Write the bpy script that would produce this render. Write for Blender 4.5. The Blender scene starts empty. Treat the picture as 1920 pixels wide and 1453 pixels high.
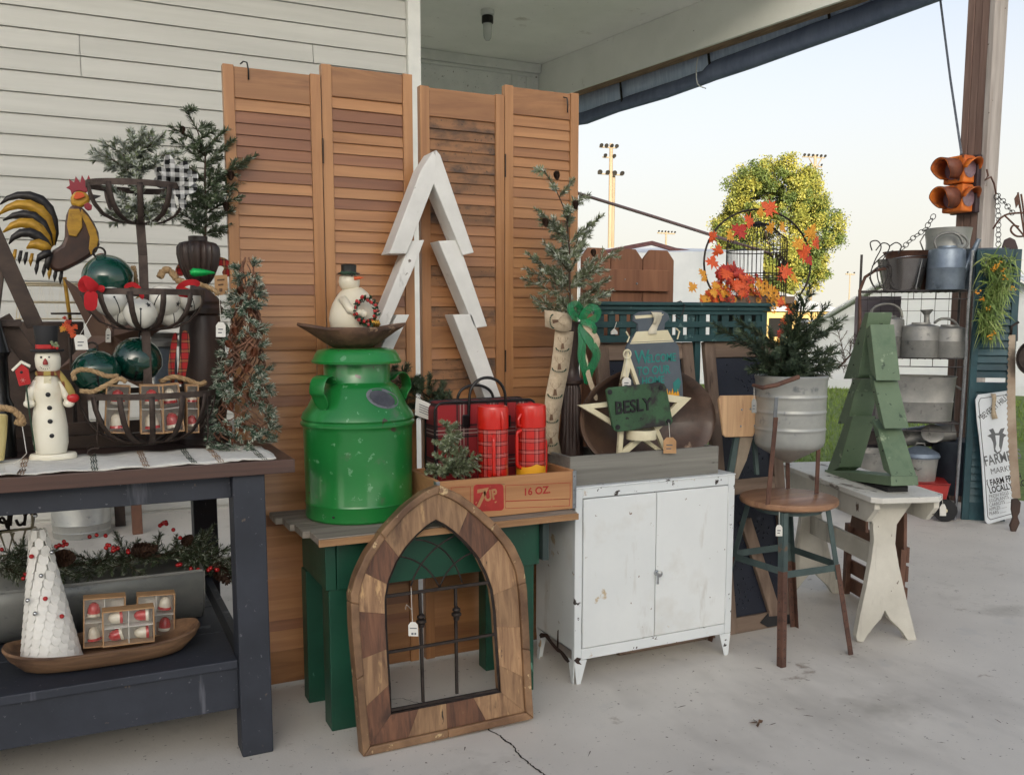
import bpy, bmesh, math, random
import numpy as np
from mathutils import Vector, Matrix, noise
random.seed(7)
SC = bpy.context.scene
COL = SC.collection
V = Vector
PI = math.pi
# ------------------------------------------------------------------ camera
CAMH = 1.25; FOC = 1700.0; PCX = 960.0; PCY = 800.0; HOR = 600.0
pitch = math.atan((PCY - HOR) / FOC)
yaw = math.atan((960 - 141) * math.cos(pitch) / FOC)
FW = V((math.sin(yaw) * math.cos(pitch), math.cos(yaw) * math.cos(pitch), -math.sin(pitch)))
RT = V((math.cos(yaw), -math.sin(yaw), 0)); UP = RT.cross(FW)
CC = V((0, 0, CAMH))
cam = bpy.data.cameras.new('camera'); camo = bpy.data.objects.new('camera', cam); COL.objects.link(camo)
cam.sensor_width = 36; cam.lens = FOC / 1920 * 36; cam.shift_y = (PCY - 726.5) / 1920
cam.clip_start = .05; cam.clip_end = 6000
m3 = Matrix((RT, UP, -FW)).transposed()
camo.matrix_world = Matrix.Translation(CC) @ m3.to_4x4()
SC.camera = camo
# ------------------------------------------------------------------ sky, sun, exposure
SUN_EL = math.radians(8); SUN_AZ = math.radians(-155)      # azimuth measured from +Y towards +X
w = bpy.data.worlds.new('World'); SC.world = w; w.use_nodes = True
nt = w.node_tree; bg = nt.nodes['Background']
sky = nt.nodes.new('ShaderNodeTexSky'); sky.sky_type = 'NISHITA'; sky.sun_disc = False
sky.sun_elevation = SUN_EL; sky.sun_rotation = SUN_AZ
sky.air_density = .45; sky.dust_density = 4.5; sky.ozone_density = 1.0
hsv = nt.nodes.new('ShaderNodeHueSaturation'); hsv.inputs['Saturation'].default_value = .62
nt.links.new(sky.outputs[0], hsv.inputs['Color']); tin = nt.nodes.new('ShaderNodeMix'); tin.data_type = 'RGBA'; tin.blend_type = 'MULTIPLY'; tin.inputs[0].default_value = 1; tin.inputs[7].default_value = (1.0, 1.0, .97, 1)
nt.links.new(hsv.outputs[0], tin.inputs[6]); 
# the cream haze that lies along the horizon all round
wtc = nt.nodes.new('ShaderNodeTexCoord'); wsx = nt.nodes.new('ShaderNodeSeparateXYZ'); nt.links.new(wtc.outputs['Generated'], wsx.inputs[0])
wmr = nt.nodes.new('ShaderNodeMapRange'); wmr.interpolation_type = 'SMOOTHERSTEP'; nt.links.new(wsx.outputs['Z'], wmr.inputs[0])
wmr.inputs[1].default_value = -.05; wmr.inputs[2].default_value = .56; wmr.inputs[3].default_value = .95; wmr.inputs[4].default_value = 0
hz = nt.nodes.new('ShaderNodeMix'); hz.data_type = 'RGBA'; nt.links.new(wmr.outputs[0], hz.inputs[0]); nt.links.new(tin.outputs[2], hz.inputs[6]); hz.inputs[7].default_value = (2.0, 1.93, 1.70, 1)
nt.links.new(hz.outputs[2], bg.inputs[0]); bg.inputs[1].default_value = 0.15
sl = bpy.data.lights.new('sun', 'SUN'); sl.energy = 2.6; sl.angle = math.radians(.6); sl.color = (1, .86, .66)
slo = bpy.data.objects.new('sun', sl); COL.objects.link(slo)
sd = V((math.sin(SUN_AZ) * math.cos(SUN_EL), math.cos(SUN_AZ) * math.cos(SUN_EL), math.sin(SUN_EL)))
slo.rotation_euler = sd.to_track_quat('Z', 'Y').to_euler(); slo.location = (-20, 0, 30)
SC.view_settings.view_transform = 'Standard'; SC.view_settings.look = 'None'
SC.view_settings.gamma = 1; SC.view_settings.use_curve_mapping = False
SC.view_settings.exposure = 1.7
SC.render.engine = 'CYCLES'
SC.cycles.max_bounces = 8; SC.cycles.diffuse_bounces = 5; SC.cycles.transparent_max_bounces = 12

# ------------------------------------------------------------------ photo pixel -> point of the place
def ray(x, y): return FW + RT * ((x - PCX) / FOC) - UP * ((y - PCY) / FOC)
def at(x, y, Y): d = ray(x, y); return CC + d * (Y / d.y)            # point at world depth Y
def fl(x, y, z=0.0): d = ray(x, y); return CC + d * ((z - CAMH) / d.z)  # point at world height z
def pv(x, y, P0, n):                                                   # point on the plane through P0 with normal n
    d = ray(x, y); return CC + d * ((P0 - CC).dot(n) / d.dot(n))
def mpp(p): return (V(p) - CC).dot(FW) / FOC                           # metres per photo pixel at p

# ------------------------------------------------------------------ mesh builder
def cr(P, k=5):                                                   # smooth curve through points
    P = [V(p) for p in P]; out = []
    for i in range(len(P)-1):
        a, b, c, d = P[max(0, i-1)], P[i], P[i+1], P[min(len(P)-1, i+2)]
        for j in range(k):
            t = j/k; out.append(.5*((2*b) + (c-a)*t + (2*a-5*b+4*c-d)*t*t + (3*b-a-3*c+d)*t*t*t))
    return out + [P[-1]]
class MB:
    def __init__(s, M=None):
        s.v = []; s.f = []; s.mi = []; s.uv = []; s.M = M; s.cur = 0
    def add(s, vs, fs, uvs=None):
        b = len(s.v)
        if s.M is not None: vs = [s.M @ V(p) for p in vs]
        s.v.extend([tuple(p) for p in vs])
        for i, f in enumerate(fs):
            s.f.append([b + k for k in f]); s.mi.append(s.cur)
            s.uv.append(uvs[i] if uvs else None)
        return s
    def box(s, a, b):
        x0, y0, z0 = a; x1, y1, z1 = b
        if x0 > x1: x0, x1 = x1, x0
        if y0 > y1: y0, y1 = y1, y0
        if z0 > z1: z0, z1 = z1, z0
        return s.add([(x0,y0,z0),(x1,y0,z0),(x1,y1,z0),(x0,y1,z0),(x0,y0,z1),(x1,y0,z1),(x1,y1,z1),(x0,y1,z1)],
              [(0,3,2,1),(4,5,6,7),(0,1,5,4),(1,2,6,5),(2,3,7,6),(3,0,4,7)])
    def bar(s, p, q, w, h, up=(0,0,1), w2=None, h2=None):      # tapered bar; w across, h along up
        p = V(p); q = V(q); d = (q - p).normalized(); u = V(up)
        r = d.cross(u)
        if r.length < 1e-4: r = d.cross(V((1,0,0)))
        r.normalize(); u = r.cross(d)
        w2 = w if w2 is None else w2; h2 = h if h2 is None else h2
        vs = []
        for c, a, b in ((p, w, h), (q, w2, h2)):
            for i, j in ((-1,-1),(1,-1),(1,1),(-1,1)): vs.append(c + r*(a/2*i) + u*(b/2*j))
        return s.add(vs, [(0,1,2,3),(7,6,5,4),(0,4,5,1),(1,5,6,2),(2,6,7,3),(3,7,4,0)])
    def tube(s, pts, r, n=8, closed=False, cap=True, flat=None):
        pts = [V(p) for p in pts]; N = len(pts)
        if not hasattr(r, '__len__'): r = [r] * N
        t = []
        for i in range(N):
            a = pts[(i-1) % N] if (closed or i > 0) else pts[0]
            b = pts[(i+1) % N] if (closed or i < N-1) else pts[-1]
            d = b - a
            t.append(d.normalized() if d.length > 1e-9 else V((0,0,1)))
        x = t[0].orthogonal().normalized()
        vs = []; acc = 0
        for i in range(N):
            x = (x - t[i] * x.dot(t[i]))
            x = x.normalized() if x.length > 1e-6 else t[i].orthogonal().normalized()
            y = t[i].cross(x)
            for k in range(n):
                a = 2*PI*k/n
                vs.append(pts[i] + (x*math.cos(a) + y*math.sin(a)*(flat or 1)) * r[i])
        fs = []
        M = N if closed else N-1
        for i in range(M):
            for k in range(n):
                a = i*n+k; b = i*n+(k+1) % n; j = (i+1) % N
                fs.append((a, b, j*n+(k+1) % n, j*n+k))
        if cap and not closed:
            fs.append(tuple(range(n-1, -1, -1))); fs.append(tuple((N-1)*n+k for k in range(n)))
        return s.add(vs, fs)
    def lathe(s, prof, n=32, o=(0,0,0), flute=None, sx=1, sy=1):
        o = V(o); vs = []; fs = []; uvs = []; N = len(prof)
        for i, (r, z) in enumerate(prof):
            for k in range(n):
                a = 2*PI*k/n; rr = r
                if flute: rr = r * (1 + flute[1] * (abs(math.cos(a*flute[0]/2)) - .6)) if flute[2] <= z <= flute[3] else r
                vs.append(o + V((rr*math.cos(a)*sx, rr*math.sin(a)*sy, z)))
        for i in range(N-1):
            for k in range(n):
                k2 = (k+1) % n
                fs.append((i*n+k, i*n+k2, (i+1)*n+k2, (i+1)*n+k))
                uvs.append([(k/n, prof[i][1]), ((k+1)/n, prof[i][1]), ((k+1)/n, prof[i+1][1]), (k/n, prof[i+1][1])])
        if prof[0][0] > 1e-5: fs.append(tuple(range(n-1, -1, -1))); uvs.append(None)
        if prof[-1][0] > 1e-5: fs.append(tuple((N-1)*n+k for k in range(n))); uvs.append(None)
        return s.add(vs, fs, uvs)
    def prism(s, poly, d):                                       # poly: 3-D points, d: extrusion vector
        poly = [V(p) for p in poly]; d = V(d); n = len(poly)
        nn = V((0,0,0))
        for i in range(n): nn += poly[i].cross(poly[(i+1) % n])
        if nn.dot(d) > 0: poly = poly[::-1]                      # front face looks against d
        vs = poly + [p + d for p in poly]
        fs = [tuple(range(n)), tuple(range(2*n-1, n-1, -1))]
        for i in range(n): j = (i+1) % n; fs.append((i, i+n, j+n, j)[::-1] if False else (j, i, i+n, j+n))
        return s.add(vs, fs)
    def sphere(s, c, r, n=16, m=10, sx=1, sy=1, sz=1):
        c = V(c); vs = [c + V((0,0,r*sz))]; fs = []
        for i in range(1, m):
            th = PI*i/m
            for k in range(n):
                a = 2*PI*k/n
                vs.append(c + V((r*sx*math.sin(th)*math.cos(a), r*sy*math.sin(th)*math.sin(a), r*sz*math.cos(th))))
        vs.append(c - V((0,0,r*sz))); L = len(vs)-1
        for k in range(n): fs.append((0, 1+k, 1+(k+1) % n))
        for i in range(m-2):
            for k in range(n):
                a = 1+i*n; fs.append((a+k, a+n+k, a+n+(k+1) % n, a+(k+1) % n))
        a = 1+(m-2)*n
        for k in range(n): fs.append((a+k, L, a+(k+1) % n))
        return s.add(vs, fs)
    def strip(s, A, B, th=0):                                    # ribbon between two polylines
        n = len(A); vs = list(A) + list(B)
        uv = [[(i/(n-1), 0), ((i+1)/(n-1), 0), ((i+1)/(n-1), 1), (i/(n-1), 1)] for i in range(n-1)]
        return s.add(vs, [(i, i+1, n+i+1, n+i) for i in range(n-1)], uv)
    def build(s, name, mats, parent=None, smooth=None, bevel=0, label=None, kind=None, solid=0, sub=0, root=None, seg=2):
        if not isinstance(mats, (list, tuple)): mats = [mats]
        me = bpy.data.meshes.new(name)
        off = V(ROOT.get(root or parent, (0,0,0))) if (parent or root) else V((0,0,0))
        vs = s.v
        if off.length: vs = [(p[0]-off.x, p[1]-off.y, p[2]-off.z) for p in vs]
        me.from_pydata(vs, [], s.f)
        for m in mats: me.materials.append(m)
        if len(mats) > 1: me.polygons.foreach_set('material_index', s.mi)
        if any(u is not None for u in s.uv):
            l = me.uv_layers.new(name='UVMap'); k = 0; flat = []
            for f, u in zip(s.f, s.uv):
                for j in range(len(f)): flat.extend(u[j] if u else (0, 0))
            l.data.foreach_set('uv', flat)
        me.update()
        if smooth is not None:
            me.polygons.foreach_set('use_smooth', [True]*len(me.polygons))
            if smooth < 180: me.set_sharp_from_angle(angle=math.radians(smooth))
        o = bpy.data.objects.new(name, me); COL.objects.link(o)
        if parent is not None:
            o.parent = parent; ROOT[o] = ROOT.get(parent, V((0,0,0)))
        if solid:
            q = o.modifiers.new('solid', 'SOLIDIFY'); q.thickness = solid; q.offset = 0
        if sub:
            q = o.modifiers.new('sub', 'SUBSURF'); q.levels = sub; q.render_levels = sub
        if bevel:
            q = o.modifiers.new('bevel', 'BEVEL'); q.width = bevel; q.segments = seg; q.limit_method = 'ANGLE'; q.angle_limit = math.radians(35)
        if label: o['label'] = label
        if kind: o['kind'] = kind
        return o
ROOT = {}
def tag(o, label, cat, group=None):
    o['label'] = label; o['category'] = cat
    if group: o['group'] = group
    return o
def thing(name, label, cat, loc=(0,0,0), group=None):
    o = bpy.data.objects.new(name, None); COL.objects.link(o); o.location = loc; o.empty_display_size = .05
    ROOT[o] = V(loc); return tag(o, label, cat, group)
def inst(src, parent, loc=(0,0,0), rot=(0,0,0), scale=None, name=None):   # another piece sharing mesh data
    c = src.copy(); COL.objects.link(c); c.parent = parent
    c.location = loc; c.rotation_euler = rot
    if scale: c.scale = scale
    ROOT[c] = ROOT[parent]; return c
def kids(o): return [c for c in ALLKIDS.get(o, [])]
def dup(root, loc, rotz=0, label=None, group=None):
    r = root.copy(); COL.objects.link(r); r.location = loc; r.rotation_euler = (0,0,rotz)
    if label: r['label'] = label
    if group: r['group'] = group
    ROOT[r] = V(loc)
    for ch in list(root.children):
        c = ch.copy(); COL.objects.link(c); c.parent = r; ROOT[c] = V(loc)
        for g in list(ch.children):
            d = g.copy(); COL.objects.link(d); d.parent = c; ROOT[d] = V(loc)
    return r
def text(body, size, M, ext=.001, name='lettering', mat=None, parent=None, bold=0, sx=1, align='LEFT', shear=0):
    cu = bpy.data.curves.new('t', 'FONT'); cu.body = body; cu.size = size; cu.extrude = ext; cu.offset = bold
    cu.align_x = align; cu.resolution_u = 3; cu.shear = shear
    to = bpy.data.objects.new('t', cu); COL.objects.link(to)
    me = to.to_mesh(); vs = [M @ V((v.co.x*sx, v.co.y, v.co.z)) for v in me.vertices]; fs = [tuple(p.vertices) for p in me.polygons]
    to.to_mesh_clear(); bpy.data.objects.remove(to)
    mb = MB(); mb.add(vs, fs)
    if parent is None: return mb
    return mb.build(name, mat, parent)
def frame(o, x, y):                                              # matrix with given local x and y axes (z = x cross y)
    x = V(x).normalized(); y = V(y); y = (y - x*y.dot(x)).normalized(); z = x.cross(y)
    M = Matrix((x, y, z)).transposed().to_4x4(); M.translation = V(o); return M

# ------------------------------------------------------------------ materials
def lin(c): return tuple(((u/255)/12.92 if u/255 <= .04045 else ((u/255+.055)/1.055)**2.4) for u in c) + (1,)
MATS = {}
def mat(name, c1, c2=None, rough=.6, metal=0, scale=8, stretch=(1,1,1), lo=.35, hi=.65, bump=0, bscale=60, bst=None, rnd=0,
        spots=(), coat=0, trans=0, detail=6, dist=0, spec=.5, alpha=1, sss=0, rrough=0, uvs=False):
    m = bpy.data.materials.new(name); m.use_nodes = True; n = m.node_tree.nodes; L = m.node_tree.links
    b = n['Principled BSDF']
    b.inputs['Roughness'].default_value = rough; b.inputs['Metallic'].default_value = metal
    b.inputs['Specular IOR Level'].default_value = spec
    b.inputs['Coat Weight'].default_value = coat; b.inputs['Coat Roughness'].default_value = .08
    b.inputs['Transmission Weight'].default_value = trans; b.inputs['Alpha'].default_value = alpha
    if sss: b.inputs['Subsurface Weight'].default_value = sss; b.inputs['Subsurface Radius'].default_value = (.02,.015,.01)
    tc = n.new('ShaderNodeTexCoord'); src = tc.outputs['UV' if uvs else 'Object']
    oi = n.new('ShaderNodeObjectInfo')
    ad = n.new('ShaderNodeVectorMath'); ad.operation = 'ADD'
    mu = n.new('ShaderNodeMath'); mu.operation = 'MULTIPLY'; mu.inputs[1].default_value = 37.0
    L.new(oi.outputs['Random'], mu.inputs[0]); L.new(src, ad.inputs[0]); L.new(mu.outputs[0], ad.inputs[1])
    src = ad.outputs[0]
    def nz(sc, st, det=detail, ds=0):
        mp = n.new('ShaderNodeMapping'); mp.inputs['Scale'].default_value = st; L.new(src, mp.inputs[0])
        t = n.new('ShaderNodeTexNoise'); t.inputs['Scale'].default_value = sc; t.inputs['Detail'].default_value = det
        t.inputs['Roughness'].default_value = .62; t.inputs['Distortion'].default_value = ds
        L.new(mp.outputs[0], t.inputs[0]); return t.outputs[0]
    def ramp(f, a, bb, p, q):
        r = n.new('ShaderNodeValToRGB'); r.color_ramp.elements[0].position = p; r.color_ramp.elements[1].position = q
        r.color_ramp.elements[0].color = a; r.color_ramp.elements[1].color = bb; L.new(f, r.inputs[0]); return r.outputs[0]
    c1 = lin(c1)
    if c2 is None: c2 = tuple(u*.82 for u in c1[:3]) + (1,)
    else: c2 = lin(c2)
    f0 = nz(scale, stretch, detail, dist)
    col = ramp(f0, c1, c2, lo, hi)
    for sp in spots:                                             # (colour, scale, threshold, softness[, stretch])
        f = nz(sp[1], sp[4] if len(sp) > 4 else (1,1,1), 5)
        k = ramp(f, (0,0,0,1), (1,1,1,1), sp[2], sp[2]+sp[3])
        mx = n.new('ShaderNodeMix'); mx.data_type = 'RGBA'; L.new(k, mx.inputs[0]); L.new(col, mx.inputs[6]); mx.inputs[7].default_value = lin(sp[0]); col = mx.outputs[2]
    if rnd:
        hs = n.new('ShaderNodeHueSaturation'); mr = n.new('ShaderNodeMapRange')
        mr.inputs[3].default_value = 1-rnd; mr.inputs[4].default_value = 1+rnd
        L.new(oi.outputs['Random'], mr.inputs[0]); L.new(mr.outputs[0], hs.inputs['Value']); L.new(col, hs.inputs['Color']); col = hs.outputs[0]
    L.new(col, b.inputs['Base Color'])
    if rrough:
        mr = n.new('ShaderNodeMapRange'); mr.inputs[3].default_value = max(.02, rough-rrough); mr.inputs[4].default_value = rough+rrough
        L.new(nz(scale*2.3, (1,1,1)), mr.inputs[0]); L.new(mr.outputs[0], b.inputs['Roughness'])
    if bump:
        bp = n.new('ShaderNodeBump'); bp.inputs['Strength'].default_value = bump; bp.inputs['Distance'].default_value = .004
        L.new(nz(bscale, bst or stretch, 5), bp.inputs['Height']); L.new(bp.outputs[0], b.inputs['Normal'])
    MATS[name] = m; return m
def glass(name, col=(235,240,238), rough=.05, alpha=.25):
    m = mat(name, col, col, rough=rough, alpha=alpha, spec=.8); return m
def plaid(name, base, dark, light, ku=10, kv=30, rough=.5, coat=0, mode='UV', fine=None):
    m = bpy.data.materials.new(name); m.use_nodes = True; n = m.node_tree.nodes; L = m.node_tree.links
    b = n['Principled BSDF']; b.inputs['Roughness'].default_value = rough; b.inputs['Coat Weight'].default_value = coat
    tc = n.new('ShaderNodeTexCoord'); sp = n.new('ShaderNodeSeparateXYZ'); L.new(tc.outputs['UV' if mode == 'UV' else 'Object'], sp.inputs[0])
    def M(op, a, b_=None):
        q = n.new('ShaderNodeMath'); q.operation = op
        for i, x in enumerate((a, b_)):
            if x is None: continue
            if isinstance(x, (int, float)): q.inputs[i].default_value = x
            else: L.new(x, q.inputs[i])
        return q.outputs[0]
    def band(f, a, c): return M('MULTIPLY', M('GREATER_THAN', f, a), M('LESS_THAN', f, c))
    ax = {'UV': (0, 1), 'XZ': (0, 2), 'YZ': (1, 2)}[mode]
    fu = M('FRACT', M('MULTIPLY', sp.outputs[ax[0]], ku)); fv = M('FRACT', M('MULTIPLY', sp.outputs[ax[1]], kv))
    col = None; base, dark, light = lin(base), lin(dark), lin(light)
    def mix(fac, a, c):
        x = n.new('ShaderNodeMix'); x.data_type = 'RGBA'; L.new(fac, x.inputs[0])
        if isinstance(a, tuple): x.inputs[6].default_value = a
        else: L.new(a, x.inputs[6])
        x.inputs[7].default_value = c; return x.outputs[2]
    bw = .5 if 'check' in name else .42; du = band(fu, .0, bw); dv = band(fv, 0, bw)
    s = M('MULTIPLY', M('ADD', du, dv), .5 if 'check' in name else .44)
    col = mix(s, base, dark)
    for f in (() if 'check' in name else (fu, fv)):
        col = mix(M('MULTIPLY', M('ADD', band(f, .02, .06), band(f, .36, .40)), .8), col, tuple(u*.25 for u in dark[:3])+(1,))
        col = mix(M('MULTIPLY', M('ADD', band(f, .13, .16), band(f, .24, .27)), .75), col, light)
        if fine: col = mix(M('MULTIPLY', band(f, .68, .71), .8), col, lin(fine))
    L.new(col, b.inputs['Base Color']); MATS[name] = m; return m
# ================================================================== materials of the place
m_siding = mat('siding_paint', (188,188,182), (177,177,171), rough=.45, scale=3, stretch=(.3,1,6), bump=.08, bscale=30, rnd=.025, spots=[((170,168,158), 9, .70, .12)])
m_trim = mat('trim_paint', (218,219,214), (204,206,202), rough=.5, scale=5, bump=.06, spots=[((150,148,140), 22, .70, .05)])
m_trimchip = mat('chipped_trim_paint', (222,222,216), (205,205,198), rough=.55, scale=6, bump=.2, spots=[((96,74,58), 16, .585, .02, (1,1,.5))])
m_ceil = mat('ceiling_paint', (238,238,232), (226,227,220), rough=.6, scale=1.4, bump=.05, spots=[((120,112,100), 34, .70, .02, (1,1,1)), ((170,165,152), 3, .62, .15)])
m_osb = mat('bare_beam_wood', (150,124,98), (112,90,70), rough=.8, scale=30, stretch=(1,.15,1), bump=.2)
m_concrete = mat('concrete', (216,210,200), (198,192,183), rough=.62, scale=1.6, lo=.3, hi=.72, bump=.25, bscale=120, rrough=.12, detail=9,
    spots=[((166,160,150), 2.2, .60, .2), ((152,138,124), 7, .665, .08), ((196,192,185), 4, .62, .1), ((124,116,108), 60, .66, .03), ((200,196,190), 130, .66, .06), ((152,146,138), 1.1, .58, .22, (1,.5,1))])
m_crack = mat('crack_dirt', (44,36,30), (30,25,22), rough=.95, scale=50)
m_grass = mat('lawn', (112,132,58), (84,104,44), rough=.9, scale=14, bump=.4, spots=[((128,122,62), 3, .6, .2)])
m_blade = mat('grass_blades', (128,150,66), (92,116,48), rough=.7, scale=3)
m_darkcanvas = mat('navy_canvas', (112,124,148), (94,106,130), rough=.75, scale=9, stretch=(1,1,.2), bump=.2, bscale=18)
m_litcanvas = mat('backlit_blue_canvas', (196,212,232), (168,188,214), rough=.7, scale=12, stretch=(3,3,.2), bump=.35, bscale=22)  # paled colour stands in for daylight coming through the canvas
m_darkmetal = mat('dark_metal', (52,50,50), (38,36,36), rough=.45, metal=.6, scale=20)
m_postwood = mat('brown_post_lumber', (132,108,98), (104,82,74), rough=.75, scale=5, stretch=(6,6,.4), bump=.2, rnd=.1)
m_postgrey = mat('grey_post_lumber', (186,178,172), (156,147,140), rough=.75, scale=5, stretch=(6,6,.4), bump=.2, spots=[((90,76,66), 25, .68, .03)])
m_tent = mat('tent_canvas', (226,228,230), (212,215,219), rough=.6, scale=1.5, bump=.1, bscale=3)
m_polewood = mat('pole_wood', (166,150,126), (140,124,102), rough=.8, scale=2, stretch=(5,5,.2))
m_lamp = mat('floodlight_metal', (70,66,62), (50,48,46), rough=.5, metal=.4)
m_leaf = mat('pear_leaves', (158,152,66), (112,120,50), rough=.6, scale=1.1, lo=.4, hi=.6)
m_leaf2 = mat('pear_leaves_green', (98,112,50), (72,90,42), rough=.6, scale=1.3)
m_bark = mat('bark', (84,70,58), (60,50,42), rough=.9, scale=12, bump=.4)
m_tan = mat('tan_metal_siding', (214,186,126), (198,170,112), rough=.6, scale=3)
m_redpole = mat('brown_painted_pole', (112,74,70), (88,58,56), rough=.5, scale=10)

# ================================================================== floor, ground
BA = fl(1013,122,4.0); BB = fl(1320,0,4.0); BA.z = BB.z = 0
BD = (BB - BA).normalized(); BN = V((-BD.y, BD.x, 0))             # along the beam towards the camera; outward normal
if BN.x < 0: BN = -BN
e0 = BA - BD*3 + BN*.45; e1 = BA + BD*6.3 + BN*.45
mb = MB(); mb.prism([(-9,-5,-.14),(9.5,-5,-.14),(9.5,e1.y,-.14),(e1.x,e1.y,-.14),(e0.x,e0.y,-.14),(-9,e0.y,-.14)], (0,0,.14))
mb.build('floor', m_concrete, kind='structure')
# the crack across the slab: a shallow jagged sliver with crumbled edges
mb = MB(); rr = random.Random(3)
cp = [(735,1311),(752,1309),(775,1316),(800,1319),(830,1330),(868,1348),(905,1362),(922,1371),(938,1380),(946,1387),(962,1398),(970,1412),(985,1425),(996,1434),(1008,1443),(1024,1454),(1040,1466)]
pts = []
for i in range(len(cp)-1):
    a = fl(*cp[i]); b = fl(*cp[i+1])
    for k in range(5): pts.append(a.lerp(b, k/5) + V((rr.uniform(-.003,.003), rr.uniform(-.003,.003), 0)))
A = []; B = []
for i, p in enumerate(pts):
    d = (pts[min(i+1, len(pts)-1)] - pts[max(i-1, 0)]).normalized(); n = V((-d.y, d.x, 0))
    wd = (.0009 if i < 24 else .0022) * rr.uniform(.6, 1.5)
    A.append(p + n*wd + V((0,0,.0012))); B.append(p - n*wd + V((0,0,.0012)))
mb.strip(A, B); mb.build('crack', m_crack, kind='structure')
mb = MB(); mb.add([(-900,-600,-.1),(1500,-600,-.1),(1500,1800,-.1),(-900,1800,-.1)], [(0,1,2,3)])
mb.build('ground', m_grass, kind='structure')
mb = MB(); mb.add([(-60,-19,-.06),(60,-19,-.06),(60,-5.02,-.06),(-60,-5.02,-.06)], [(0,1,2,3)]); mb.build('bounce_ground', m_concrete, kind='structure')  # unseen pale ground, added to bounce light up to the ceiling
# grass blades where lawn shows past the slab
mb = MB(); rr = random.Random(5)
vs = []; fs = []
for i in range(16000):
    t = rr.random()**1.6; d = .1 + t*9; s = rr.uniform(-4, 2.6)
    p = BA + BN*(.45+d) + BD*(s*1.3)
    h = rr.uniform(.03,.075); a = rr.uniform(0, 6.28); wv = V((math.cos(a), math.sin(a), 0))*rr.uniform(.004,.009)*(1+t)
    tip = V((p.x+rr.uniform(-.03,.03), p.y+rr.uniform(-.03,.03), -.1+h)); q = V((p.x, p.y, -.11))
    k = len(vs); vs += [q-wv, q+wv, tip]; fs.append((k, k+1, k+2))
mb.add(vs, fs); mb.build('grass', m_blade, kind='stuff')
# dead leaf and litter on the slab
t = thing('dead_leaf', 'small curled brown dead leaf on the open concrete floor in the foreground', 'leaf', fl(1421,1357))
mb = MB(); c = fl(1421,1357)
for k, a in enumerate((.3, 1.4, 2.6, 4.0)):
    d = V((math.cos(a), math.sin(a), 0)); n = V((-d.y, d.x, 0))
    mb.add([c+V((0,0,.004)), c+d*.014+n*.006+V((0,0,.010)), c+d*.03+V((0,0,.003)), c+d*.014-n*.006+V((0,0,.002))], [(0,1,2,3)])
mb.build('leaf_blade', mat('dead_leaf', (104,78,58), (80,58,42), rough=.9), t)

# ================================================================== building wall with lap siding
WY = 6.25
t = thing('siding_wall', 'long white lap siding wall behind the Christmas display', 'wall', (0, WY, 0))
mb = MB(); mb.box((-14, WY+.012, -.1), (2.2, WY+.16, 4.0)); mb.build('sheathing', m_trim, t)
def boardmesh(x0, x1, pitch=.122):
    mb = MB()
    y0 = WY-.006; y1 = WY-.020
    mb.add([(x0,y1,0),(x1,y1,0),(x1,WY+.010,0),(x0,WY+.010,0),(x0,y0,pitch-.0012),(x1,y0,pitch-.0012),(x1,WY+.010,pitch-.0012),(x0,WY+.010,pitch-.0012),(x0,y1,.012),(x1,y1,.012)],
        [(0,1,9,8),(8,9,5,4),(4,5,6,7),(0,3,2,1),(0,8,4,7,3),(1,2,6,5,9)])
    return mb
z0 = at(0, 210, WY).z; z0 -= math.floor(z0/.122)*.122
jx1 = at(151, 120, WY).x; jx2 = at(586, 95, WY).x
first = None
for i in range(-1, 34):
    z = z0 + i*.122
    if z > 3.97: break
    segs = [(-6.0, 2.168)]
    if abs(z - at(151,125,WY).z) < .125: segs = [(-6.0, jx1-.002), (jx1+.002, 2.168)]
    elif abs(z + .06 - at(586,92,WY).z) < .062: segs = [(-6.0, jx2-.002), (jx2+.002, 2.168)]
    for s in segs:
        if s[0] == -6.0 and s[1] == 2.168 and first is not None:
            inst(first, t, (0,0,z))
        else:
            o = boardmesh(*s).build('siding_board', m_siding, t); o.location.z = z
            if len(segs) == 1: first = o
mb = MB(); mb.box((2.17, WY-.055, 0), (2.262, WY+.035, 4.0)); mb.build('corner_board', m_trim, t, bevel=.003)
# building body made tall to shade the tents; unseen hall added to block the sun
mb = MB(); mb.prism([(-14, WY+.17, -.1), (1.88, WY+.17, -.1), (1.88, 26, -.1), (-14, 26, -.1)], (0,0,6.3)); tag(mb.build('market_building', m_siding), 'white market building body behind the siding wall, sized to shade the tents', 'building')
q = V((math.sin(SUN_AZ), math.cos(SUN_AZ), 0))*25; n = V((q.y, -q.x, 0)).normalized()*13; mb = MB(); mb.prism([q-n, q+n, q+n+V((0,0,9.6)), q-n+V((0,0,9.6))], q.normalized()*6); tag(mb.build('sun_blocker', m_siding), 'unseen white hall added behind the camera to block the sun', 'building')
# back of the porch behind the screens
BY = 9.13
t = thing('back_wall', 'white speckled rear porch wall seen above the right shutter pair', 'wall', (3.4, BY, 0))
mb = MB(); mb.box((1.9, BY, 0), (4.69, BY+.12, 4.0)); mb.build('wall_panel', mat('speckled_wall', (222,223,220), (206,208,205), rough=.6, scale=4, spots=[((92,86,78), 26, .66, .02), ((150,146,138), 60, .64, .03)]), t)
for xx in (965, 992):
    p = at(xx, 150, BY-.01); mb = MB(); mb.box((p.x-.035, BY-.016, 0), (p.x+.035, BY-.002, 3.9)); mb.build('batten', m_trim, t, bevel=.003)
mb = MB(); mb.box((2.0, BY-.06, 3.9), (4.69, BY-.002, 3.998)); mb.build('crown_trim', m_trim, t, bevel=.006)
mb = MB(); p = at(997,170,BY); mb.box((2.0, BY-.03, 3.865), (p.x, BY-.004, 3.898)); mb.build('trim_strip', m_trim, t, bevel=.003)
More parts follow.
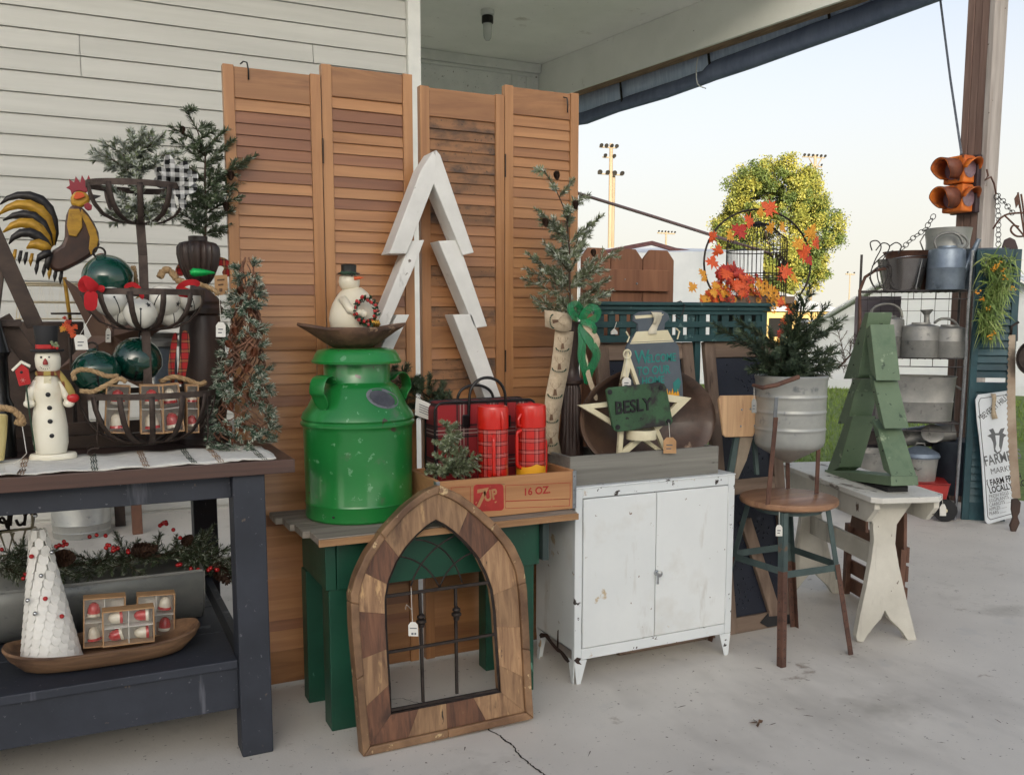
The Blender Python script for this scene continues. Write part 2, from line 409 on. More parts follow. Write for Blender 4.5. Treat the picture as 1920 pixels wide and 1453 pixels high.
mb = MB(); mb.box((1.90, WY+.17, 0), (2.02, BY-.005, 4.0)); 
tag(mb.build('return_wall', m_trim), 'white return wall running back from the siding corner', 'wall')
# ceiling and beam
def bp(s, o, z): p = BA + BD*s + BN*o; return V((p.x, p.y, z))
CEIL_Y = 5.2
sC = (CEIL_Y - BA.y)/BD.y
mb = MB(); mb.prism([(-9, CEIL_Y, 4.0), (bp(sC,.05,0).x, CEIL_Y, 4.0), bp(-.3,.05,4.0), (-9, BY+.12, 4.0)], (0,0,.15))
mb.build('ceiling', m_ceil, kind='structure')
mb = MB()
for p in (at(914,24,8.0),): lx = fl(914, 20, 4.0)
t = thing('ceiling_light', 'bare jelly jar bulb fixture hanging from the white porch ceiling', 'ceiling light', lx)
k = mpp(lx)
mb = MB(); mb.lathe([(.0,.0),(13*k,.0),(13*k,-9*k),(10*k,-10*k)][::-1], 24, lx - V((0,0,.001))); mb.build('canopy', m_trim, t, smooth=40)
mb = MB(); mb.lathe([(9*k,-24*k),(11*k,-23*k),(11*k,-12*k),(10*k,-10.2*k)], 24, lx); mb.build('socket', m_darkmetal, t, smooth=40)
mb = MB(); mb.lathe([(.0,-55*k),(4*k,-54*k),(7*k,-50*k),(8*k,-44*k),(8.6*k,-24.3*k)], 24, lx); mb.build('glass_jar', mat('frosted_glass', (226,228,222), (216,220,214), rough=.25, trans=.4), t, smooth=60)
t = thing('porch_beam', 'white painted fascia beam along the open side of the porch', 'beam', bp(2,0,3.6))
def bpx(x, y, o):                                                  # pixel onto the vertical plane of the beam, offset outward
    return pv(x, y, V((BA.x,BA.y,0)) + BN*o, BN)
zl = bpx(1030,187,0).z
L0, L1 = -.25, 7.2
mb = MB(); mb.prism([bp(L0,0,zl), bp(L1,0,zl), bp(L1,0,3.997), bp(L0,0,3.997)], BN*.03); mb.build('fascia_board', m_ceil, t)
mb = MB(); mb.prism([bp(L0,.032,zl+.012), bp(L1,.032,zl+.012), bp(L1,.032,3.997), bp(L0,.032,3.997)], BN*.17); mb.build('beam_core', m_osb, t)
# rolled weather curtain
t = thing('weather_curtain', 'rolled up navy canvas weather curtain hung under the porch beam', 'awning', bp(2,.3,3.5))
up_px = [(1060,188),(1100,172),(1200,135),(1320,90),(1420,50),(1525,8),(1700,-62),(1900,-140)]
md_px = [(1087,222),(1150,205),(1240,180),(1300,165),(1330,156),(1440,104),(1560,62),(1700,-8),(1900,-90)]
lo_px = [(1087,236),(1150,212),(1240,186),(1318,158),(1400,131),(1500,95),(1600,60),(1760,1),(1960,-74)]
def interp(pl, x):
    for (x0,y0),(x1,y1) in zip(pl, pl[1:]):
        if x <= x1: return y0 + (y1-y0)*(x-x0)/(x1-x0)
    return pl[-1][1]
A = []; B = []; C_ = []; D = []
for i in range(61):
    x = 1062 + (1960-1062)*i/60
    OFF = .3
    a = bpx(x, interp(up_px, x), OFF); b = bpx(x, interp(lo_px, max(x,1087)), OFF)
    wv = .015*math.sin(i*1.7) + .02*math.sin(i*.63+1)
    A.append(a + BN*.0); B.append(a.lerp(b, .8 if x < 1330 else .72) + BN*(.03+wv*.5)); C_.append(b)
mb = MB(); mb.strip(A, B); mb.build('hanging_panel', m_litcanvas, t, smooth=180, solid=.006)
mb = MB(); mb.tube([a.lerp(c, .74 if i < 18 else .66) + BN*.06 for i, (a, c) in enumerate(zip(A, C_))], [max(.04, (a-c).length*(.27 if i < 18 else .35)) for i, (a, c) in enumerate(zip(A, C_))], 12, flat=.75); mb.build('rolled_edge', m_darkcanvas, t, smooth=180)
mb = MB(); mb.tube([a + V((0,0,.02)) for a in A], .022, 8); mb.build('curtain_rail', m_darkmetal, t, smooth=180)
for xx in (1160, 1325, 1560):
    i = round((xx-1062)/(1960-1062)*60); mb = MB(); mb.bar(A[i]-BN*.03+V((0,0,-.02)), B[i]-BN*.02, .02, .012, BN); mb.build('strap', m_darkmetal, t)
for xx in (1188, 1324, 1516):
    i = round((xx-1062)/(1960-1062)*60); mb = MB(); mb.box(A[i]-V((.02,.02,.0)), A[i]+V((.02,.02,.09))); mb.build('rail_bracket', m_darkmetal, t, bevel=.004)
i = round((1322-1062)/(1960-1062)*60); mb = MB(); mb.tube(cr([A[i]-BN*.02, A[i].lerp(C_[i],.5)-BN*.07, C_[i]-BN*.06, C_[i]+BN*.05+V((0,0,-.03))]), .005, 6); mb.build('tie_cord', m_trim, t)

# ================================================================== right porch post, cord
PB = fl(1842, 950)
t = thing('porch_post', 'built up lumber porch post brown on one side and grey on the other', 'post', PB)
# faces: left one looks along -X, front one along -Y
pa = pv(1815,0,PB,V((1,0,0))); pb_ = pv(1857,0,PB,V((1,0,0)))
px0 = PB.x; y_n = min(pa.y, pb_.y); y_f = max(pa.y, pb_.y)
thk = (y_f - y_n)/3
for i in range(3):
    mb = MB(); mb.box((px0+(.004 if i == 1 else .0), y_n+i*thk+.0015, 0), (px0+.13, y_n+(i+1)*thk-.0015, 4.6)); mb.build('plank', m_postwood, t, bevel=.004)
xr = pv(1884,0,V((0,y_n-.04,0)),V((0,1,0))).x
mb = MB(); mb.box((px0-.004, y_n-.042, 0), (max(px0+.12, xr), y_n-.001, 4.6)); mb.build('front_plank', m_postgrey, t, bevel=.004)
a = bpx(1763,0,.36) ; mb = MB(); b = at(1803,290, y_f-.05)
mb.tube([a+(a-b)*.5, a, a.lerp(b,.5)+V((0,0,-.03)), b], .008, 6); tag(mb.build('tie_rope', mat('grey_rope', (120,126,136), (92,98,108), rough=.8, scale=40)), 'grey cord running from the rolled curtain down to the porch post', 'rope')

# ================================================================== outdoors: tents, poles, tree
def tentbox(name, label, px0, pxr, ytop0, ytop1, ybot, dep, peak=None):
    p0 = at(px0, ytop0, dep); p1 = at(pxr, ytop1, dep-2.0)
    t = thing(name, label, 'tent', (p0.x, p0.y, -.1))
    n = 6; u = (p1-p0)
    for i in range(n):                                            # wall sections laced together
        a = p0 + u*(i/n+.0006); b = p0 + u*((i+1)/n-.0006); d = V((.25,.9,0)).normalized()*3
        mb = MB(); q = [V((a.x,a.y,-.1)), V((b.x,b.y,-.1)), b, a]
        mb.prism(q, d.normalized()*.02); mb.build('wall_panel', m_tent, t)
    return t, p0, p1, u
t, p0, p1, u = tentbox('white_tent', 'long white event tent behind the picket panel and birdcage', 1085, 1432, 476, 470, 590, 17)
bk = V((.35,.94,0))*4
mb = MB(); r0 = at(1085,462,18.5); r1 = at(1222,456,18.5); r2 = at(1330,482,17.6); r3 = at(1440,452,17)
mb.add([p0-u*.02+V((0,0,-.02)), p1+V((0,0,-.02)), r1+bk*.3, r0+bk*.3], [(0,1,2,3)]); mb.build('roof', m_tent, t, solid=.02)
mb = MB(); mb.tube([at(1130,474,16.8), at(1185,463,16.8), at(1222,456,16.8), at(1266,469,16.8), at(1300,474,16.8)], .05, 6); mb.build('roof_pole', m_redpole, t)
mb = MB(); mb.tube([at(1262,486,16.7), at(1330,478,16.5), at(1400,470,16)], .045, 6); mb.build('eave_bar', mat('tent_frame', (120,136,160), (100,116,140), rough=.4, metal=.5), t)
# second tent, right
q0 = at(1500,628,16.0); q1 = at(1665,524,16.0)
t = thing('canopy_tent', 'white canopy tent standing on the lawn behind the wire rack', 'tent', (q0.x, q0.y, -.1))
e = V((.75,-.66,0))
w0 = fl(1440,722,-.1); w1 = fl(1935,742,-.1)
wt = 0
mb = MB(); h0 = at(1440,640,w0.y); 
roofe = pv(1500,624,w0,V((.66,.75,0)).normalized()); nn = V((w1.y-w0.y, w0.x-w1.x, 0)).normalized()
g = lambda x, y: pv(x, y, w0, nn)
poly = [g(1440,722), g(1935,742), g(1935,540), g(1800,470), g(1660,536), g(1500,630), g(1440,664)]
mb.prism(poly, -nn*.05 if nn.dot(FW) < 0 else nn*.05); mb.build('end_wall', m_tent, t)
mb = MB(); bk = nn*(8 if nn.dot(FW) > 0 else -8)
fr = -bk.normalized()*.3
mb.add([g(1440,661)+fr, g(1500,624)+fr, g(1660,528)+fr, g(1800,462)+fr, g(1440,661)+bk, g(1500,624)+bk, g(1660,528)+bk, g(1800,462)+bk], [(0,1,5,4),(1,2,6,5),(2,3,7,6)])
mb.add([g(1800,462)+fr, g(1940,538)+fr, g(1940,538)+bk, g(1800,462)+bk], [(0,1,2,3)])
mb.build('roof', m_tent, t, solid=.03)
mb = MB(); mb.prism([g(1440,722)+fr*.4, g(1935,742)+fr*.4, g(1935,724)+fr*.4, g(1440,704)+fr*.4], fr*.1); mb.build('skirt', m_tent, t)
mb = MB(); mb.tube([g(1500,592+12)+fr*.5, g(1620,592)+fr*.5], .02, 5); mb.build('seam_rope', m_tent, t)
# far tan building lit by the sun
c0 = at(1380,640,34); 
t = thing('tan_building', 'low sunlit tan building beyond the tents', 'building', (c0.x, c0.y, -.1))
mb = MB(); a = at(1425,560,34); b = at(1560,560,34); mb.box((a.x, 34, -.1), (b.x, 42, at(1450,582,34).z)); mb.build('wall', m_tan, t)
mb = MB(); zt = at(1450,582,34).z; mb.add([(a.x-.3,33.6,zt),(b.x+.3,33.6,zt),(b.x+.3,38,zt+1.0),(a.x-.3,38,zt+1.0),(b.x+.3,42.4,zt),(a.x-.3,42.4,zt)], [(0,1,2,3),(3,2,4,5)]); mb.build('roof', m_tent, t, solid=.08)
for xx in (1452, 1474, 1505):
    p = at(xx, 612, 33.98); mb = MB(); mb.box((p.x-.35,33.95,p.z-.5),(p.x+.35,33.985,p.z+.4)); mb.build('window', m_darkmetal, t)
# flood light poles
def flood(o, d, parent, s):
    mb = MB(); mb.lathe([(0,-.12*s),(.14*s,-.1*s),(.26*s,.1*s),(.28*s,.14*s),(0,.13*s)], 10, (0,0,0)); 
    M = frame(o, d.orthogonal(), d.cross(d.orthogonal())); mb.v = [tuple(M @ V(p)) for p in mb.v]; mb.build('floodlight', m_lamp, parent, smooth=50)
def lightpole(label, x, ytop, Y, rpx, arms, base=None):
    top = at(x, ytop, Y); k = mpp(top)
    t = thing('light_pole', label, 'light pole', (top.x, top.y, -.1), group='flood light poles beyond the tents')
    mb = MB(); mb.tube([(top.x+.2*0, top.y, -.1), top], [rpx*k*1.15, rpx*k*.8], 10); mb.build('pole', m_polewood, t, smooth=60)
    for (ya, xl, xr, lamps, hh) in arms:
        a = at(xl, ya, Y); b = at(xr, ya+(xr-xl)*.06, Y)
        mb = MB(); mb.bar(a, b, 2.2*k, 2.2*k); mb.build('crossarm', m_polewood, t)
        for i in range(lamps):
            f = (i+.15)/(lamps-.7) if lamps > 1 else .5
            p = a.lerp(b, min(1, f)); flood(p + V((0,-.1,1.5*k + 2*k)), V((random.uniform(-.4,.4),-.8,-.5)).normalized(), t, hh*k*3.2)
    return t
t = lightpole('tallest wooden light pole with three tiers of lamps left of the round tree', 1146, 270, 46, 4.2, [(276,1124,1156,4,4.5),(295,1130,1152,2,4.5),(326,1121,1166,4,5.5)])
mb = MB(); top = at(1150,322,46.4); k = mpp(top); a = fl(1150,700,-.1); mb.tube([(top.x-.05, top.y, -.1), top], 4.0*k, 10); mb.build('second_mast', m_polewood, t, smooth=60)
t = lightpole('wooden light pole with braced lamps rising behind the round tree', 1529, 291, 50, 3.4, [(294,1505,1546,6,3.2),(312,1514,1541,2,3)])
for s in (-1, 1):
    mb = MB(); mb.bar(at(1529+s*12,297,50), at(1529,318,50), .05, .05); mb.build('brace', m_polewood, t)
lightpole('small far light pole with one wide lamp crossbar above the tent', 1249, 434, 75, 2.0, [(437,1233,1265,6,2.4)])
t = lightpole('faint distant light pole between the round tree and the rack', 1594, 512, 85, 1.2, [(514,1586,1602,2,2)])
# sloping brown pole
tag(MB().tube([at(1007,339,9.16), at(1220,405,12.5), at(1330,440,14.5), at(1446,476,17.0)], [.018,.028,.032,.03], 8).build('canopy_pole', m_redpole, smooth=60), 'long thin brown pole slanting down from beside the shutters to the white tent', 'pole')
# round tree
def crown_tree():
    Y = 40.0; c = at(1457, 432, Y); k = mpp(c)
    t = thing('pear_tree', 'round yellow green ornamental tree lit on its left behind the birdcage', 'tree', (c.x, c.y, -.1))
    rr = np.random.RandomState(4)
    mb = MB(); mb.tube([(c.x-.25, c.y, -.1), (c.x-.2, c.y, 1.5), (c.x-.05, c.y, 3.2), (c.x, c.y, 5.0)], [.30,.24,.17,.06], 10)
    for i in range(14):
        a = i*2.4; z = 2.2 + i*.16; L = 2.1
        p = V((c.x-.1, c.y, z)); q = p + V((math.cos(a)*L*.5, math.sin(a)*L*.5, L*.55)); r_ = p + V((math.cos(a)*L, math.sin(a)*L, L*1.1+.3*math.sin(i)))
        mb.tube([p, q, r_], [.09,.05,.015], 5)
    mb.build('trunk', m_bark, t, smooth=60)
    # leaf clumps on an uneven ellipsoid shell and inside
    RX, RZ = 118*k, 132*k
    cl = []
    for i in range(560):
        v = rr.normal(size=3); v /= np.linalg.norm(v)
        lump = 1 + .06*math.sin(3*v[0]+2*v[2]*2+1) + .06*math.sin(5*v[1]+4*v[2]) + .05*math.sin(9*v[0]+2)
        r = (rr.uniform(.45, 1.0)**.5)*lump
        if v[0] > .2 and v[2] > .2: r *= .90
        if rr.rand() < .06: r *= 1.08
        zz = v[2]*r*RZ
        if v[2] < -.2: r *= .97
        cl.append((np.array([c.x, c.y, c.z]) + np.array([v[0]*r*RX*(1.0 if zz > 0 else .96), v[1]*r*RX, zz]), rr.uniform(.24,.62)))
    vs = []; fs = []; mi = []
    N = 210
    for cc, R in cl:
        side = 1 if rr.rand() < .4 else 0
        o = np.clip(rr.normal(size=(N,3)), -1.9, 1.9)*R*.42 + cc
        u = rr.normal(size=(N,3)); u /= np.linalg.norm(u,axis=1)[:,None]
        w_ = np.cross(u, rr.normal(size=(N,3))); w_ /= np.linalg.norm(w_,axis=1)[:,None]
        s = rr.uniform(.045,.085,size=(N,1))
        vs.append(np.stack([o-u*s, o+w_*s*.55, o+u*s, o-w_*s*.55], 1).reshape(-1,3)); mi += [side]*N
    vs = np.concatenate(vs).tolist(); fs = np.arange(len(vs)).reshape(-1,4).tolist()
    mb = MB(); mb.v = vs; mb.f = fs; mb.mi = mi; mb.uv = [None]*len(fs)
    mb.build('crown', [m_leaf, m_leaf2], t)
crown_tree()
# ================================================================== materials of the objects
W = dict
m_pine = mat('honey_pine', (180,130,84), (154,106,66), rough=.42, scale=5, stretch=(.25,3,5), bump=.05, rnd=.07, coat=.15, dist=.6, spots=[((128,82,50), 4, .62, .2, (.3,1,2)), ((204,156,104), 6, .68, .1, (.3,1,3))])
m_pinev = mat('honey_pine_stile', (182,132,86), (154,106,66), rough=.42, scale=5, stretch=(5,3,.25), bump=.05, rnd=.06, coat=.15, dist=.6)
m_pine_d = mat('reddish_pine', (146,98,66), (124,80,54), rough=.45, scale=5, stretch=(.25,3,5), bump=.05, rnd=.08, coat=.15, dist=.6)
m_pine_m = mat('mid_pine', (168,118,76), (142,96,60), rough=.42, scale=5, stretch=(.25,3,5), bump=.05, rnd=.08, coat=.15, dist=.6)
m_pine_s = mat('mildewed_pine', (152,108,72), (118,84,58), rough=.6, scale=5, stretch=(.3,3,5), bump=.08, rnd=.06, spots=[((66,54,46), 14, .47, .2, (.6,1,1)), ((60,50,44), 90, .62, .05)])
m_pinek = mat('knotty_pine_rail', (166,118,76), (132,90,58), rough=.45, scale=3, stretch=(.35,2,4), dist=2.2, rnd=.05, coat=.12)
m_hinge = mat('dark_hinge_metal', (74,62,52), (48,42,38), rough=.45, metal=.8, scale=30)
m_whitewood = mat('worn_white_paint', (226,225,220), (206,205,200), rough=.5, scale=5, bump=.1, bscale=30, spots=[((150,146,140), 9, .64, .1, (1,1,.4)), ((112,102,94), 26, .685, .03)])
m_greenpaint = mat('dark_green_paint', (22,78,58), (15,62,46), rough=.45, scale=4, bump=.15, bscale=24, rrough=.1, spots=[((96,140,120), 13, .645, .03, (1,1,.5)), ((40,96,74), 3, .6, .15)])
m_greyplank = mat('weathered_plank', (150,142,130), (112,102,92), rough=.85, scale=6, stretch=(.25,4,3), bump=.35, bscale=22, rnd=.1, spots=[((92,74,58), 7, .62, .1, (.3,2,2))])
m_edgewood = mat('raw_plank_edge', (176,138,98), (140,104,72), rough=.8, scale=8, stretch=(.2,3,4), bump=.25, rnd=.08)
m_can = mat('green_enamel', (34,132,60), (27,114,51), rough=.3, scale=2.5, coat=.45, bump=.12, bscale=9, spots=[((22,96,46), 2.2, .60, .12), ((92,150,104), 34, .64, .03), ((70,60,48), 15, .675, .012), ((66,146,88), 5, .58, .14, (1,1,.3)), ((78,104,74), 9, .62, .1)], rrough=.06)
m_lead = mat('dull_zinc', (134,136,140), (108,110,114), rough=.5, metal=.5, scale=26, spots=[((84,82,86), 14, .55, .1)])
m_bowlwood = mat('old_dough_bowl_wood', (122,92,70), (76,52,40), rough=.7, scale=7, stretch=(.4,1.5,2), bump=.3, bscale=20, spots=[((52,36,28), 5, .52, .12), ((172,140,110), 10, .60, .06)])
m_wax = mat('white_wax', (226,218,198), (216,206,182), rough=.35, scale=5, sss=.15, bump=.06, bscale=30)
m_black = mat('black_gloss', (16,16,17), (24,24,25), rough=.3, scale=10)
m_blackmatte = mat('black_matte', (22,22,24), (32,32,34), rough=.7, scale=12)
m_orange = mat('carrot_orange', (214,96,40), (190,76,30), rough=.4)
m_red = mat('red_paint', (190,34,34), (168,26,28), rough=.35, scale=10)
m_redplastic = mat('red_plastic', (206,38,26), (196,32,22), rough=.28, coat=.3, scale=8)
m_holly = mat('holly_green', (30,62,38), (20,46,28), rough=.4)
m_gold = mat('brass_gold', (190,150,70), (160,120,50), rough=.3, metal=.8)
m_crate = mat('crate_pine', (186,138,94), (158,110,72), rough=.7, scale=4, stretch=(.2,2,4), bump=.2, bscale=20, rnd=.06, dist=.8, spots=[((118,84,62), 12, .68, .05, (.4,2,2))])
m_cratered = mat('crate_red_print', (172,46,40), (150,40,34), rough=.7, scale=30, spots=[((184,132,90), 60, .64, .05)])
m_galvstrap = mat('zinc_strap', (160,164,168), (128,132,136), rough=.4, metal=.8, scale=20)
m_plaidbag = plaid('plaid_cloth', (150,34,38), (52,44,46), (170,150,140), 9, 9, rough=.85, mode='XZ')
m_plaidth = plaid('plaid_thermos_print', (196,36,28), (130,26,24), (226,150,140), 7, 26, rough=.3, coat=.3, mode='UV')
m_yellow = mat('label_yellow', (232,170,38), (224,158,30), rough=.4)
m_card = mat('card_paper', (226,224,216), (214,211,202), rough=.8)
m_ink = mat('faded_ink', (92,96,104), (80,84,92), rough=.8)
m_needle = mat('spruce_needles', (90,104,74), (64,78,56), rough=.55, scale=7)
m_needle_dk = mat('dark_spruce_needles', (66,82,58), (46,60,44), rough=.55, scale=7)
m_needle_lt = mat('pale_spruce_needles', (128,138,104), (96,108,80), rough=.55, scale=7)
m_frost = mat('frosted_needles', (200,203,188), (164,170,154), rough=.7, scale=9)
m_twig = mat('twig_brown', (82,62,48), (58,44,36), rough=.85, scale=20)
m_cone = mat('pine_cone_scales', (84,58,42), (52,36,28), rough=.7, scale=20)
m_frame = mat('patchwork_brown_wood', (172,136,100), (126,94,68), rough=.55, scale=9, stretch=(5,3,.5), bump=.4, bscale=12, rnd=.22, dist=.8, spots=[((60,38,28), 5, .56, .14, (1.6,1,.6)), ((188,152,108), 13, .62, .06, (2,1,.5)), ((40,28,22), 30, .68, .03, (2,1,.4))])
m_framed = mat('dark_patchwork_wood', (116,78,56), (74,48,36), rough=.55, scale=9, stretch=(5,3,.5), bump=.4, bscale=12, rnd=.25, dist=.8, spots=[((44,30,24), 6, .58, .12, (1.6,1,.6)), ((160,124,88), 15, .66, .05, (2,1,.5))])
m_framem = mat('frame_moulding_wood', (150,116,84), (100,72,50), rough=.55, scale=7, bump=.35, bscale=24, rnd=.25, spots=[((196,170,128), 20, .62, .04), ((58,40,30), 6, .6, .14)])
m_iron = mat('brown_wrought_iron', (66,58,54), (46,40,38), rough=.55, metal=.7, scale=30, bump=.2)
m_rustiron = mat('rusty_basket_iron', (84,72,66), (60,50,46), rough=.6, metal=.55, scale=30, bump=.2, rnd=.08)
m_cab = mat('white_enamel_cabinet', (226,229,228), (216,220,220), rough=.34, scale=2, coat=.12, bump=.25, bscale=3, spots=[((190,172,142), 8, .665, .03), ((204,202,195), 3, .55, .2), ((196,194,188), 7, .58, .1, (1,1,.25)), ((120,96,76), 34, .695, .01)])
m_cabedge = mat('chipped_white_enamel', (222,226,226), (212,217,218), rough=.35, scale=3, bump=.05, spots=[((58,52,48), 21, .635, .012), ((176,150,118), 12, .66, .05)])
m_rustblack = mat('exposed_rust', (42,34,30), (66,44,34), rough=.85, scale=40, bump=.3)
m_chrome = mat('chrome', (200,202,204), (180,182,184), rough=.12, metal=1)
m_greytray = mat('grey_barn_wood', (136,134,126), (104,102,96), rough=.85, scale=5, stretch=(.15,3,5), bump=.35, bscale=24, spots=[((72,68,64), 16, .62, .05, (.3,2,3))])
m_cream = mat('cream_distressed', (222,214,184), (206,196,162), rough=.6, scale=8, bump=.15, spots=[((96,82,58), 18, .66, .03)])
m_barn = mat('brown_barn_board', (138,118,102), (104,86,74), rough=.85, scale=5, stretch=(4,4,.3), bump=.3, bscale=22, rnd=.1, spots=[((72,58,48), 9, .62, .08, (2,2,.3))])
m_barnh = mat('brown_barn_rail', (140,120,104), (108,90,76), rough=.85, scale=5, stretch=(.3,4,4), bump=.3, bscale=22, rnd=.1)
m_tin = mat('black_pressed_tin', (40,44,58), (30,33,44), rough=.4, metal=.4, scale=6, bump=.1, spots=[((86,92,108), 5, .64, .12)])
m_teal = mat('dark_teal_paint', (36,74,76), (28,60,62), rough=.55, scale=6, bump=.15, rnd=.06, spots=[((86,112,110), 20, .635, .03)])
m_slate = mat('slate_board_paint', (88,96,104), (76,84,92), rough=.7, scale=8)
m_teallet = mat('teal_lettering', (42,130,122), (36,112,106), rough=.6)
m_castgreen = mat('cast_iron_green_paint', (62,96,66), (50,78,54), rough=.6, metal=.2, scale=8, bump=.35, bscale=40, spots=[((46,44,44), 7, .47, .08), ((30,28,28), 30, .66, .03)])
m_castdark = mat('dark_cast_letters', (44,44,46), (32,32,34), rough=.6, metal=.4, scale=20, bump=.3)
m_burlap = mat('burlap_ribbon', (196,178,152), (178,160,134), rough=.95, scale=90, bump=.3, bscale=200)
m_deer = mat('brown_print', (112,86,66), (98,74,56), rough=.9)
m_organza = mat('green_organza', (12,130,78), (10,108,64), rough=.25, scale=6, alpha=.82, coat=.2)
m_darkturn = mat('dark_turned_wood', (72,56,50), (46,36,33), rough=.45, scale=4, stretch=(3,3,.4), coat=.1, bump=.08, rnd=.06)
m_string = mat('white_string', (224,220,210), (210,206,196), rough=.9)
m_kraft = mat('kraft_paper', (188,148,106), (168,130,92), rough=.9, scale=20)
m_jute = mat('jute_rope', (178,150,112), (146,118,84), rough=.95, scale=60, bump=.6, bscale=160)

# ------------------------------------------------------------------ shared small builders
def px_poly(pl, P0, n): return [pv(x, y, V(P0), V(n)) for x, y in pl]
NY = V((0,1,0))
def pxprism(mb, pl, Y, d, n=NY):
    return mb.prism([at(x, y, Y) for x, y in pl], V((0, d, 0)))
def pricetag(x, y, Y, label, L=24, w=15, h=22, mt=None, lean=0, name='price_tag', hook=None):
    a = at(x, y-L, Y) if hook is None else at(hook[0], hook[1], Y); k = mpp(a)
    t = thing(name, label, 'price tag', a)
    mb = MB(); mb.tube([a, at(x, y, Y), at(x, y+3, Y)], .45*k, 4); mb.build('string', m_string, t)
    P = [(-.25,0),(.25,0),(.5,.22),(.5,1),(-.5,1),(-.5,.22)]
    mb = MB(); mb.prism([at(x+u*w+v*lean, y+v*h, Y-.001) for u, v in P], (0,.0012,0)); mb.build('card', mt or m_card, t)
    mb = MB()
    for j in range(2): mb.prism([at(x+u*w*.55+lean*.5, y+h*(.45+.22*j)+v*2, Y-.0016) for u, v in ((-.5,0),(.4-.2*j,0),(.4-.2*j,1),(-.5,1))], (0,.0004,0))
    mb.build('handwriting', m_ink, t); return t
def needles(mb, p0, p1, L, dens, ang=.8, wd=.0011, frost=0, rr=random, mats=(0,1), droop=0):
    d = V(p1)-V(p0); ln = d.length
    if ln < 1e-5: return
    d.normalize(); x = d.orthogonal().normalized(); y = d.cross(x); n = max(3, int(ln*dens))
    for i in range(n):
        f = i/n; a = rr.uniform(0, 6.283); o = x*math.cos(a)+y*math.sin(a)
        q = V(p0) + d*(ln*f); l = L*rr.uniform(.75,1.15)*(1-.35*max(0, f-.6)/.4)
        u = (d*math.cos(ang)+o*math.sin(ang)).normalized()
        s = d.cross(o)*wd
        mb.cur = mats[1] if rr.random() < frost else mats[0]
        mb.add([q-s, q+s, q+u*l*.6+s*.9, q+u*l, q+u*l*.6-s*.9], [(0,1,2,3,4)])
def spray(tw, nd, p0, p1, n=6, sub=.5, L=.018, dens=900, r=.0022, frost=.0, rr=random, bend=.0, flat=None, wd=.0011, ang=.8, n0=.12):
    p0 = V(p0); p1 = V(p1); d = p1-p0; ln = d.length
    mid = p0.lerp(p1, .5) + V((0,0,bend*ln))
    pts = [p0, mid, p1]; tw.tube(pts, [r, r*.8, r*.4], 5)
    for a, b in zip(pts, pts[1:]): needles(nd, a, b, L, dens, frost=frost, rr=rr, wd=wd, ang=ang)
    dn = d.normalized(); x = (flat or dn.orthogonal()); x = (x - dn*x.dot(dn)).normalized(); y = dn.cross(x)
    for i in range(n):
        f = n0 + (.92-n0)*i/n; q = pts[0].lerp(pts[1], f*2) if f < .5 else pts[1].lerp(pts[2], f*2-1)
        sg = 1 if i % 2 else -1
        o = (x*sg*math.cos(.5*rr.uniform(-1,1)) + y*rr.uniform(-.6,.6)).normalized()
        l = ln*sub*(1-f*.72)*rr.uniform(.8,1.15)
        e = q + (dn*.72 + o*.7).normalized()*l
        tw.tube([q, e], [r*.6, r*.3], 4); needles(nd, q, e, L*.92, dens, frost=frost, rr=rr, wd=wd, ang=ang)
def cone(mb, c, d, r, L, rr=random, tw=None):
    d = V(d).normalized(); x = d.orthogonal().normalized(); y = d.cross(x); c = V(c)
    mb.tube([c, c+d*L*.5, c+d*L*.95], [r*.55, r*.5, r*.1], 8)
    rows = 7
    for i in range(rows):
        f = i/rows; R = r*(1.02-.25*abs(f-.35)*2-.45*f*f); m = 9
        for k in range(m):
            a = (k+.5*(i % 2))*2*PI/m; o = x*math.cos(a)+y*math.sin(a); s = d.cross(o)
            q = c + d*L*f; hw = R*.36
            mb.add([q+o*R*.35-s*hw*.5, q+o*R*.35+s*hw*.5, q+o*R+d*L*.10+s*hw, q+o*R*1.05+d*L*.16, q+o*R+d*L*.10-s*hw], [(0,1,2,3,4)])

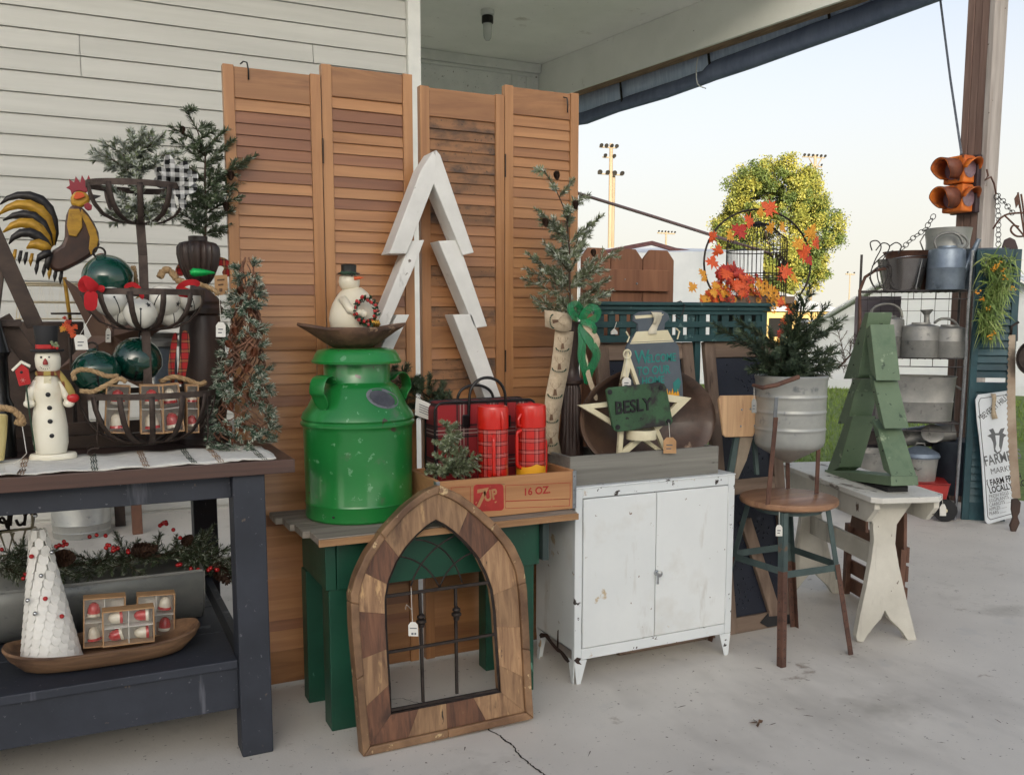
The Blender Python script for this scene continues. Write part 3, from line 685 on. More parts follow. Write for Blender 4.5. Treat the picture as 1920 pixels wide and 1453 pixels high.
# ================================================================== louvered shutters
SY = 3.03
def screen(label, xs, ztop, mids, variant, hook):
    X0 = at(xs[0], 400, SY).x
    t = thing('louvered_screen', label, 'shutter', (X0, SY, 0), group='folding louvered shutters')
    zt = [at(xs[0], ztop[0], SY).z, at(xs[2], ztop[1], SY).z]
    for p in range(2):
        xa = at(xs[p], 400, SY).x + (.002 if p else 0); xb = at(xs[p+1], 400, SY).x - (.002 if p == 0 else 0)
        yy = SY + (.004 if p else 0); z1 = zt[p]; sw = .034; th = .03
        mb = MB(); mb.box((xa, yy, .012), (xa+sw, yy+th, z1)); mb.build('stile', m_pinev, t, bevel=.002)
        mb = MB(); mb.box((xb-sw, yy, .012), (xb, yy+th, z1)); mb.build('stile', m_pinev, t, bevel=.002)
        xi, xj = xa+sw+.0005, xb-sw-.0005
        rails = [(z1-.098, z1-.004, m_pinek)] + [(a, b, m_pinek) for a, b in mids] + [(.014, .13, m_pinek)]
        for a, b, m in rails:
            mb = MB(); mb.box((xi, yy+.004, a), (xj, yy+th-.004, b)); mb.build('rail', m, t, bevel=.0015)
        # slat mesh in local coordinates about its centre
        def slat(m):
            mb = MB(); w2 = (xj-xi)/2-.0005; hh = .0212; ty = .004
            mb.add([(-w2,-.0105,-hh),(w2,-.0105,-hh),(w2,-.0045,-hh),(-w2,-.0045,-hh),(-w2,-.0035,hh),(w2,-.0035,hh),(w2,.0015,hh),(-w2,.0015,hh)],
                   [(0,3,2,1),(4,5,6,7),(0,1,5,4),(1,2,6,5),(2,3,7,6),(3,0,4,7)])
            return mb
        protos = {}
        zs = sorted([(a, b) for a, b, _ in rails]); rr = random.Random(11+p*3+variant)
        for (a0, b0), (a1, b1) in zip(zs, zs[1:]):
            gap = a1-b0; n = max(1, round(gap/.0365)); pt = gap/n
            for i in range(n):
                z = b0 + pt*(i+.5)
                r = rr.random(); f = z/z1
                if variant == 1 and p == 0 and f > .5: mm = m_pine_s if r < .85 else m_pine_m
                elif variant == 1: mm = m_pine if r < .75 else m_pine_m
                elif f < .30: mm = m_pine_m if r < .5 else (m_pine if r < .7 else m_pine_d)
                else: mm = m_pine if r < .62 else (m_pine_m if r < .78 else m_pine_d)
                loc = V(((xi+xj)/2, yy+th/2, z)) - ROOT[t]
                if mm not in protos:
                    o = slat(mm).build('slat', mm, t, root=None); me = o.data; protos[mm] = o
                    me.transform(Matrix.Translation(ROOT[t])); o.location = loc   # mesh is about its own centre
                else:
                    inst(protos[mm], t, loc + V((0, 0, rr.uniform(-.0012,.0012))), (rr.uniform(-.05,.05), rr.uniform(-.004,.004), 0))
        for zz in ((.25, 1.1, 1.8) if p == 0 else ()):
            mb = MB()
            mb.tube([(xb+.002, yy-.003, zz-.04), (xb+.002, yy-.003, zz+.04)], .003, 6); mb.build('hinge', m_hinge, t)
    hx, hz = at(*hook, SY).x, at(*hook, SY).z
    mb = MB(); mb.tube([V((hx+.008, SY-.003, hz-.045)), V((hx+.008, SY-.004, hz-.015)), V((hx+.004, SY-.006, hz+.006)), V((hx-.004, SY+.01, hz+.012)), V((hx-.012, SY+.02, hz+.006))], .0025, 6); mb.build('hook', m_black, t, smooth=180)
    return t
midz = (at(820,655,SY).z+.004, at(820,612,SY).z)
screen('left pair of folding louvered pine shutters, streaked honey and red brown', (427,608,777), (120,140), [midz], 0, (460,122))
screen('right pair of folding louvered pine shutters with grey mildew on its upper slats', (790,947,1085), (160,175), [midz], 1, (1060,188))

# ================================================================== green bench table with plank top
TZ = .622
gx0, gx1 = .605, 1.462; gy0, gy1 = 2.555, 3.0
t = thing('plank_table', 'small dark green painted table with a bare weathered plank top', 'table', (1.03, 2.8, 0))
n = 4
for i in range(n):
    ya = gy0 + (gy1-gy0)*i/n + .0012; yb = gy0 + (gy1-gy0)*(i+1)/n - .0012
    sk = -.02*i
    mb = MB(); mb.box((gx0+sk+random.uniform(-.006,.006), ya, TZ-.022), (gx1, yb, TZ+random.uniform(-.002,0))); mb.build('plank', m_greyplank if i else m_greyplank, t, bevel=.002)
mb = MB(); mb.box((gx0-.004, gy0-.010, TZ-.024), (gx1, gy0-.0005, TZ-.003)); mb.build('front_edge_strip', m_edgewood, t, bevel=.002)
ax0 = .640; ax1 = 1.37
for (ya, yb) in ((2.615,2.637),(2.93,2.952)):
    mb = MB(); mb.box((ax0+.03, ya, .445), (1.352, yb, TZ-.025)); mb.build('apron', m_greenpaint, t, bevel=.002)
mb = MB(); mb.box((ax0-.004, 2.6175, .445), (ax0+.028, 2.9295, TZ-.025)); mb.build('side_apron', m_greenpaint, t, bevel=.002)
mb = MB(); mb.box((1.354, 2.595, .46), (1.378, 2.9295, TZ-.025)); mb.build('end_cleat', mat('dark_end_board', (52,66,64),(40,52,52), rough=.7, scale=10, bump=.2), t, bevel=.002)
for (xa, xb, ya, yb) in ((.645,.735,2.624,2.705),(.63,.71,2.86,2.925),(1.265,1.345,2.640,2.70),(1.265,1.345,2.86,2.925)):
    mb = MB(); mb.box((xa, ya, 0), (xb, yb, .4445)); mb.build('leg', m_greenpaint, t, bevel=.003)

# ================================================================== white zig zag tree
WT = 2.90
t = thing('wooden_tree', 'tall white painted tree of angled lumber in front of the shutters', 'wooden tree', at(815,760,WT), group='cut lumber Christmas trees')
for pl, dep in (
    ([(818,281),(826,291),(889,474),(868,479),(813,345),(811,330)], .09),
    ([(812,284),(817,292),(819,332),(763,476),(729,476),(733,468),(790,318)], .088),
    ([(822,452),(859,450),(914,612),(890,616)], .085),
    ([(771,452),(796,450),(778,498),(724,622),(698,640),(702,622)], .083),
    ([(849,590),(885,589),(945,760),(916,764)], .080),
    ([(745,590),(768,590),(742,645),(700,745),(668,745)], .078)):
    mb = MB(); mb.prism([at(x, y, WT + (.0 if dep > .086 else .012)) for x, y in pl], (0, dep, 0)); mb.build('board', m_whitewood, t, bevel=.003)
p = at(930,762,WT); q = at(690,745,WT)
mb = MB(); mb.box((q.x, WT+.015, TZ+.0005), (p.x, WT+.09, TZ+.03)); mb.build('base_board', m_whitewood, t, bevel=.003)

# ================================================================== green milk can
cf = fl(677, 985, TZ); k = mpp(cf + V((.03,.17,0))); CR = 101*k
cc = V((cf.x, cf.y, TZ)) + V((math.sin(.26)*CR, math.cos(.26)*CR, 0))
def zc(y): return at(677, y, cc.y).z - TZ
zb = zc(970)
def zz(y): return max(0.0005, at(677, y, cc.y - CR*.3).z - TZ)
can = thing('milk_can', 'large glossy green milk can with a domed lid on the plank table', 'milk can', cc)
h = [zz(y) for y in (940, 800, 788, 780, 735, 718, 682, 676, 655, 647)]
mb = MB(); mb.lathe([(CR*.965,.0005),(CR*.985,.006),(CR*.975,h[0]-.006),(CR*.99,h[0]),(CR*.975,h[0]+.006),(CR*.99,h[1]-.01),(CR*1.0,h[1]),(CR*1.035,h[1]+.008),(CR*1.035,h[1]+.014),(CR*1.0,h[2]),(CR*1.025,h[2]+.007),(CR*.99,h[3]+.01),(CR*.90,h[3]+.03),(CR*.74,h[4]+.012),(CR*.655,h[5]-.004),(CR*.615,h[5]),(CR*.60,h[5]+.004),(CR*.60,h[6]+.004),(CR*.3,h[6]+.004),(0,h[6]+.004)], 64, cc)
can_body = mb.build('body', m_can, can, smooth=35)
mb = MB(); z = h[6]; mb.lathe([(CR*.62,z+.0045),(CR*.80,z+.001),(CR*.815,z+.008),(CR*.79,z+.014),(CR*.755,z+.028),(CR*.70,z+.042),(CR*.55,z+.048),(CR*.45,z+.044),(0,z+.042)], 64, cc); mb.build('lid', m_can, can, smooth=50)
LIDZ = TZ + z + .0485
for s in (-1, 1):
    d = V((-.84,-.54,0))
    if s == 1: d = V((.97,.22,0))
    side = V((-d.y, d.x, 0))
    P = [(.70,h[4]+.026),(.80,h[4]+.055),(.93,h[5]+.028),(1.06,h[5]+.016),(1.11,h[5]-.03),(1.03,h[4]-.0),(.93,h[3]+.022)]
    A = []; B = []
    for r, z in P:
        c = cc + d*CR*r*.97 + V((0,0,z)); wdt = .034
        A.append(c-side*wdt); B.append(c+side*wdt)
    mb = MB(); mb.strip(A, B); mb.build('handle', m_can, can, smooth=180, solid=.007, sub=2)
# oval zinc patch
from mathutils.bvhtree import BVHTree
cbm = can_body.data; canbvh = BVHTree.FromPolygons([v.co + ROOT[can] for v in cbm.vertices], [tuple(p.vertices) for p in cbm.polygons])
def on_shoulder(x, y): return canbvh.ray_cast(CC, ray(x, y).normalized())[0]
for nm, sc, m, off in (('label_rim', 1, m_lead, .0), ('label_plate', .78, mat('dark_zinc', (92,92,98), (74,74,80), rough=.45, metal=.5, scale=22), -.0018)):
    mb = MB(); P = []
    for i in range(28):
        a = 2*PI*i/28; P.append(on_shoulder(717+30*sc*math.cos(a)+4*math.sin(a), 747+19*sc*math.sin(a)+4*math.cos(a)) - FW*(.0015-off))
    c = on_shoulder(717,747) - FW*(.002-off)
    mb.add(P+[c], [(i, (i+1) % 28, 28) for i in range(28)]); mb.build(nm, m, can, smooth=180)
mb = MB(); p = at(625,970,cc.y-CR*.88); mb.sphere(p, .004, 8, 6); mb.build('drain_hole', m_black, can)

# ================================================================== dough bowl and snowman on the can
bc = V((cc.x-.012, cc.y, LIDZ)); kb = mpp(bc)
t = thing('dough_bowl', 'dark oblong wooden dough bowl balanced on the green milk can', 'bowl', bc)
mb = MB(); vs = []; fs = []; N = 48
rings = [(.0,.002,.30,.0),(.42,.0,.40,.0),(.62,.016,.68,.0),(.82,.040,.9,.0),(1.0,.058,1.0,1),(.985,.066,.985,1),(.80,.060,.86,.0),(.55,.046,.6,.0),(0,.042,0,.0)]
for (rx, z, ry, e) in rings:
    for i in range(N):
        a = 2*PI*i/N; cx = math.cos(a); lug = 1 + .42*max(0, abs(cx)-.80)/.2*(1 if e or rx > .7 else .35)
        vs.append(bc + V((cx*.125*rx*lug, math.sin(a)*.115*ry, z + (.014*max(0, abs(cx)-.8)/.2 if rx > .75 else 0))))
for j in range(len(rings)-1):
    for i in range(N): fs.append((j*N+i, j*N+(i+1) % N, (j+1)*N+(i+1) % N, (j+1)*N+i))
mb.add(vs, fs); bowl_o = mb.build('bowl', m_bowlwood, t, smooth=50)
t = thing('snowman_figurine', 'white wax snowman figurine in a black hat holding a small wreath', 'figurine', bc + V((0,0,.043)))
sc0 = at(663, 612, cc.y); k = mpp(sc0)
def sp(x, y, r, sx=1, sy=.8, sz=1, mt=m_wax, nm='body', dy=0, n=24, m=16):
    mb = MB(); mb.sphere(at(x, y, cc.y+dy), r*k, n, m, sx, sy, sz); return mb
kf0 = bc.z + .0425
mb = MB(); prof = [(0,612),(44,612),(48,606),(49.5,598),(47,584),(42,570),(35,558),(28,549),(21,543),(15,539),(0,538)]
mb.lathe([(r*k*.95, max(kf0, at(664,y,cc.y).z) if y < 612 else kf0) for r, y in prof], 40, V((at(664,600,cc.y).x, cc.y, 0)), sy=.82); mb.build('body', m_wax, t, smooth=180)
mb = MB(); mb.lathe([(r*k, at(655,y,cc.y).z) for r, y in ((0,546),(13,544),(18.5,536),(19.5,528),(18,520),(13,514),(0,512))], 32, V((at(655,530,cc.y).x, cc.y, 0)), sy=.9); mb.build('head', m_wax, t, smooth=180)
mb = MB(); mb.tube([at(642,560,cc.y-.035), at(656,580,cc.y-.066), at(680,588,cc.y-.078)], [8*k,8.5*k,6.5*k], 10); mb.sphere(at(682,588,cc.y-.078), 7.5*k, 12, 8); mb.build('arm', m_wax, t, smooth=180)
mb = MB(); mb.lathe([(0,0),(20*k,0),(21*k,1.5*k),(20*k,3*k),(14.5*k,3.4*k),(14*k,8*k),(14.5*k,17*k),(12*k,19*k),(0,19*k)], 24, at(654,515,cc.y-.004)); mb.build('hat', m_black, t, smooth=40)
mb = MB()
for i in range(9): mb.sphere(at(641+i*3.0, 511+(i % 3), cc.y-.036), 3.0*k, 6, 5, 1, .6, 1)
mb.build('hat_holly', m_holly, t)
mb = MB(); mb.lathe([(0,0),(4.2*k,0),(2.6*k,10*k),(0,19*k)], 12, (0,0,0)); M = frame(at(667,521,cc.y-.018), (0,0,1), (0,1,0)); M = frame(at(664,522,cc.y-.026), V((.35,1,0)), V((-.08,0,1)))
mb.v = [tuple(M @ V(p)) for p in mb.v]; mb.build('nose', m_orange, t, smooth=60)
mb = MB(); mb.sphere(at(660,517,cc.y-.033), 1.8*k, 8, 6); mb.build('eye', m_black, t)
wt = MB(); wr = MB(); wc = at(687,583,cc.y-.082); rr = random.Random(2)
for i in range(130):
    a = 2*PI*i/130*5; R = rr.uniform(17,27)*k; c = wc + V((math.cos(a)*R*.85, rr.uniform(-.008,.008), math.sin(a)*R*1.05))
    d = V((rr.uniform(-1,1), rr.uniform(-1,.2), rr.uniform(-1,1))).normalized(); e = d.orthogonal().normalized()
    (wt if i % 4 else wr).add([c-d*5*k, c+e*3*k, c+d*6*k, c-e*3*k], [(0,1,2,3)]) if i % 4 else wr.sphere(c, 3.2*k, 8, 6)
w_ = wt.build('wreath', m_holly, t); wr.build('ribbon_berries', m_red, w_)
mb = MB()
for i in range(4): mb.tube([at(696+i*4,600,cc.y-.085), at(700+i*4,608,cc.y-.085), at(699+i*3,613,cc.y-.08)], 2*k, 6)
mb.build('fringe', m_gold, t, smooth=180)

# ================================================================== soda crate on the table
cY = 2.60
x0 = at(818,930,cY).x; x1 = at(1079,930,cY).x; ct = at(950,893,cY).z; cb = TZ + .001
t = thing('soda_crate', 'wooden soda crate with red print and metal corners on the table edge', 'crate', ((x0+x1)/2, cY+.14, cb))
ch = ct - cb
mb = MB(); mb.box((x0+.002, cY, cb+.001), (x1-.002, cY+.012, ct)); mb.build('front_board', m_crate, t, bevel=.0015)
mb = MB(); mb.box((x0+.002, cY+.285, cb+.001), (x1-.002, cY+.297, ct-.004)); mb.build('back_board', m_crate, t, bevel=.0015)
for xa in (x0+.001, x1-.015):
    mb = MB(); mb.box((xa, cY+.0125, cb+.001), (xa+.014, cY+.2845, ct+.002)); mb.build('end_board', m_crate, t, bevel=.0015)
mb = MB(); mb.box((x0+.0155, cY+.0125, cb+.002), (x1-.0155, cY+.2845, cb+.010)); mb.build('bottom_board', m_crate, t)
for xa, s in ((x0, -1), (x1, 1)):
    mb = MB(); w_ = .012
    mb.box((xa-(0 if s < 0 else w_), cY-.0022, cb+.002), (xa+(w_ if s < 0 else 0), cY-.0006, ct+.001)); mb.box((xa-(.0022 if s < 0 else -.0004), cY-.0022, cb+.002), (xa+(-.0004 if s < 0 else .0022), cY+.018, ct+.001))
    st = mb.build('corner_strap', m_galvstrap, t, bevel=.0008)
    mb = MB()
    for f in (.12,.5,.86): mb.sphere((xa-s*.006, cY-.0026, cb+ch*f), .0028, 8, 5, 1, .5, 1)
    mb.build('nail', m_lead, st)
Mt = lambda x, y: frame(at(x, y, cY-.0012), (1,0,0), (0,0,1))
kk = mpp(at(950,920,cY))/math.cos(.0)
def flatpx(mb, pl, Y, th=.0006): return mb.prism([at(x, y, Y) for x, y in pl], (0, th, 0))
def outline(mb, pl, Y, w):
    P = [at(x, y, Y) for x, y in pl]
    for a, b in zip(P, P[1:]+P[:1]): mb.bar(a, b, .0006, w, (0,0,1) if abs(b.z-a.z) < abs(b.x-a.x) else (1,0,0))
mb = MB(); outline(mb, [(948,910),(1069,905),(1069,935),(948,940)], cY-.0006, .0013); outline(mb, [(948,939),(1068,935),(1068,948),(948,953)], cY-.0006, .0013); outline(mb, [(846,914),(882,912),(882,952),(846,956)], cY-.0006, .0013)
mb.build('red_ruled_border', m_cratered, t)
rp = []
for cx, cy, a0 in ((895,915,180),(937,914,270),(938,950,0),(895,952,90)):
    for i in range(5): a = math.radians(a0+i*22.5); rp.append((cx+7*math.cos(a), cy+7*math.sin(a)))
mb = MB(); flatpx(mb, rp, cY-.0007); lg = mb.build('logo_panel', m_cratered, t)
mb = text('7', .078, frame(at(891,951,cY-.0014), (1,0,.10), (.10,0,1)), .0004, bold=.002, shear=.22); mb2 = text('UP', .046, frame(at(909,940,cY-.0014), (1,0,.16), (-.0,0,1)), .0004, bold=.0015, sx=.82)
mb.add(mb2.v, mb2.f); mb.build('logo_lettering', m_crate, lg)
text('16 OZ.', .034, frame(at(981,929,cY-.0012), (1,0,.01), (0,0,1)), .0005, 'size_lettering', m_cratered, t, bold=.0006)

# ---- contents: plaid bag, thermoses, little spruce
bY = 2.80; bx0 = at(815,800,bY).x; bx1 = at(1004,800,bY).x; bz1 = at(905,752,bY).z
t = thing('plaid_bag', 'red plaid zip bag with black piping and twin handles in the crate', 'bag', ((bx0+bx1)/2, bY, cb+.011))
def rrect(xa, xb, za, zb_, r, n=6):
    P = []
    for cx, cz, a0 in ((xb-r, zb_-r, 0), (xa+r, zb_-r, 90), (xa+r, za+r, 180), (xb-r, za+r, 270)):
        for i in range(n+1): a = math.radians(a0+90*i/n); P.append((cx+r*math.cos(a), cz+r*math.sin(a)))
    return P
P = rrect(bx0, bx1, cb+.0115, bz1, .03)
mb = MB(); mb.prism([(x, bY, z) for x, z in P], (0,.085,0)); mb.build('cloth_body', m_plaidbag, t, bevel=.006)
mb = MB(); mb.tube([(x, bY-.001, z) for x, z in P], .0042, 6, closed=True); mb.build('piping', m_black, t, smooth=180)
mb = MB(); mb.tube([(x, bY+.086, z) for x, z in P], .0042, 6, closed=True); mb.build('piping', m_black, t, smooth=180)
for xl, xr, yt, Y in ((880,948,708,bY-.006),(858,925,722,bY+.09)):
    P = []; zb_ = 800 if Y < bY else 762
    for i in range(17):
        a = PI*i/16; P.append(at((xl+xr)/2-(xr-xl)/2*math.cos(a), 752-(752-yt)*math.sin(a)**.8, Y))
    P = [at(xl-1, zb_, Y), at(xl-1, 775, Y)] + P + ([at(xr+1, 775, Y), at(xr+1, zb_, Y)])
    mb = MB(); mb.tube(P, .0052, 8); mb.build('handle', m_black, t, smooth=180)
for xx in (874, 952):
    mb = MB(); p = at(xx, 790, bY-.012); mb.box((p.x-.013, bY-.012, p.z-.02), (p.x+.013, bY-.0055, p.z+.022)); mb.build('handle_patch', m_black, t, bevel=.004)
def thermos(label, xc, w, ytop, ycup, ybot, Y, hand, cuph):
    top = at(xc, ytop+4, Y); k = mpp(top); R = w/2*k*.965; zb_ = cb+.011; zt = top.z; zcup = at(xc, ycup, Y).z
    t = thing('thermos', label, 'thermos', (top.x, Y, zb_), group='plaid thermoses in the crate')
    o = V((top.x, Y, 0))
    mb = MB(); mb.lathe([(R*.97,zb_),(R,zb_+.004),(R,zcup-.001),(R*.9,zcup)], 40, o); mb.build('plaid_body', m_plaidth, t, smooth=40)
    mb = MB(); mb.lathe([(R*1.0,zcup+.0005),(R*1.02,zcup+.004),(R*1.01,zt-.008),(R*.96,zt-.001),(R*.88,zt),(R*.80,zt-.003),(R*.76,zt-.008),(0,zt-.007)], 40, o); cup = mb.build('cup_lid', m_redplastic, t, smooth=40)
    for (ang, ya, yb, d) in hand:
        dr = V((math.cos(ang), math.sin(ang), 0)); za = at(xc, ya, Y).z; zb2 = at(xc, yb, Y).z
        mb = MB(); P = [o+dr*R*.97+V((0,0,za)), o+dr*(R+d)+V((0,0,za-.003)), o+dr*(R+d+.002)+V((0,0,za-.012)), o+dr*(R+d+.002)+V((0,0,zb2+.012)), o+dr*(R+d*.7)+V((0,0,zb2+.003)), o+dr*R*.97+V((0,0,zb2-.002))]
        mb.tube(P, .0058, 8, flat=1.25); mb.build('handle', m_redplastic, t, smooth=60)
    for (ang, ya, yb, d) in cuph:
        dr = V((math.cos(ang), math.sin(ang), 0)); za = at(xc, ya, Y).z; zb2 = at(xc, yb, Y).z
        mb = MB(); mb.tube([o+dr*R*.98+V((0,0,za)), o+dr*(R+d)+V((0,0,za*.6+zb2*.4)), o+dr*(R+d)+V((0,0,zb2+.004)), o+dr*R*.98+V((0,0,zb2))], .0042, 8, flat=1.3); mb.build('cup_handle', m_redplastic, cup, smooth=60)
    return t, o, R, zb_
ty = cY+.075
thermos('red plaid thermos standing left in the crate with its handle to the front', 924, 60, 757, 803, 897, ty, [(-1.95,815,886,.012)], [(-1.4,770,802,.006)])
t, o, R, zb_ = thermos('red plaid thermos standing right in the crate with a yellow paper label', 995, 59, 754, 800, 895, ty+.02, [(-2.75,805,872,.016),(.2,828,892,.012)], [(-2.75,774,796,.012)])
mb = MB(); A = []; B = []
for i in range(17):
    a = math.radians(-185+i*11.5); zt = at(995,868 + 6*abs(math.sin((i-8)/8*PI)) - (6 if i in (0,16) else 0),ty).z
    A.append(o+V((math.cos(a)*R*1.012, math.sin(a)*R*1.012, zb_+.006))); B.append(o+V((math.cos(a)*R*1.012, math.sin(a)*R*1.012, zt)))
mb.strip(A, B); lb = mb.build('paper_label', m_yellow, t, smooth=180)
def cyltext(body, size, a0, z, mt, par, o=o, R=R):
    me = text(body, size, Matrix(), .0003, shear=.2); 
    me.v = [tuple(o+V((math.cos(a0+p[0]/R)*(R*1.022+p[2]), math.sin(a0+p[0]/R)*(R*1.022+p[2]), z+p[1]+p[0]*.12))) for p in me.v]
    me.build('label_lettering', mt, par)
cyltext('ldin\'s', .017, math.radians(-170), zb_+.032, m_black, lb); cyltext('mos', .013, math.radians(-150), zb_+.018, m_card, lb)
# little spruce in the crate
def spruce_px(name, label, Y, trunk, tips, nsub=6, frost=.1, L=.016, dens=800, seed=1, mats=None, cones=(), group=None, cat='artificial tree', jitter=.08, r=.003, sub=.5, wd=.0011, extra=0, fill=1, base=None):
    rr = random.Random(seed); P = [at(x, y, Y) for x, y in trunk]
    t = thing(name, label, cat, base or P[0], group)
    tw = MB(); nd = MB(); tw.tube(P, [r*(1.6-1.2*i/(len(P)-1)) for i in range(len(P))], 6)
    needles(nd, P[-2], P[-1], L, dens, frost=frost, rr=rr, wd=wd)
    zs = [p.z for p in P]
    def on(z):
        for a, b in zip(P, P[1:]):
            if a.z <= z <= b.z: return a.lerp(b, (z-a.z)/max(1e-6, b.z-a.z))
        return P[-1] if z > zs[-1] else P[0]
    for (x, y) in tips:
        e = at(x, y, Y); dx = abs(e.x - on(e.z).x)
        s = on(max(zs[0]+.01, e.z - dx*rr.uniform(.45,.9)))
        e = e + V((0, rr.uniform(-jitter, jitter)*.7, 0))
        spray(tw, nd, s, e, nsub, sub, L, dens, r*.7, frost, rr, bend=.04, flat=V((rr.uniform(-.3,.3),1,rr.uniform(-.4,.4))) if rr.random() < .5 else V((.3,0,1)), wd=wd)
    for i in range(extra):                                         # boughs towards and away from the viewer
        z = zs[0] + (zs[-1]-zs[0])*rr.uniform(.05,.75); s = on(z); sg = rr.choice((-1,-1,1))
        l = (zs[-1]-z)*.34*fill + .03
        e = s + V((rr.uniform(-.5,.5), sg*rr.uniform(.5,.9), rr.uniform(.1,.7))).normalized()*l
        spray(tw, nd, s, e, nsub, sub, L, dens, r*.6, frost, rr, bend=.04, wd=wd)
    tw.build('trunk', m_twig, t); nd.build('needles', mats or [m_needle, m_frost], t)
    for (x, y, rr_) in cones:
        mb = MB(); p = at(x, y, Y-.03); kq = mpp(p); cone(mb, p+V((0,0,rr_*kq)), (0,-.25,-1), rr_*kq*.8, rr_*kq*2.0); mb.build('pine_cone', m_cone, t)
    return t
spruce_px('mini_spruce', 'small light green spruce pick tucked in the crate beside the thermoses', cY+.06, [(840,892),(842,850),(838,800)],
    [(826,790),(836,792),(862,795),(808,826),(872,815),(803,872),(815,850),(880,842),(898,852),(895,872),(868,880),(850,870),(820,885),(845,815),(858,838),(800,885)], nsub=7, frost=.08, L=.016, dens=1500, seed=4, mats=[m_needle_lt, m_frost], jitter=.05, extra=10, wd=.0013)
# white card and swag behind the can
t = thing('info_card', 'white printed card hanging beside the milk can shoulder', 'card', at(790,745,2.86))
mb = MB(); pxprism(mb, [(780,745),(818,762),(812,790),(778,778)], 2.86, .0015); mb.build('card', m_card, t)
mb = MB()
for j in range(4): pxprism(mb, [(786,757+j*4.5),(808,766+j*4.5),(808,767.4+j*4.5),(786,758.4+j*4.5)], 2.8585, .0004)
mb.build('printed_lines', m_ink, t)
spruce_px('spruce_swag', 'dark spruce swag hooked behind the milk can handle', 2.94, [(738,690),(790,735),(850,775)][::-1],
    [(735,690),(760,684),(800,700),(830,715),(845,735),(770,730),(790,755),(740,715),(820,760),(852,770),(750,740),(775,780),(800,770),(760,760)], nsub=7, frost=.05, L=.024, dens=900, seed=6, mats=[m_needle_dk, m_needle], jitter=.05, extra=6, cat='greenery')
# ================================================================== arched window frame leaning on the table
AP0 = fl(682,1417); A1 = fl(1000,1350)
apex = at(828,908,2.535)
nA = (A1-AP0).cross(apex-AP0).normalized()
if nA.y > 0: nA = -nA                                             # towards the viewer
def zm(x, y): return (500+x/2.45, 860+y/2.45)
def ap(x, y, off=0): q = zm(x, y); return pv(q[0], q[1], AP0, nA) + nA*off
t = thing('arched_frame', 'leaning arched window frame of patchwork brown wood with iron grille', 'window frame', (AP0+A1)/2)
outL = [(440,1365),(425,1200),(412,1050),(398,900),(386,760),(383,620),(408,530),(455,430),(530,325),(635,213),(720,150),(790,120)]
outR = [(1222,1190),(1213,1050),(1207,900),(1200,760),(1192,600),(1176,490),(1130,390),(1060,305),(965,222),(880,160),(790,120)]
inL = [(572,1175),(562,1050),(552,900),(544,760),(542,640),(556,560),(594,470),(640,400),(690,345),(735,305),(778,278)]
inR = [(1078,1073),(1070,950),(1062,830),(1054,700),(1040,600),(1015,530),(975,450),(925,390),(868,335),(820,300),(778,278)]
def resample(pl, n):
    P = [V((a, b, 0)) for a, b in pl]; L = [0]
    for a, b in zip(P, P[1:]): L.append(L[-1]+(b-a).length)
    out = []
    for i in range(n+1):
        s = L[-1]*i/n
        for j in range(len(P)-1):
            if s <= L[j+1]+1e-6: f = (s-L[j])/max(1e-9, L[j+1]-L[j]); q = P[j].lerp(P[j+1], f); out.append((q.x, q.y)); break
    return out
NS = 36
oL, oR, iL, iR = (resample(x, NS) for x in (outL, outR, inL, inR))
mix = lambda a, b, f: (a[0]+(b[0]-a[0])*f, a[1]+(b[1]-a[1])*f)
TH = .045
def ringpiece(name, m, A, B, i0, i1, top, fa, fb, bev=.002):
    a = [mix(A[i], B[i], fa) for i in range(i0, i1+1)]; b = [mix(A[i], B[i], fb) for i in range(i0, i1+1)]
    pl = [ap(x, y, top) for x, y in a] + [ap(x, y, top) for x, y in b[::-1]]
    mb = MB(); mb.prism(pl, -nA*(TH+top)*.96); return mb.build(name, m, t, bevel=bev)
rr = random.Random(8)
for A, B in ((oL, iL), (oR, iR)):
    cuts = [0]
    while cuts[-1] < NS: cuts.append(min(NS, cuts[-1] + rr.choice((5,6,7))))
    if cuts[-1]-cuts[-2] < 3: cuts.pop(-2)
    cuts_done = []
    for a, b in zip(cuts, cuts[1:]):
        cuts_done.append(a)
        ringpiece('block', (m_frame, m_framed)[len(cuts_done) % 2 if rr.random() < .8 else 0], A, B, a, b, rr.uniform(-.001,.001), .25, 1, .0012)
    mc = [0, 9, 18, 27, NS]
    for a, b in zip(mc, mc[1:]): ringpiece('moulding', m_framem, A, B, a, b, .010, 0, .245, .004)
bl = [oL[0], oR[0]]; il = [iL[0], iR[0]]
nb = 4
for i in range(nb):
    f0, f1 = i/nb, (i+1)/nb
    q = [mix(mix(oL[0], iL[0], .25), mix(oR[0], iR[0], .25), f0), mix(mix(oL[0], iL[0], .25), mix(oR[0], iR[0], .25), f1), mix(iL[0], iR[0], f1), mix(iL[0], iR[0], f0)]
    mb = MB(); mb.prism([ap(x, y, rr.uniform(-.001,.001)) for x, y in q], -nA*TH*.96); mb.build('block', (m_framed, m_frame)[i % 2], t, bevel=.0012)
for i in range(2):
    f0, f1 = i/2, (i+1)/2
    q = [mix(oL[0], oR[0], f0), mix(oL[0], oR[0], f1), mix(mix(oL[0], iL[0], .245), mix(oR[0], iR[0], .245), f1), mix(mix(oL[0], iL[0], .245), mix(oR[0], iR[0], .245), f0)]
    mb = MB(); mb.prism([ap(x, y, .010) for x, y in q], -nA*(TH+.010)*.96); mb.build('moulding', m_framem, t, bevel=.004)
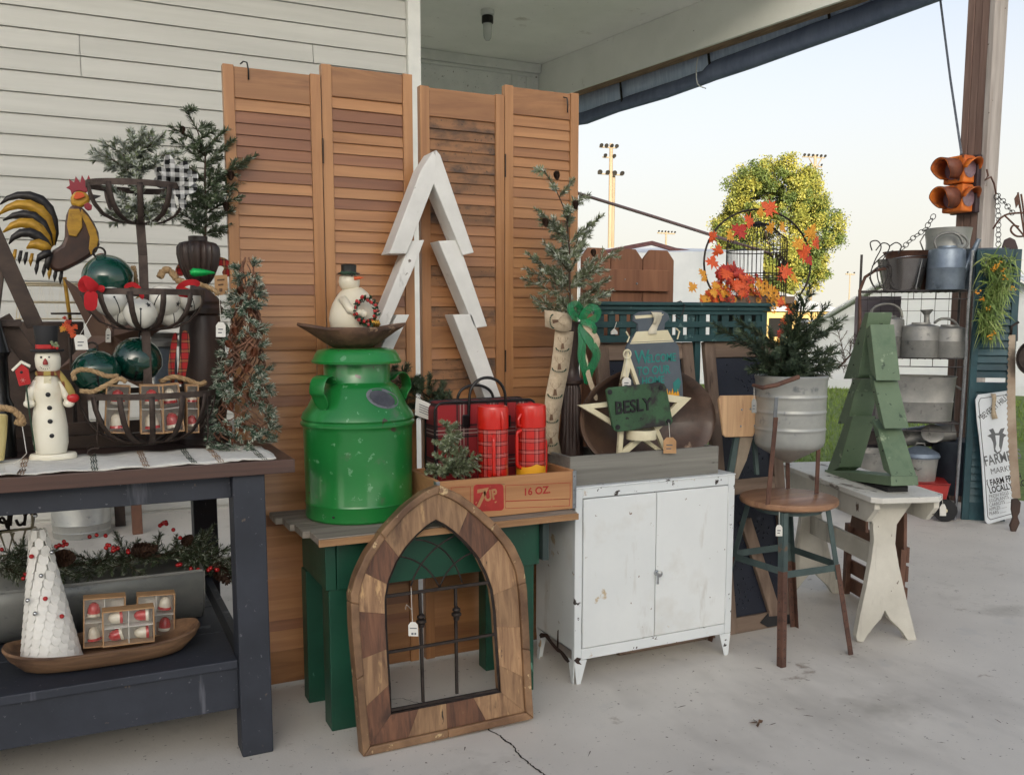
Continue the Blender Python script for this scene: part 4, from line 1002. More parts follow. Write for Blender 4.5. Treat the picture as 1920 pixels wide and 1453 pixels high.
# iron grille
def gb(p, q, w, off=-.012, nm='bar', h=.010): mb = MB(); mb.bar(ap(*p, off), ap(*q, off), w, h, nA); return mb.build(nm, m_iron, t, bevel=.001)
mb = MB(); P = [ap(x+(778-x)*.012, y, -.008) for x, y in inL[::1]] + [ap(x-(x-778)*.012, y, -.008) for x, y in inR[::-1][1:]]
mb.tube(P, .0062, 4, closed=True); mb.build('inner_band', m_iron, t)
gb((548,634),(1030,568), .0095, -.010); gb((552,894),(1052,808), .0085); gb((566,1160),(1068,1064), .0085)
for (x0_, y0_, x1_, y1_) in ((713,622,728,1122),(877,598,884,1085)):
    gb((x0_, y0_), (x1_, y1_), .0085, -.018)
    fx = x0_ + 8*((728-622)/500); yk = 745 if x0_ < 800 else 712
    c = ap(x0_+ (x1_-x0_)*(yk-y0_)/(y1_-y0_), yk, -.012); up = (ap(x0_, y0_) - ap(x1_, y1_)).normalized()
    M = frame(c, up.orthogonal(), up.cross(up.orthogonal()))
    mb = MB(); mb.lathe([(.004,-.022),(.009,-.020),(.010,-.010),(.0155,-.006),(.0155,.001),(.009,.005),(.013,.009),(.012,.015),(.006,.019),(.004,.023)], 14, (0,0,0)); mb.v = [tuple(M @ V(p)) for p in mb.v]; mb.build('collar', m_iron, t, smooth=40)
def arc(pts, w=.0028):
    mb = MB(); P = []
    for i in range(13):
        f = i/12; a, b, c = (V((*p, 0)) for p in pts); q = a*(1-f)**2 + b*2*f*(1-f) + c*f*f; P.append(ap(q.x, q.y, -.012))
    mb.tube(P, w, 6); mb.build('tracery_rod', m_iron, t, smooth=180)
arc([(620,450),(745,470),(800,592)]); arc([(690,372),(850,380),(905,572)]); arc([(668,585),(720,430),(868,355)]); arc([(802,590),(840,480),(950,432)])
p = zm(665,745); hk = zm(664,600)
rod = ap(664,604,-.0)
tt = thing('price_tag', 'white price tag hanging inside the arched frame on its iron bar', 'price tag', rod)
a_ = ap(664,600,.0); b_ = ap(668,748,.004)
mb = MB(); mb.tube([a_+V((0,0,.006)), a_-V((0,0,.01)), b_], .0009, 5); mb.tube([ap(664,690,.003), ap(640,668,.004), ap(636,690,.004)], .0008, 4); mb.build('string', m_string, tt)
mb = MB(); mb.prism([ap(x, y, .005) for x, y in ((660,748),(680,748),(692,762),(694,814),(650,812),(648,762))], -nA*.0012); mb.build('card', m_card, tt)
mb = MB(); [mb.prism([ap(x, y, .0056) for x, y in q], -nA*.0004) for q in ([(655,774),(687,775),(687,779),(655,778)], [(662,797),(672,797),(672,806),(662,806)], [(676,797),(684,797),(684,806),(676,806)])]; mb.build('handwriting', m_ink, tt)

# ================================================================== white metal cabinet
kx0 = at(1079,1000,2.615).x; kx1 = at(1372,1000,2.56).x + .004; ky0 = 2.615; ky1 = 2.905; kz1 = at(1085,916,2.615).z; kz0 = .115
kx1 = at(1378,905,2.615).x
t = thing('metal_cabinet', 'white metal two door cabinet with chipped edges and rust at one corner', 'cabinet', ((kx0+kx1)/2, 2.75, 0))
tw_ = .028
mb = MB(); mb.box((kx0, ky0+.02, kz0), (kx0+.004, ky1, kz1-.003)); mb.build('side_panel', m_cab, t)
mb = MB(); mb.box((kx1-.004, ky0+.02, kz0), (kx1, ky1, kz1-.003)); mb.build('side_panel', m_cab, t)
mb = MB(); mb.box((kx0+.0045, ky1-.004, kz0), (kx1-.0045, ky1, kz1-.003)); mb.build('back_panel', m_cab, t)
mb = MB(); mb.box((kx0-.003, ky0-.002, kz1-.0025), (kx1+.003, ky1+.002, kz1+.004)); mb.build('top_panel', m_cabedge, t, bevel=.003)
mb = MB(); mb.box((kx0, ky0+.02, kz0), (kx1, ky1, kz0+.004)); mb.build('bottom_panel', m_cab, t)
for xa, xb in ((kx0-.001, kx0+tw_), (kx1-tw_, kx1+.001)):
    mb = MB(); mb.box((xa, ky0, kz0-.03), (xb, ky0+.0205, kz1-.003)); mb.build('front_stile', m_cabedge, t, bevel=.003)
mb = MB(); mb.box((kx0+tw_+.0005, ky0+.001, kz1-.036), (kx1-tw_-.0005, ky0+.02, kz1-.003)); mb.build('top_rail', m_cabedge, t, bevel=.002)
mb = MB(); mb.box((kx0+tw_+.0005, ky0+.001, kz0-.03), (kx1-tw_-.0005, ky0+.02, kz0+.008)); mb.build('bottom_rail', m_cabedge, t, bevel=.002)
mid = at(1229,1050,ky0).x
for xa, xb in ((kx0+tw_+.003, mid-.0015), (mid+.0015, kx1-tw_-.003)):
    mb = MB(); mb.box((xa, ky0-.002, kz0+.011), (xb, ky0+.016, kz1-.039)); d = mb.build('door', m_cab, t, bevel=.0025)
    s = xa if xa < mid-.1 else xb
    for f in (.16,.84):
        zq = kz0 + (kz1-kz0)*f; mb = MB(); mb.tube([(s, ky0-.003, zq-.025), (s, ky0-.003, zq+.025)], .003, 6); mb.build('hinge', m_cab, d)
hp = at(1233,1074,ky0-.01)
mb = MB(); mb.lathe([(0,0),(.011,0),(.010,.006),(.006,.012),(.011,.016),(.012,.022),(0,.025)], 16, (0,0,0)); M = frame(V((hp.x, ky0-.002, hp.z)), (1,0,0), (0,0,1)); mb.v = [tuple(M @ V(p)) for p in mb.v]; hd = mb.build('latch_handle', m_chrome, t, smooth=50)
mb = MB(); mb.box((hp.x-.003, ky0-.014, hp.z-.04), (hp.x+.004, ky0-.010, hp.z-.006)); mb.build('latch_tongue', m_chrome, hd, bevel=.001)
for xa, ya in ((kx0, ky0), (kx1, ky0), (kx0, ky1), (kx1, ky1)):
    sx = 1 if xa == kx0 else -1; sy = 1 if ya == ky0 else -1
    mb = MB(); z1 = kz0 - (.0305 if ya == ky0 else 0); zt = z1-.0005
    q = [(0,0),(.05,0),(.026,-zt),(.010,-zt)]
    mb.prism([(xa+sx*u, ya+sy*.0, zt+v) for u, v in q], (0,.004*sy,0)); mb.prism([(xa, ya+sy*(.0045+u), zt+v) for u, v in [(0,0),(.04,0),(.02,-zt),(.004,-zt)]], (.004*sx,0,0))
    mb.build('foot', m_cabedge, t, bevel=.001)
# exposed rusty tear along the lower left edge
mb = MB(); P = [(1011,1190),(1013,1196),(1022,1194),(1036,1212),(1044,1221),(1050,1224),(1058,1236),(1064,1242),(1068,1240),(1064,1232),(1056,1222),(1047,1214),(1047,1180),(1045,1182),(1044,1212),(1036,1203),(1026,1188),(1014,1186)]
mb.prism([pv(x, y, V((kx0-.0012,0,0)), V((1,0,0))) for x, y in P], (.0008,0,0)); mb.build('rust_tear', m_rustblack, t)
mb = MB(); P = [(1076,1238),(1082,1232),(1090,1234),(1086,1240),(1091,1246),(1082,1244)]
mb.prism([at(x, y, ky0-.0012) for x, y in P], (0,.0008,0)); mb.build('rust_chip', m_rustblack, t)

# ================================================================== grey wooden tray on the cabinet, with its contents
ty0 = 2.64; tx0 = at(1069,880,ty0).x; tx1 = at(1347,870,ty0).x; tzb = kz1+.0045; tzt = at(1200,847,ty0).z; ty1 = ty0+.26
t = thing('wooden_tray', 'shallow weathered grey wooden box on top of the white cabinet', 'tray', ((tx0+tx1)/2, ty0+.13, tzb))
mb = MB(); mb.box((tx0, ty0, tzb), (tx1, ty0+.014, tzt)); mb.build('front_board', m_greytray, t, bevel=.002)
mb = MB(); mb.box((tx0, ty1-.014, tzb), (tx1, ty1, tzt-.01)); mb.build('back_board', m_greytray, t, bevel=.002)
for xa in (tx0+.001, tx1-.015):
    mb = MB(); mb.box((xa, ty0+.0145, tzb), (xa+.014, ty1-.0145, tzt-.002)); mb.build('end_board', m_greytray, t, bevel=.002)
mb = MB(); mb.box((tx0+.0155, ty0+.0145, tzb), (tx1-.0155, ty1-.0145, tzb+.01)); mb.build('bottom_board', m_greytray, t)
TB = tzb+.0105
# big round bowl on its edge
bY = 2.80; bl_ = at(1067,840,bY).x; br_ = at(1316,830,bY).x; Rb = (br_-bl_)/2; bcx = (bl_+br_)/2; tilt = .28
t = thing('wooden_bowl', 'big round dark wooden bowl propped upright inside the grey tray', 'bowl', (bcx, bY, TB))
mb = MB(); mb.lathe([(0,-.03),(Rb*.30,-.03),(Rb*.62,-.012),(Rb*.88,.05),(Rb*.95,.078),(Rb*1.0,.080),(Rb*.99,.066),(Rb*.72,-.03),(Rb*.40,-.05),(0,-.05)], 56, (0,0,0))
M = Matrix.Translation((bcx, bY, TB+Rb*.62)) @ Matrix.Rotation(PI/2-.12, 4, 'X') @ Matrix.Diagonal((1,.66,1,1))
mb.v = [tuple(M @ V(p)) for p in mb.v]; mb.f = [f[::-1] for f in mb.f]; mb.uv = [None]*len(mb.f)
zmin = min(p[2] for p in mb.v); mb.v = [(p[0], p[1], p[2]-zmin+TB+.0005) for p in mb.v]
mb.build('bowl', mat('turned_bowl_wood', (104,80,64), (70,52,44), rough=.5, scale=5, stretch=(1,.4,1), bump=.2, coat=.12, spots=[((46,36,32), 4, .55, .2), ((150,128,108), 9, .68, .06)]), t, smooth=60)
# cream star outline
sY = 2.672
t = thing('star_frame', 'cream distressed wooden star outline standing in the grey tray', 'star decoration', at(1190,850,sY))
sp_ = [(1178,657),(1204,733),(1297,746),(1236,806),(1262,868),(1205,826),(1158,866),(1162,806),(1085,760),(1158,752)]
cxs = sum(p[0] for p in sp_)/10; cys = sum(p[1] for p in sp_)/10
inn = [(cxs+(x-cxs)*.74, cys+(y-cys)*.74) for x, y in sp_]
for i in range(10):
    j = (i+1) % 10
    mb = MB(); mb.prism([at(*sp_[i], sY), at(*sp_[j], sY), at(*inn[j], sY), at(*inn[i], sY)], (0,.014,0)); mb.build('star_strip', m_cream, t, bevel=.001)
mb = MB(); c = at(1176,664,sY-.004); kq = mpp(c); mb.tube([c+V((math.cos(a)*8*kq, 0, math.sin(a)*8*kq)) for a in [i*2*PI/20 for i in range(20)]], 1.6*kq, 6, closed=True); mb.build('hanging_ring', m_cream, t, smooth=180)
pricetag(1175, 708, sY-.010, 'white price tag on string looped over the star ring', w=16, h=20, hook=(1175,664))
# cream band tin
t = thing('cream_tin', 'round cream painted tin ring lying under the green name plate', 'tin', at(1202,826,2.655))
kq = mpp(at(1202,815,2.655)); mb = MB(); mb.lathe([(28*kq,-9*kq),(28.6*kq,-8*kq),(28.6*kq,8*kq),(28*kq,9*kq),(26*kq,9*kq),(25.5*kq,-9*kq)], 40, at(1202,814,2.67)); mb.build('band', m_cream, t, smooth=40)
# cast name plate
pY = 2.640
t = thing('name_plate', 'green and black cast iron plate with raised lettering BESLY', 'metal plate', at(1198,800,pY))
pl = [(1137,732),(1142,727),(1238,717),(1246,720),(1250,726),(1262,790),(1258,797),(1160,810),(1153,807),(1149,800)]
mb = MB(); pxprism(mb, pl, pY, .012); mb.build('plate', m_castgreen, t, bevel=.003)
k_ = mpp(at(1198,760,pY))
Mx = frame(at(1153,777,pY-.0015), at(1250,764,pY)-at(1153,777,pY), (0.03,0,1))
text('BESLY', .062, Mx, .003, 'raised_lettering', m_castdark, t, bold=.001, sx=.93)
for (x, y) in ((1143,735),(1239,727),(1253,790),(1158,801)):
    mb = MB(); mb.lathe([(.0055,0),(.009,.0),(.009,.003),(.0055,.0035)], 14, (0,0,0)); M = frame(at(x, y, pY-.0005), (1,0,0), (0,0,1)); mb.v = [tuple(M @ V(p)) for p in mb.v]; b = mb.build('bolt_boss', m_castdark, t, smooth=40)
    mb = MB(); mb.sphere(at(x, y, pY-.001), .0055, 10, 6, 1, .3, 1); mb.build('bolt_hole', m_black, b)
# welcome sign in the shape of a milk can
wY = 2.70
t = thing('welcome_sign', 'slate grey milk can shaped wooden sign painted Welcome to our home', 'sign', at(1225,760,wY))
pl = [(1190,591),(1200,585),(1240,582),(1252,588),(1256,598),(1247,606),(1246,618),(1262,634),(1273,650),(1276,690),(1280,716),(1281,745),(1190,752),(1180,700),(1175,652),(1182,638),(1196,622),(1196,608),(1187,602)]
mb = MB(); pxprism(mb, pl, wY, .012); mb.build('board', m_slate, t, bevel=.0015)
mb = MB(); flatpx(mb, [(1193,622),(1252,619),(1258,631),(1262,638),(1183,642)], wY-.001, .0008); mb.build('painted_shoulder', m_cream, t)
mb = MB(); flatpx(mb, [(1190,592),(1245,589),(1240,594),(1192,598)], wY-.001, .0008); mb.build('painted_rim', m_cream, t)
mb = MB()
flatpx(mb, [(1182,643),(1263,639),(1263,641),(1182,645)], wY-.001, .0008); mb.build('painted_line', m_cream, t)
for s, x, y, sz, w_ in (('W', 1190, 682, .066, .9), ('ELCOME', 1213, 680, .040, .82), ('TO OUR', 1194, 704, .042, .88), ('HOME', 1203, 721, .036, .95)):
    text(s, sz, frame(at(x, y, wY-.0012), (1,0,.035), (0.0,0,1)), .0006, 'painted_lettering', m_teallet, t, sx=w_, bold=.0011)
mb = MB(); flatpx(mb, [(1262,718),(1272,708),(1277,716),(1272,734),(1264,736)], wY-.001, .0008); mb.build('painted_leaf', m_teallet, t)
mb = MB()
for i in range(5): flatpx(mb, [(1248+i*5,742),(1251+i*5,728+(i % 2)*4),(1254+i*5,742)], wY-.001, .0008)
mb.build('painted_flower', m_yellow, t)
mb = MB(); A = []; B = []
for i in range(9):
    f = i/8; A.append(at(1221+6*math.sin(f*5), 585+f*42, wY-.004-.004*math.sin(f*7))); B.append(at(1236+5*math.sin(f*4+1), 586+f*40, wY-.006-.004*math.cos(f*6)))
mb.strip(A, B); mb.strip([p+V((-.004,-.004,0)) for p in A[:5]], [p+V((.012,-.006,.004)) for p in A[1:6]]); mb.build('cloth_bow', mat('cream_cloth', (220,212,192),(202,194,172), rough=.9, bump=.3), t, smooth=180, solid=.002)
for s in ([(1174,622),(1180,632),(1176,642)], [(1268,616),(1274,622),(1270,636)]):
    mb = MB(); mb.tube([at(x, y, wY) for x, y in s], .003, 6); mb.build('ear_handle', m_cream, t)
# kraft tag
pricetag(1256, 820, 2.625, 'brown kraft paper tag hanging from the lower corner of the green plate', w=24, h=30, mt=m_kraft, name='kraft_tag', hook=(1254,792))
spruce_px('green_sprig', 'little dusty green sprig poking up behind the wooden bowl', 2.83, [(1290,830),(1296,790),(1300,765)], [(1285,770),(1310,790),(1306,770),(1308,815),(1290,762)], nsub=5, frost=.3, L=.012, dens=900, seed=12, jitter=.02, cat='greenery')
# ================================================================== candlestick with spruce, ribbon and bow
cY2 = 2.845; cb_ = at(1071,800,cY2); k = mpp(cb_)
t = thing('fluted_candlestick', 'dark fluted wooden candlestick under the frosted spruce beside the right shutter', 'candlestick', V((cb_.x, cY2, TB)), group='dark turned candlesticks')
zq = lambda y: at(1071, y, cY2).z
mb = MB(); mb.lathe([(30*k,TB+.001),(30*k,TB+.012),(22*k,zq(868)),(24*k,zq(850)),(19*k,zq(800)),(16*k,zq(730)),(14.5*k,zq(722)),(21*k,zq(718)),(22*k,zq(712)),(15*k,zq(706)),(13*k,zq(690)),(16*k,zq(670)),(20*k,zq(640)),(22*k,zq(606)),(17*k,zq(603)),(0,zq(604))], 60, V((cb_.x, cY2, 0)), flute=(15,.22,zq(845),zq(728))); mb.build('turned_column', m_darkturn, t, smooth=45)
spruce_px('frosted_spruce', 'lightly frosted artificial spruce with three cones against the right shutter', cY2, [(1072,606),(1068,540),(1068,470),(1062,400),(1045,362),(1022,322)],
    [(1017,316),(1069,338),(1101,366),(1004,392),(1012,412),(1131,404),(1085,405),(1120,430),(1030,350),(1052,395),(984,476),(1012,455),(1150,466),(1135,480),(984,503),(992,520),(1154,519),(1140,545),(1010,556),(1012,570),(1118,548),(1030,425),(1100,455),(1035,500),(1110,500),(1050,440),(1060,520),(1075,560),(1040,560),(1095,565),(1120,505)],
    nsub=5, frost=.34, L=.024, dens=950, wd=.0016, seed=21, mats=[m_needle_lt, m_frost], cones=[(1043,330,8),(1078,385,8),(1022,418,8),(1112,475,7)], extra=9, fill=.8, sub=.34, jitter=.09, base=V((cb_.x, cY2, zq(604))), group='artificial spruce trees')
t = thing('burlap_ribbon', 'tan burlap ribbon printed with stags trailing down from the spruce', 'ribbon', at(1050,610,2.79))
rY = 2.775
Lp = [(1041,618),(1038,650),(1033,690),(1024,735),(1019,775),(1018,815),(1026,850)]; Rp = [(1076,622),(1072,655),(1066,695),(1057,740),(1050,780),(1046,820),(1054,858)]
wv = lambda i: .006*math.sin(i*1.3)
mb = MB(); mb.strip([at(x, y, rY+wv(i)) for i, (x, y) in enumerate(Lp)], [at(x, y, rY+wv(i+.7)+.008) for i, (x, y) in enumerate(Rp)]); mb.build('ribbon_tail', m_burlap, t, smooth=180, solid=.0015)
A = [at(x, y, rY-d) for x, y, d in ((1021,581,.0),(1034,583,.012),(1050,585,.016),(1064,588,.012),(1073,592,.0),(1068,590,-.03),(1040,585,-.035),(1022,583,-.02))]
B = [at(x, y, rY-d) for x, y, d in ((1022,612,.0),(1036,617,.012),(1050,621,.016),(1062,622,.012),(1071,619,.0),(1066,618,-.03),(1040,616,-.035),(1022,613,-.02))]
mb = MB(); mb.strip(A, B); mb.build('ribbon_loop', m_burlap, t, smooth=180, solid=.0015)
def stag(x, y, s, a, par, Y):
    mb = MB(); c, si = math.cos(a), math.sin(a)
    def P(u, v): return at(x+(u*c-v*si)*s, y+(u*si+v*c)*s, Y)
    mb.prism([P(-2,-1),(P(2,-1)),P(2.6,3),P(4,9),P(-3,10),P(-2.4,3)], (0,.0003,0))
    for sg in (-1, 1):
        mb.bar(P(sg*1,-1), P(sg*7,-6), .0004, .0011, (0,-1,0)); mb.bar(P(sg*7,-6), P(sg*9,-13), .0004, .0011, (0,-1,0)); mb.bar(P(sg*5,-4.5), P(sg*4.5,-12), .0004, .0010, (0,-1,0)); mb.bar(P(sg*8,-9), P(sg*11,-11), .0004, .0009, (0,-1,0))
    mb.build('stag_print', m_deer, par)
    mb = MB()
    for i in range(11):
        an = math.radians(5+i*17); q = (12*math.cos(an), 8+6*math.sin(an)); mb.prism([P(q[0]-1.5,q[1]),P(q[0],q[1]-1.8),P(q[0]+1.6,q[1]),P(q[0],q[1]+1.6)], (0,.0003,0))
    mb.build('wreath_print', m_holly, par)
for (x, y, s, Y) in ((1055,645,1.0,rY-.008),(1049,683,1.05,rY-.012),(1041,731,1.1,rY-.008),(1034,778,1.05,rY-.006),(1033,822,1.0,rY-.010)): stag(x, y, s, .06, t, Y)
stag(1046,602,1.05,1.5, t, rY-.019)
t = thing('organza_bow', 'sheer emerald green ribbon bow tied at the base of the frosted spruce', 'bow', at(1088,600,2.77))
bY2 = 2.765
def rib(path, w, name, m, Y=bY2, par=t):
    A = []; B = []
    for i, (x, y, d) in enumerate(path):
        j = min(i+1, len(path)-1); h = max(0, i-1); dx, dy = path[j][0]-path[h][0], path[j][1]-path[h][1]; L = math.hypot(dx, dy) or 1
        nx, ny = -dy/L*w/2, dx/L*w/2
        A.append(at(x+nx, y+ny, Y-d)); B.append(at(x-nx, y-ny, Y-d-.006*math.sin(i*1.9)))
    mb = MB(); mb.strip(A, B); return mb.build(name, m, par, smooth=180, sub=2)
rib([(1085,602,0),(1074,590,.02),(1066,574,.03),(1080,566,.02),(1090,578,0),(1088,600,-.005)], 15, 'bow_loop', m_organza)
rib([(1088,602,0),(1098,584,.02),(1112,573,.03),(1124,582,.03),(1118,600,.015),(1092,606,0)], 16, 'bow_loop', m_organza)
rib([(1086,604,0),(1104,604,.025),(1118,616,.03),(1112,630,.02),(1096,618,.0)], 13, 'bow_loop', m_organza)
rib([(1090,606,0),(1098,628,.012),(1112,650,.02),(1122,664,.02),(1112,684,.012),(1102,700,.005),(1100,722,0)], 16, 'bow_tail', m_organza)
rib([(1088,606,0),(1094,640,.008),(1088,670,.014),(1096,690,.01),(1102,712,0)], 15, 'bow_tail', m_organza)
rib([(1092,606,.004),(1112,624,.02),(1122,640,.02),(1116,655,.01)], 12, 'burlap_tail', m_burlap)
rib([(1096,660,.006),(1101,700,.006),(1112,730,.004),(1119,752,0)], 9, 'burlap_tail', m_burlap)

# ================================================================== cedar picket panel
pk = 3.45
t = thing('picket_panel', 'short cedar picket fence panel with dog eared tops behind the teal shelf', 'fence panel', (at(1180,600,pk).x, pk, 0))
m_cedar = mat('cedar_pickets', (150,104,76), (120,80,58), rough=.7, scale=4, stretch=(4,4,.3), bump=.15, rnd=.08, dist=.8)
zt_ = at(1200,468,pk).z
for xa, xb in ((1092,1144),(1146,1204),(1206,1263)):
    a = at(xa,520,pk).x; b = at(xb,520,pk).x; c = (b-a)*.22
    mb = MB(); mb.prism([(a,pk,.02),(b,pk,.02),(b,pk,zt_-c*1.2),(b-c,pk,zt_),(a+c,pk,zt_),(a,pk,zt_-c*1.2)], (0,.018,0)); mb.build('picket', m_cedar, t, bevel=.0015)
for ya, yb in ((506,546),(900,940)):
    mb = MB(); mb.box((at(1092,520,pk).x-.0, pk-.022, at(1180,yb,pk).z), (at(1250,520,pk).x, pk-.001, at(1180,ya,pk).z)); rl = mb.build('rail', m_cedar, t, bevel=.002)
mb = MB()
mb.sphere(at(1194,532,pk-.023), .005, 8, 5); mb.build('screw', m_galvstrap, t)
mb = MB(); mb.sphere(at(1172,524,pk-.023), .003, 8, 5); mb.build('screw', m_galvstrap, t)

# ================================================================== teal lattice shelf
LY = 2.95
t = thing('lattice_shelf', 'dark teal plant shelf with a square lattice apron under its top', 'shelf', (at(1280,600,LY).x, LY+.14, 0))
lx0 = at(1112,600,LY).x; lx1 = at(1440,600,LY).x; sz1 = at(1280,567,LY).z; sz0 = at(1280,581,LY).z
mb = MB(); mb.box((lx0-.012, LY-.022, sz1-.014), (lx1+.02, LY+.30, sz1)); mb.build('top_board', m_teal, t, bevel=.003)
mb = MB(); mb.box((lx0-.006, LY-.010, sz0-.004), (lx1+.012, LY+.012, sz1-.0145)); mb.build('crown_moulding', m_teal, t, bevel=.004)
zr = lambda y: at(1280, y, LY).z
for ya, yb in ((582,590),(603,614),(628,641)):
    mb = MB(); mb.box((lx0, LY, zr(yb)), (lx1-.028, LY+.008, zr(ya))); mb.build('lattice_rail', m_teal, t, bevel=.001)
x = 1122
while x < 1424:
    a = at(x, 610, LY).x; b = at(x+12.5, 610, LY).x
    mb = MB(); mb.box((a, LY+.0085, zr(641)), (b, LY+.016, zr(584))); mb.build('lattice_slat', m_teal, t); x += 21.3
for xa in (at(1429,600,LY).x, at(1307,700,LY).x):
    mb = MB(); front = xa > lx1-.06
    zb2 = zr(641) if front else 0
    mb.box((xa, LY+(.001 if front else .0165), zb2), (xa+.028, LY+(.03 if front else .04), sz0-.005)); mb.build('post', m_teal, t, bevel=.002)
for xa in (lx0+.005, lx1-.035):
    mb = MB(); mb.box((xa, LY+.268, 0), (xa+.028, LY+.296, sz1-.0145)); mb.build('leg', m_teal, t, bevel=.002)
mb = MB(); mb.box((lx1-.012, LY+.031, zr(641)), (lx1-.004, LY+.267, sz0-.005)); mb.build('side_panel', m_teal, t)
# wire hook over the shelf
t = thing('wire_hook', 'thin bent wire hook draped over the teal shelf edge', 'hook', at(1280,575,LY-.03))
mb = MB(); mb.tube([at(1262,570,LY+.1), at(1276,565,LY), at(1284,572,LY-.03), at(1281,585,LY-.035), at(1274,598,LY-.036), at(1266,592,LY-.036)], .0022, 6); mb.build('wire', m_iron, t, smooth=180)
t = thing('little_house_tag', 'tiny white house shaped ornament dangling on the teal lattice', 'ornament', at(1152,605,LY-.01))
mb = MB(); mb.prism([at(x, y, LY-.012) for x, y in ((1146,627),(1158,627),(1158,622),(1152,616),(1146,622))], (0,.004,0)); mb.build('house_shape', m_card, t)
mb = MB(); mb.tube([at(1152,616,LY-.010), at(1156,604,LY-.006)], .0012, 4); mb.build('string', m_string, t)

# ================================================================== two barn board doors with black tin
DM = frame((0,2.79,0), (1,0,0), (0,.20,1.2)); nD = DM.to_3x3() @ V((0,0,1)); DP = V((0,2.79,0))
DI = DM.inverted()
def dl(x, y): q = DI @ pv(x, y, DP, nD); return q.x, q.y
def door(label, xl, xr, top, parts_, studs, seed):
    X0 = dl(xl, 700)[0]; X1 = xr; t = thing('barn_door', label, 'door', DM @ V(((X0+X1)/2, 0, 0)), group='barn board doors with tin panels')
    S1 = dl(1400, top)[1]; st = .052
    def bx(a, b, nm, m, bev=.002): mb = MB(DM); mb.box(a, b); return mb.build(nm, m, t, bevel=bev)
    bx((X0,0,-.012),(X0+st,S1,.012),'stile',m_barn); bx((X1-st,0,-.012),(X1,S1,.012),'stile',m_barn)
    rl = [(0,.062),(S1-.066,S1)] + parts_
    for a, b in rl: bx((X0+st+.0006,a,-.011),(X1-st-.0006,b,.011),'rail',m_barnh)
    mb = MB(DM); mb.box((X0+st+.001,.0625,-.008),(X1-st-.001,S1-.0665,-.003)); pn = mb.build('tin_panel', m_tin, t)
    rr = random.Random(seed); mb = MB(DM)
    for i in range(studs):
        mb.sphere((rr.uniform(X0+st+.01, X1-st-.01), rr.uniform(.09, S1-.09), -.003), rr.uniform(.0035,.005), 6, 4, 1, 1, .7)
    o = mb.build('raised_studs', m_tin, pn, smooth=180); o['kind'] = 'stuff'
    return t, X0, X1, S1, st
XR = dl(1490,1172)[0]
tB, X0, X1, S1, st = door('taller barn board door with black tin panel, diagonal brace and arrow, behind the stool', 1322, XR, 640, [(dl(1400,925)[1], dl(1400,897)[1])], 240, 3)
mb = MB(DM); a = dl(1388,975); b = dl(1452,1150); mb.bar((a[0]+.02,a[1],.004),(b[0]-.0,b[1]-.01,.004),.055,.018,(0,0,1)); mb.build('diagonal_brace', m_barn, tB, bevel=.002)
P = [dl(x, y) for x, y in ((1421,1166),(1436,1148),(1437,1155),(1489,1149),(1489,1172),(1437,1174),(1436,1182))]
mb = MB(); mb.prism([DM @ V((x, max(y,.004), .0125)) for x, y in P], nD*.004); mb.build('painted_arrow', m_blackmatte, tB)
xrA = dl(1303,740)[0]
door('barn board door with small tin lights standing behind the white cabinet', 1119, xrA, 641, [(.88,.93)], 160, 5)

# ================================================================== plywood chair back leaning by the stool
qY = 2.66
t = thing('chair_back', 'tan plywood chair back with four rivets on tapered steel legs beside the funnel', 'chair part', at(1395,900,qY))
mb = MB(); P = [(1352,742),(1420,741),(1421,748),(1416,812),(1412,819),(1362,820),(1357,816),(1348,750)]
pxprism(mb, P, qY, .012); mb.build('plywood_panel', mat('plywood', (206,170,130), (176,138,104), rough=.5, scale=4, stretch=(5,2,.5), dist=1.2, spots=[((142,100,72), 5, .62, .12, (3,1,.5))]), t, bevel=.004)
for (x, y) in ((1391,768),(1407,767),(1389,799),(1415,798)):
    mb = MB(); mb.sphere(at(x, y, qY-.001), .0042, 10, 6, 1, .5, 1); mb.build('rivet', m_galvstrap, t, smooth=180)
m_gsteel = mat('grey_green_steel', (82,98,96), (64,78,78), rough=.5, metal=.3, scale=10, bump=.1, spots=[((108,84,68), 9, .64, .06)])
mb = MB(); pxprism(mb, [(1388,820),(1412,820),(1400,862),(1384,898),(1376,898)], qY+.012, .01); mb.build('steel_leg', mat('tan_steel', (152,138,120),(126,114,98), rough=.6), t)
mb = MB(); pxprism(mb, [(1378,820),(1387,820),(1375,897),(1364,897)], qY+.014, .012); mb.build('steel_leg', m_gsteel, t)
mb = MB(); pxprism(mb, [(1412,822),(1419,822),(1424,890),(1418,890)], qY+.014, .012); mb.build('steel_leg', m_gsteel, t)

# ================================================================== stool
sx, sy_ = 2.405, 2.60; sq = at(1479,930,sy_); SZ = sq.z; sx = sq.x
ks = mpp(sq); SR = 93*ks*.965
m_seat = mat('worn_seat_wood', (164,124,94), (132,94,68), rough=.5, scale=5, stretch=(.5,3,2), bump=.15, dist=.8, coat=.1, spots=[((104,70,50), 6, .62, .14), ((196,164,134), 8, .68, .1)])
t = thing('metal_stool', 'round wooden topped stool with rusty green angle iron legs', 'stool', (sx, sy_, 0))
mb = MB(); mb.lathe([(0,SZ-.03),(SR*.9,SZ-.03),(SR*.985,SZ-.022),(SR,SZ-.013),(SR*.985,SZ-.003),(SR*.94,SZ),(0,SZ+.001)], 56, (sx, sy_, 0)); mb.build('seat', m_seat, t, smooth=40)
mb = MB(); mb.lathe([(SR*.66,SZ-.052),(SR*.68,SZ-.052),(SR*.68,SZ-.031),(SR*.66,SZ-.031)], 40, (sx, sy_, 0)); mb.build('rim_band', m_gsteel, t, smooth=40)
legs = [((1469,957),fl(1465,1251),-.11),((1556,951),fl(1597,1226),-.115),((1399,946),V((2.185,2.77,0)),.10),(None,V((2.60,2.745,0)),.10)]
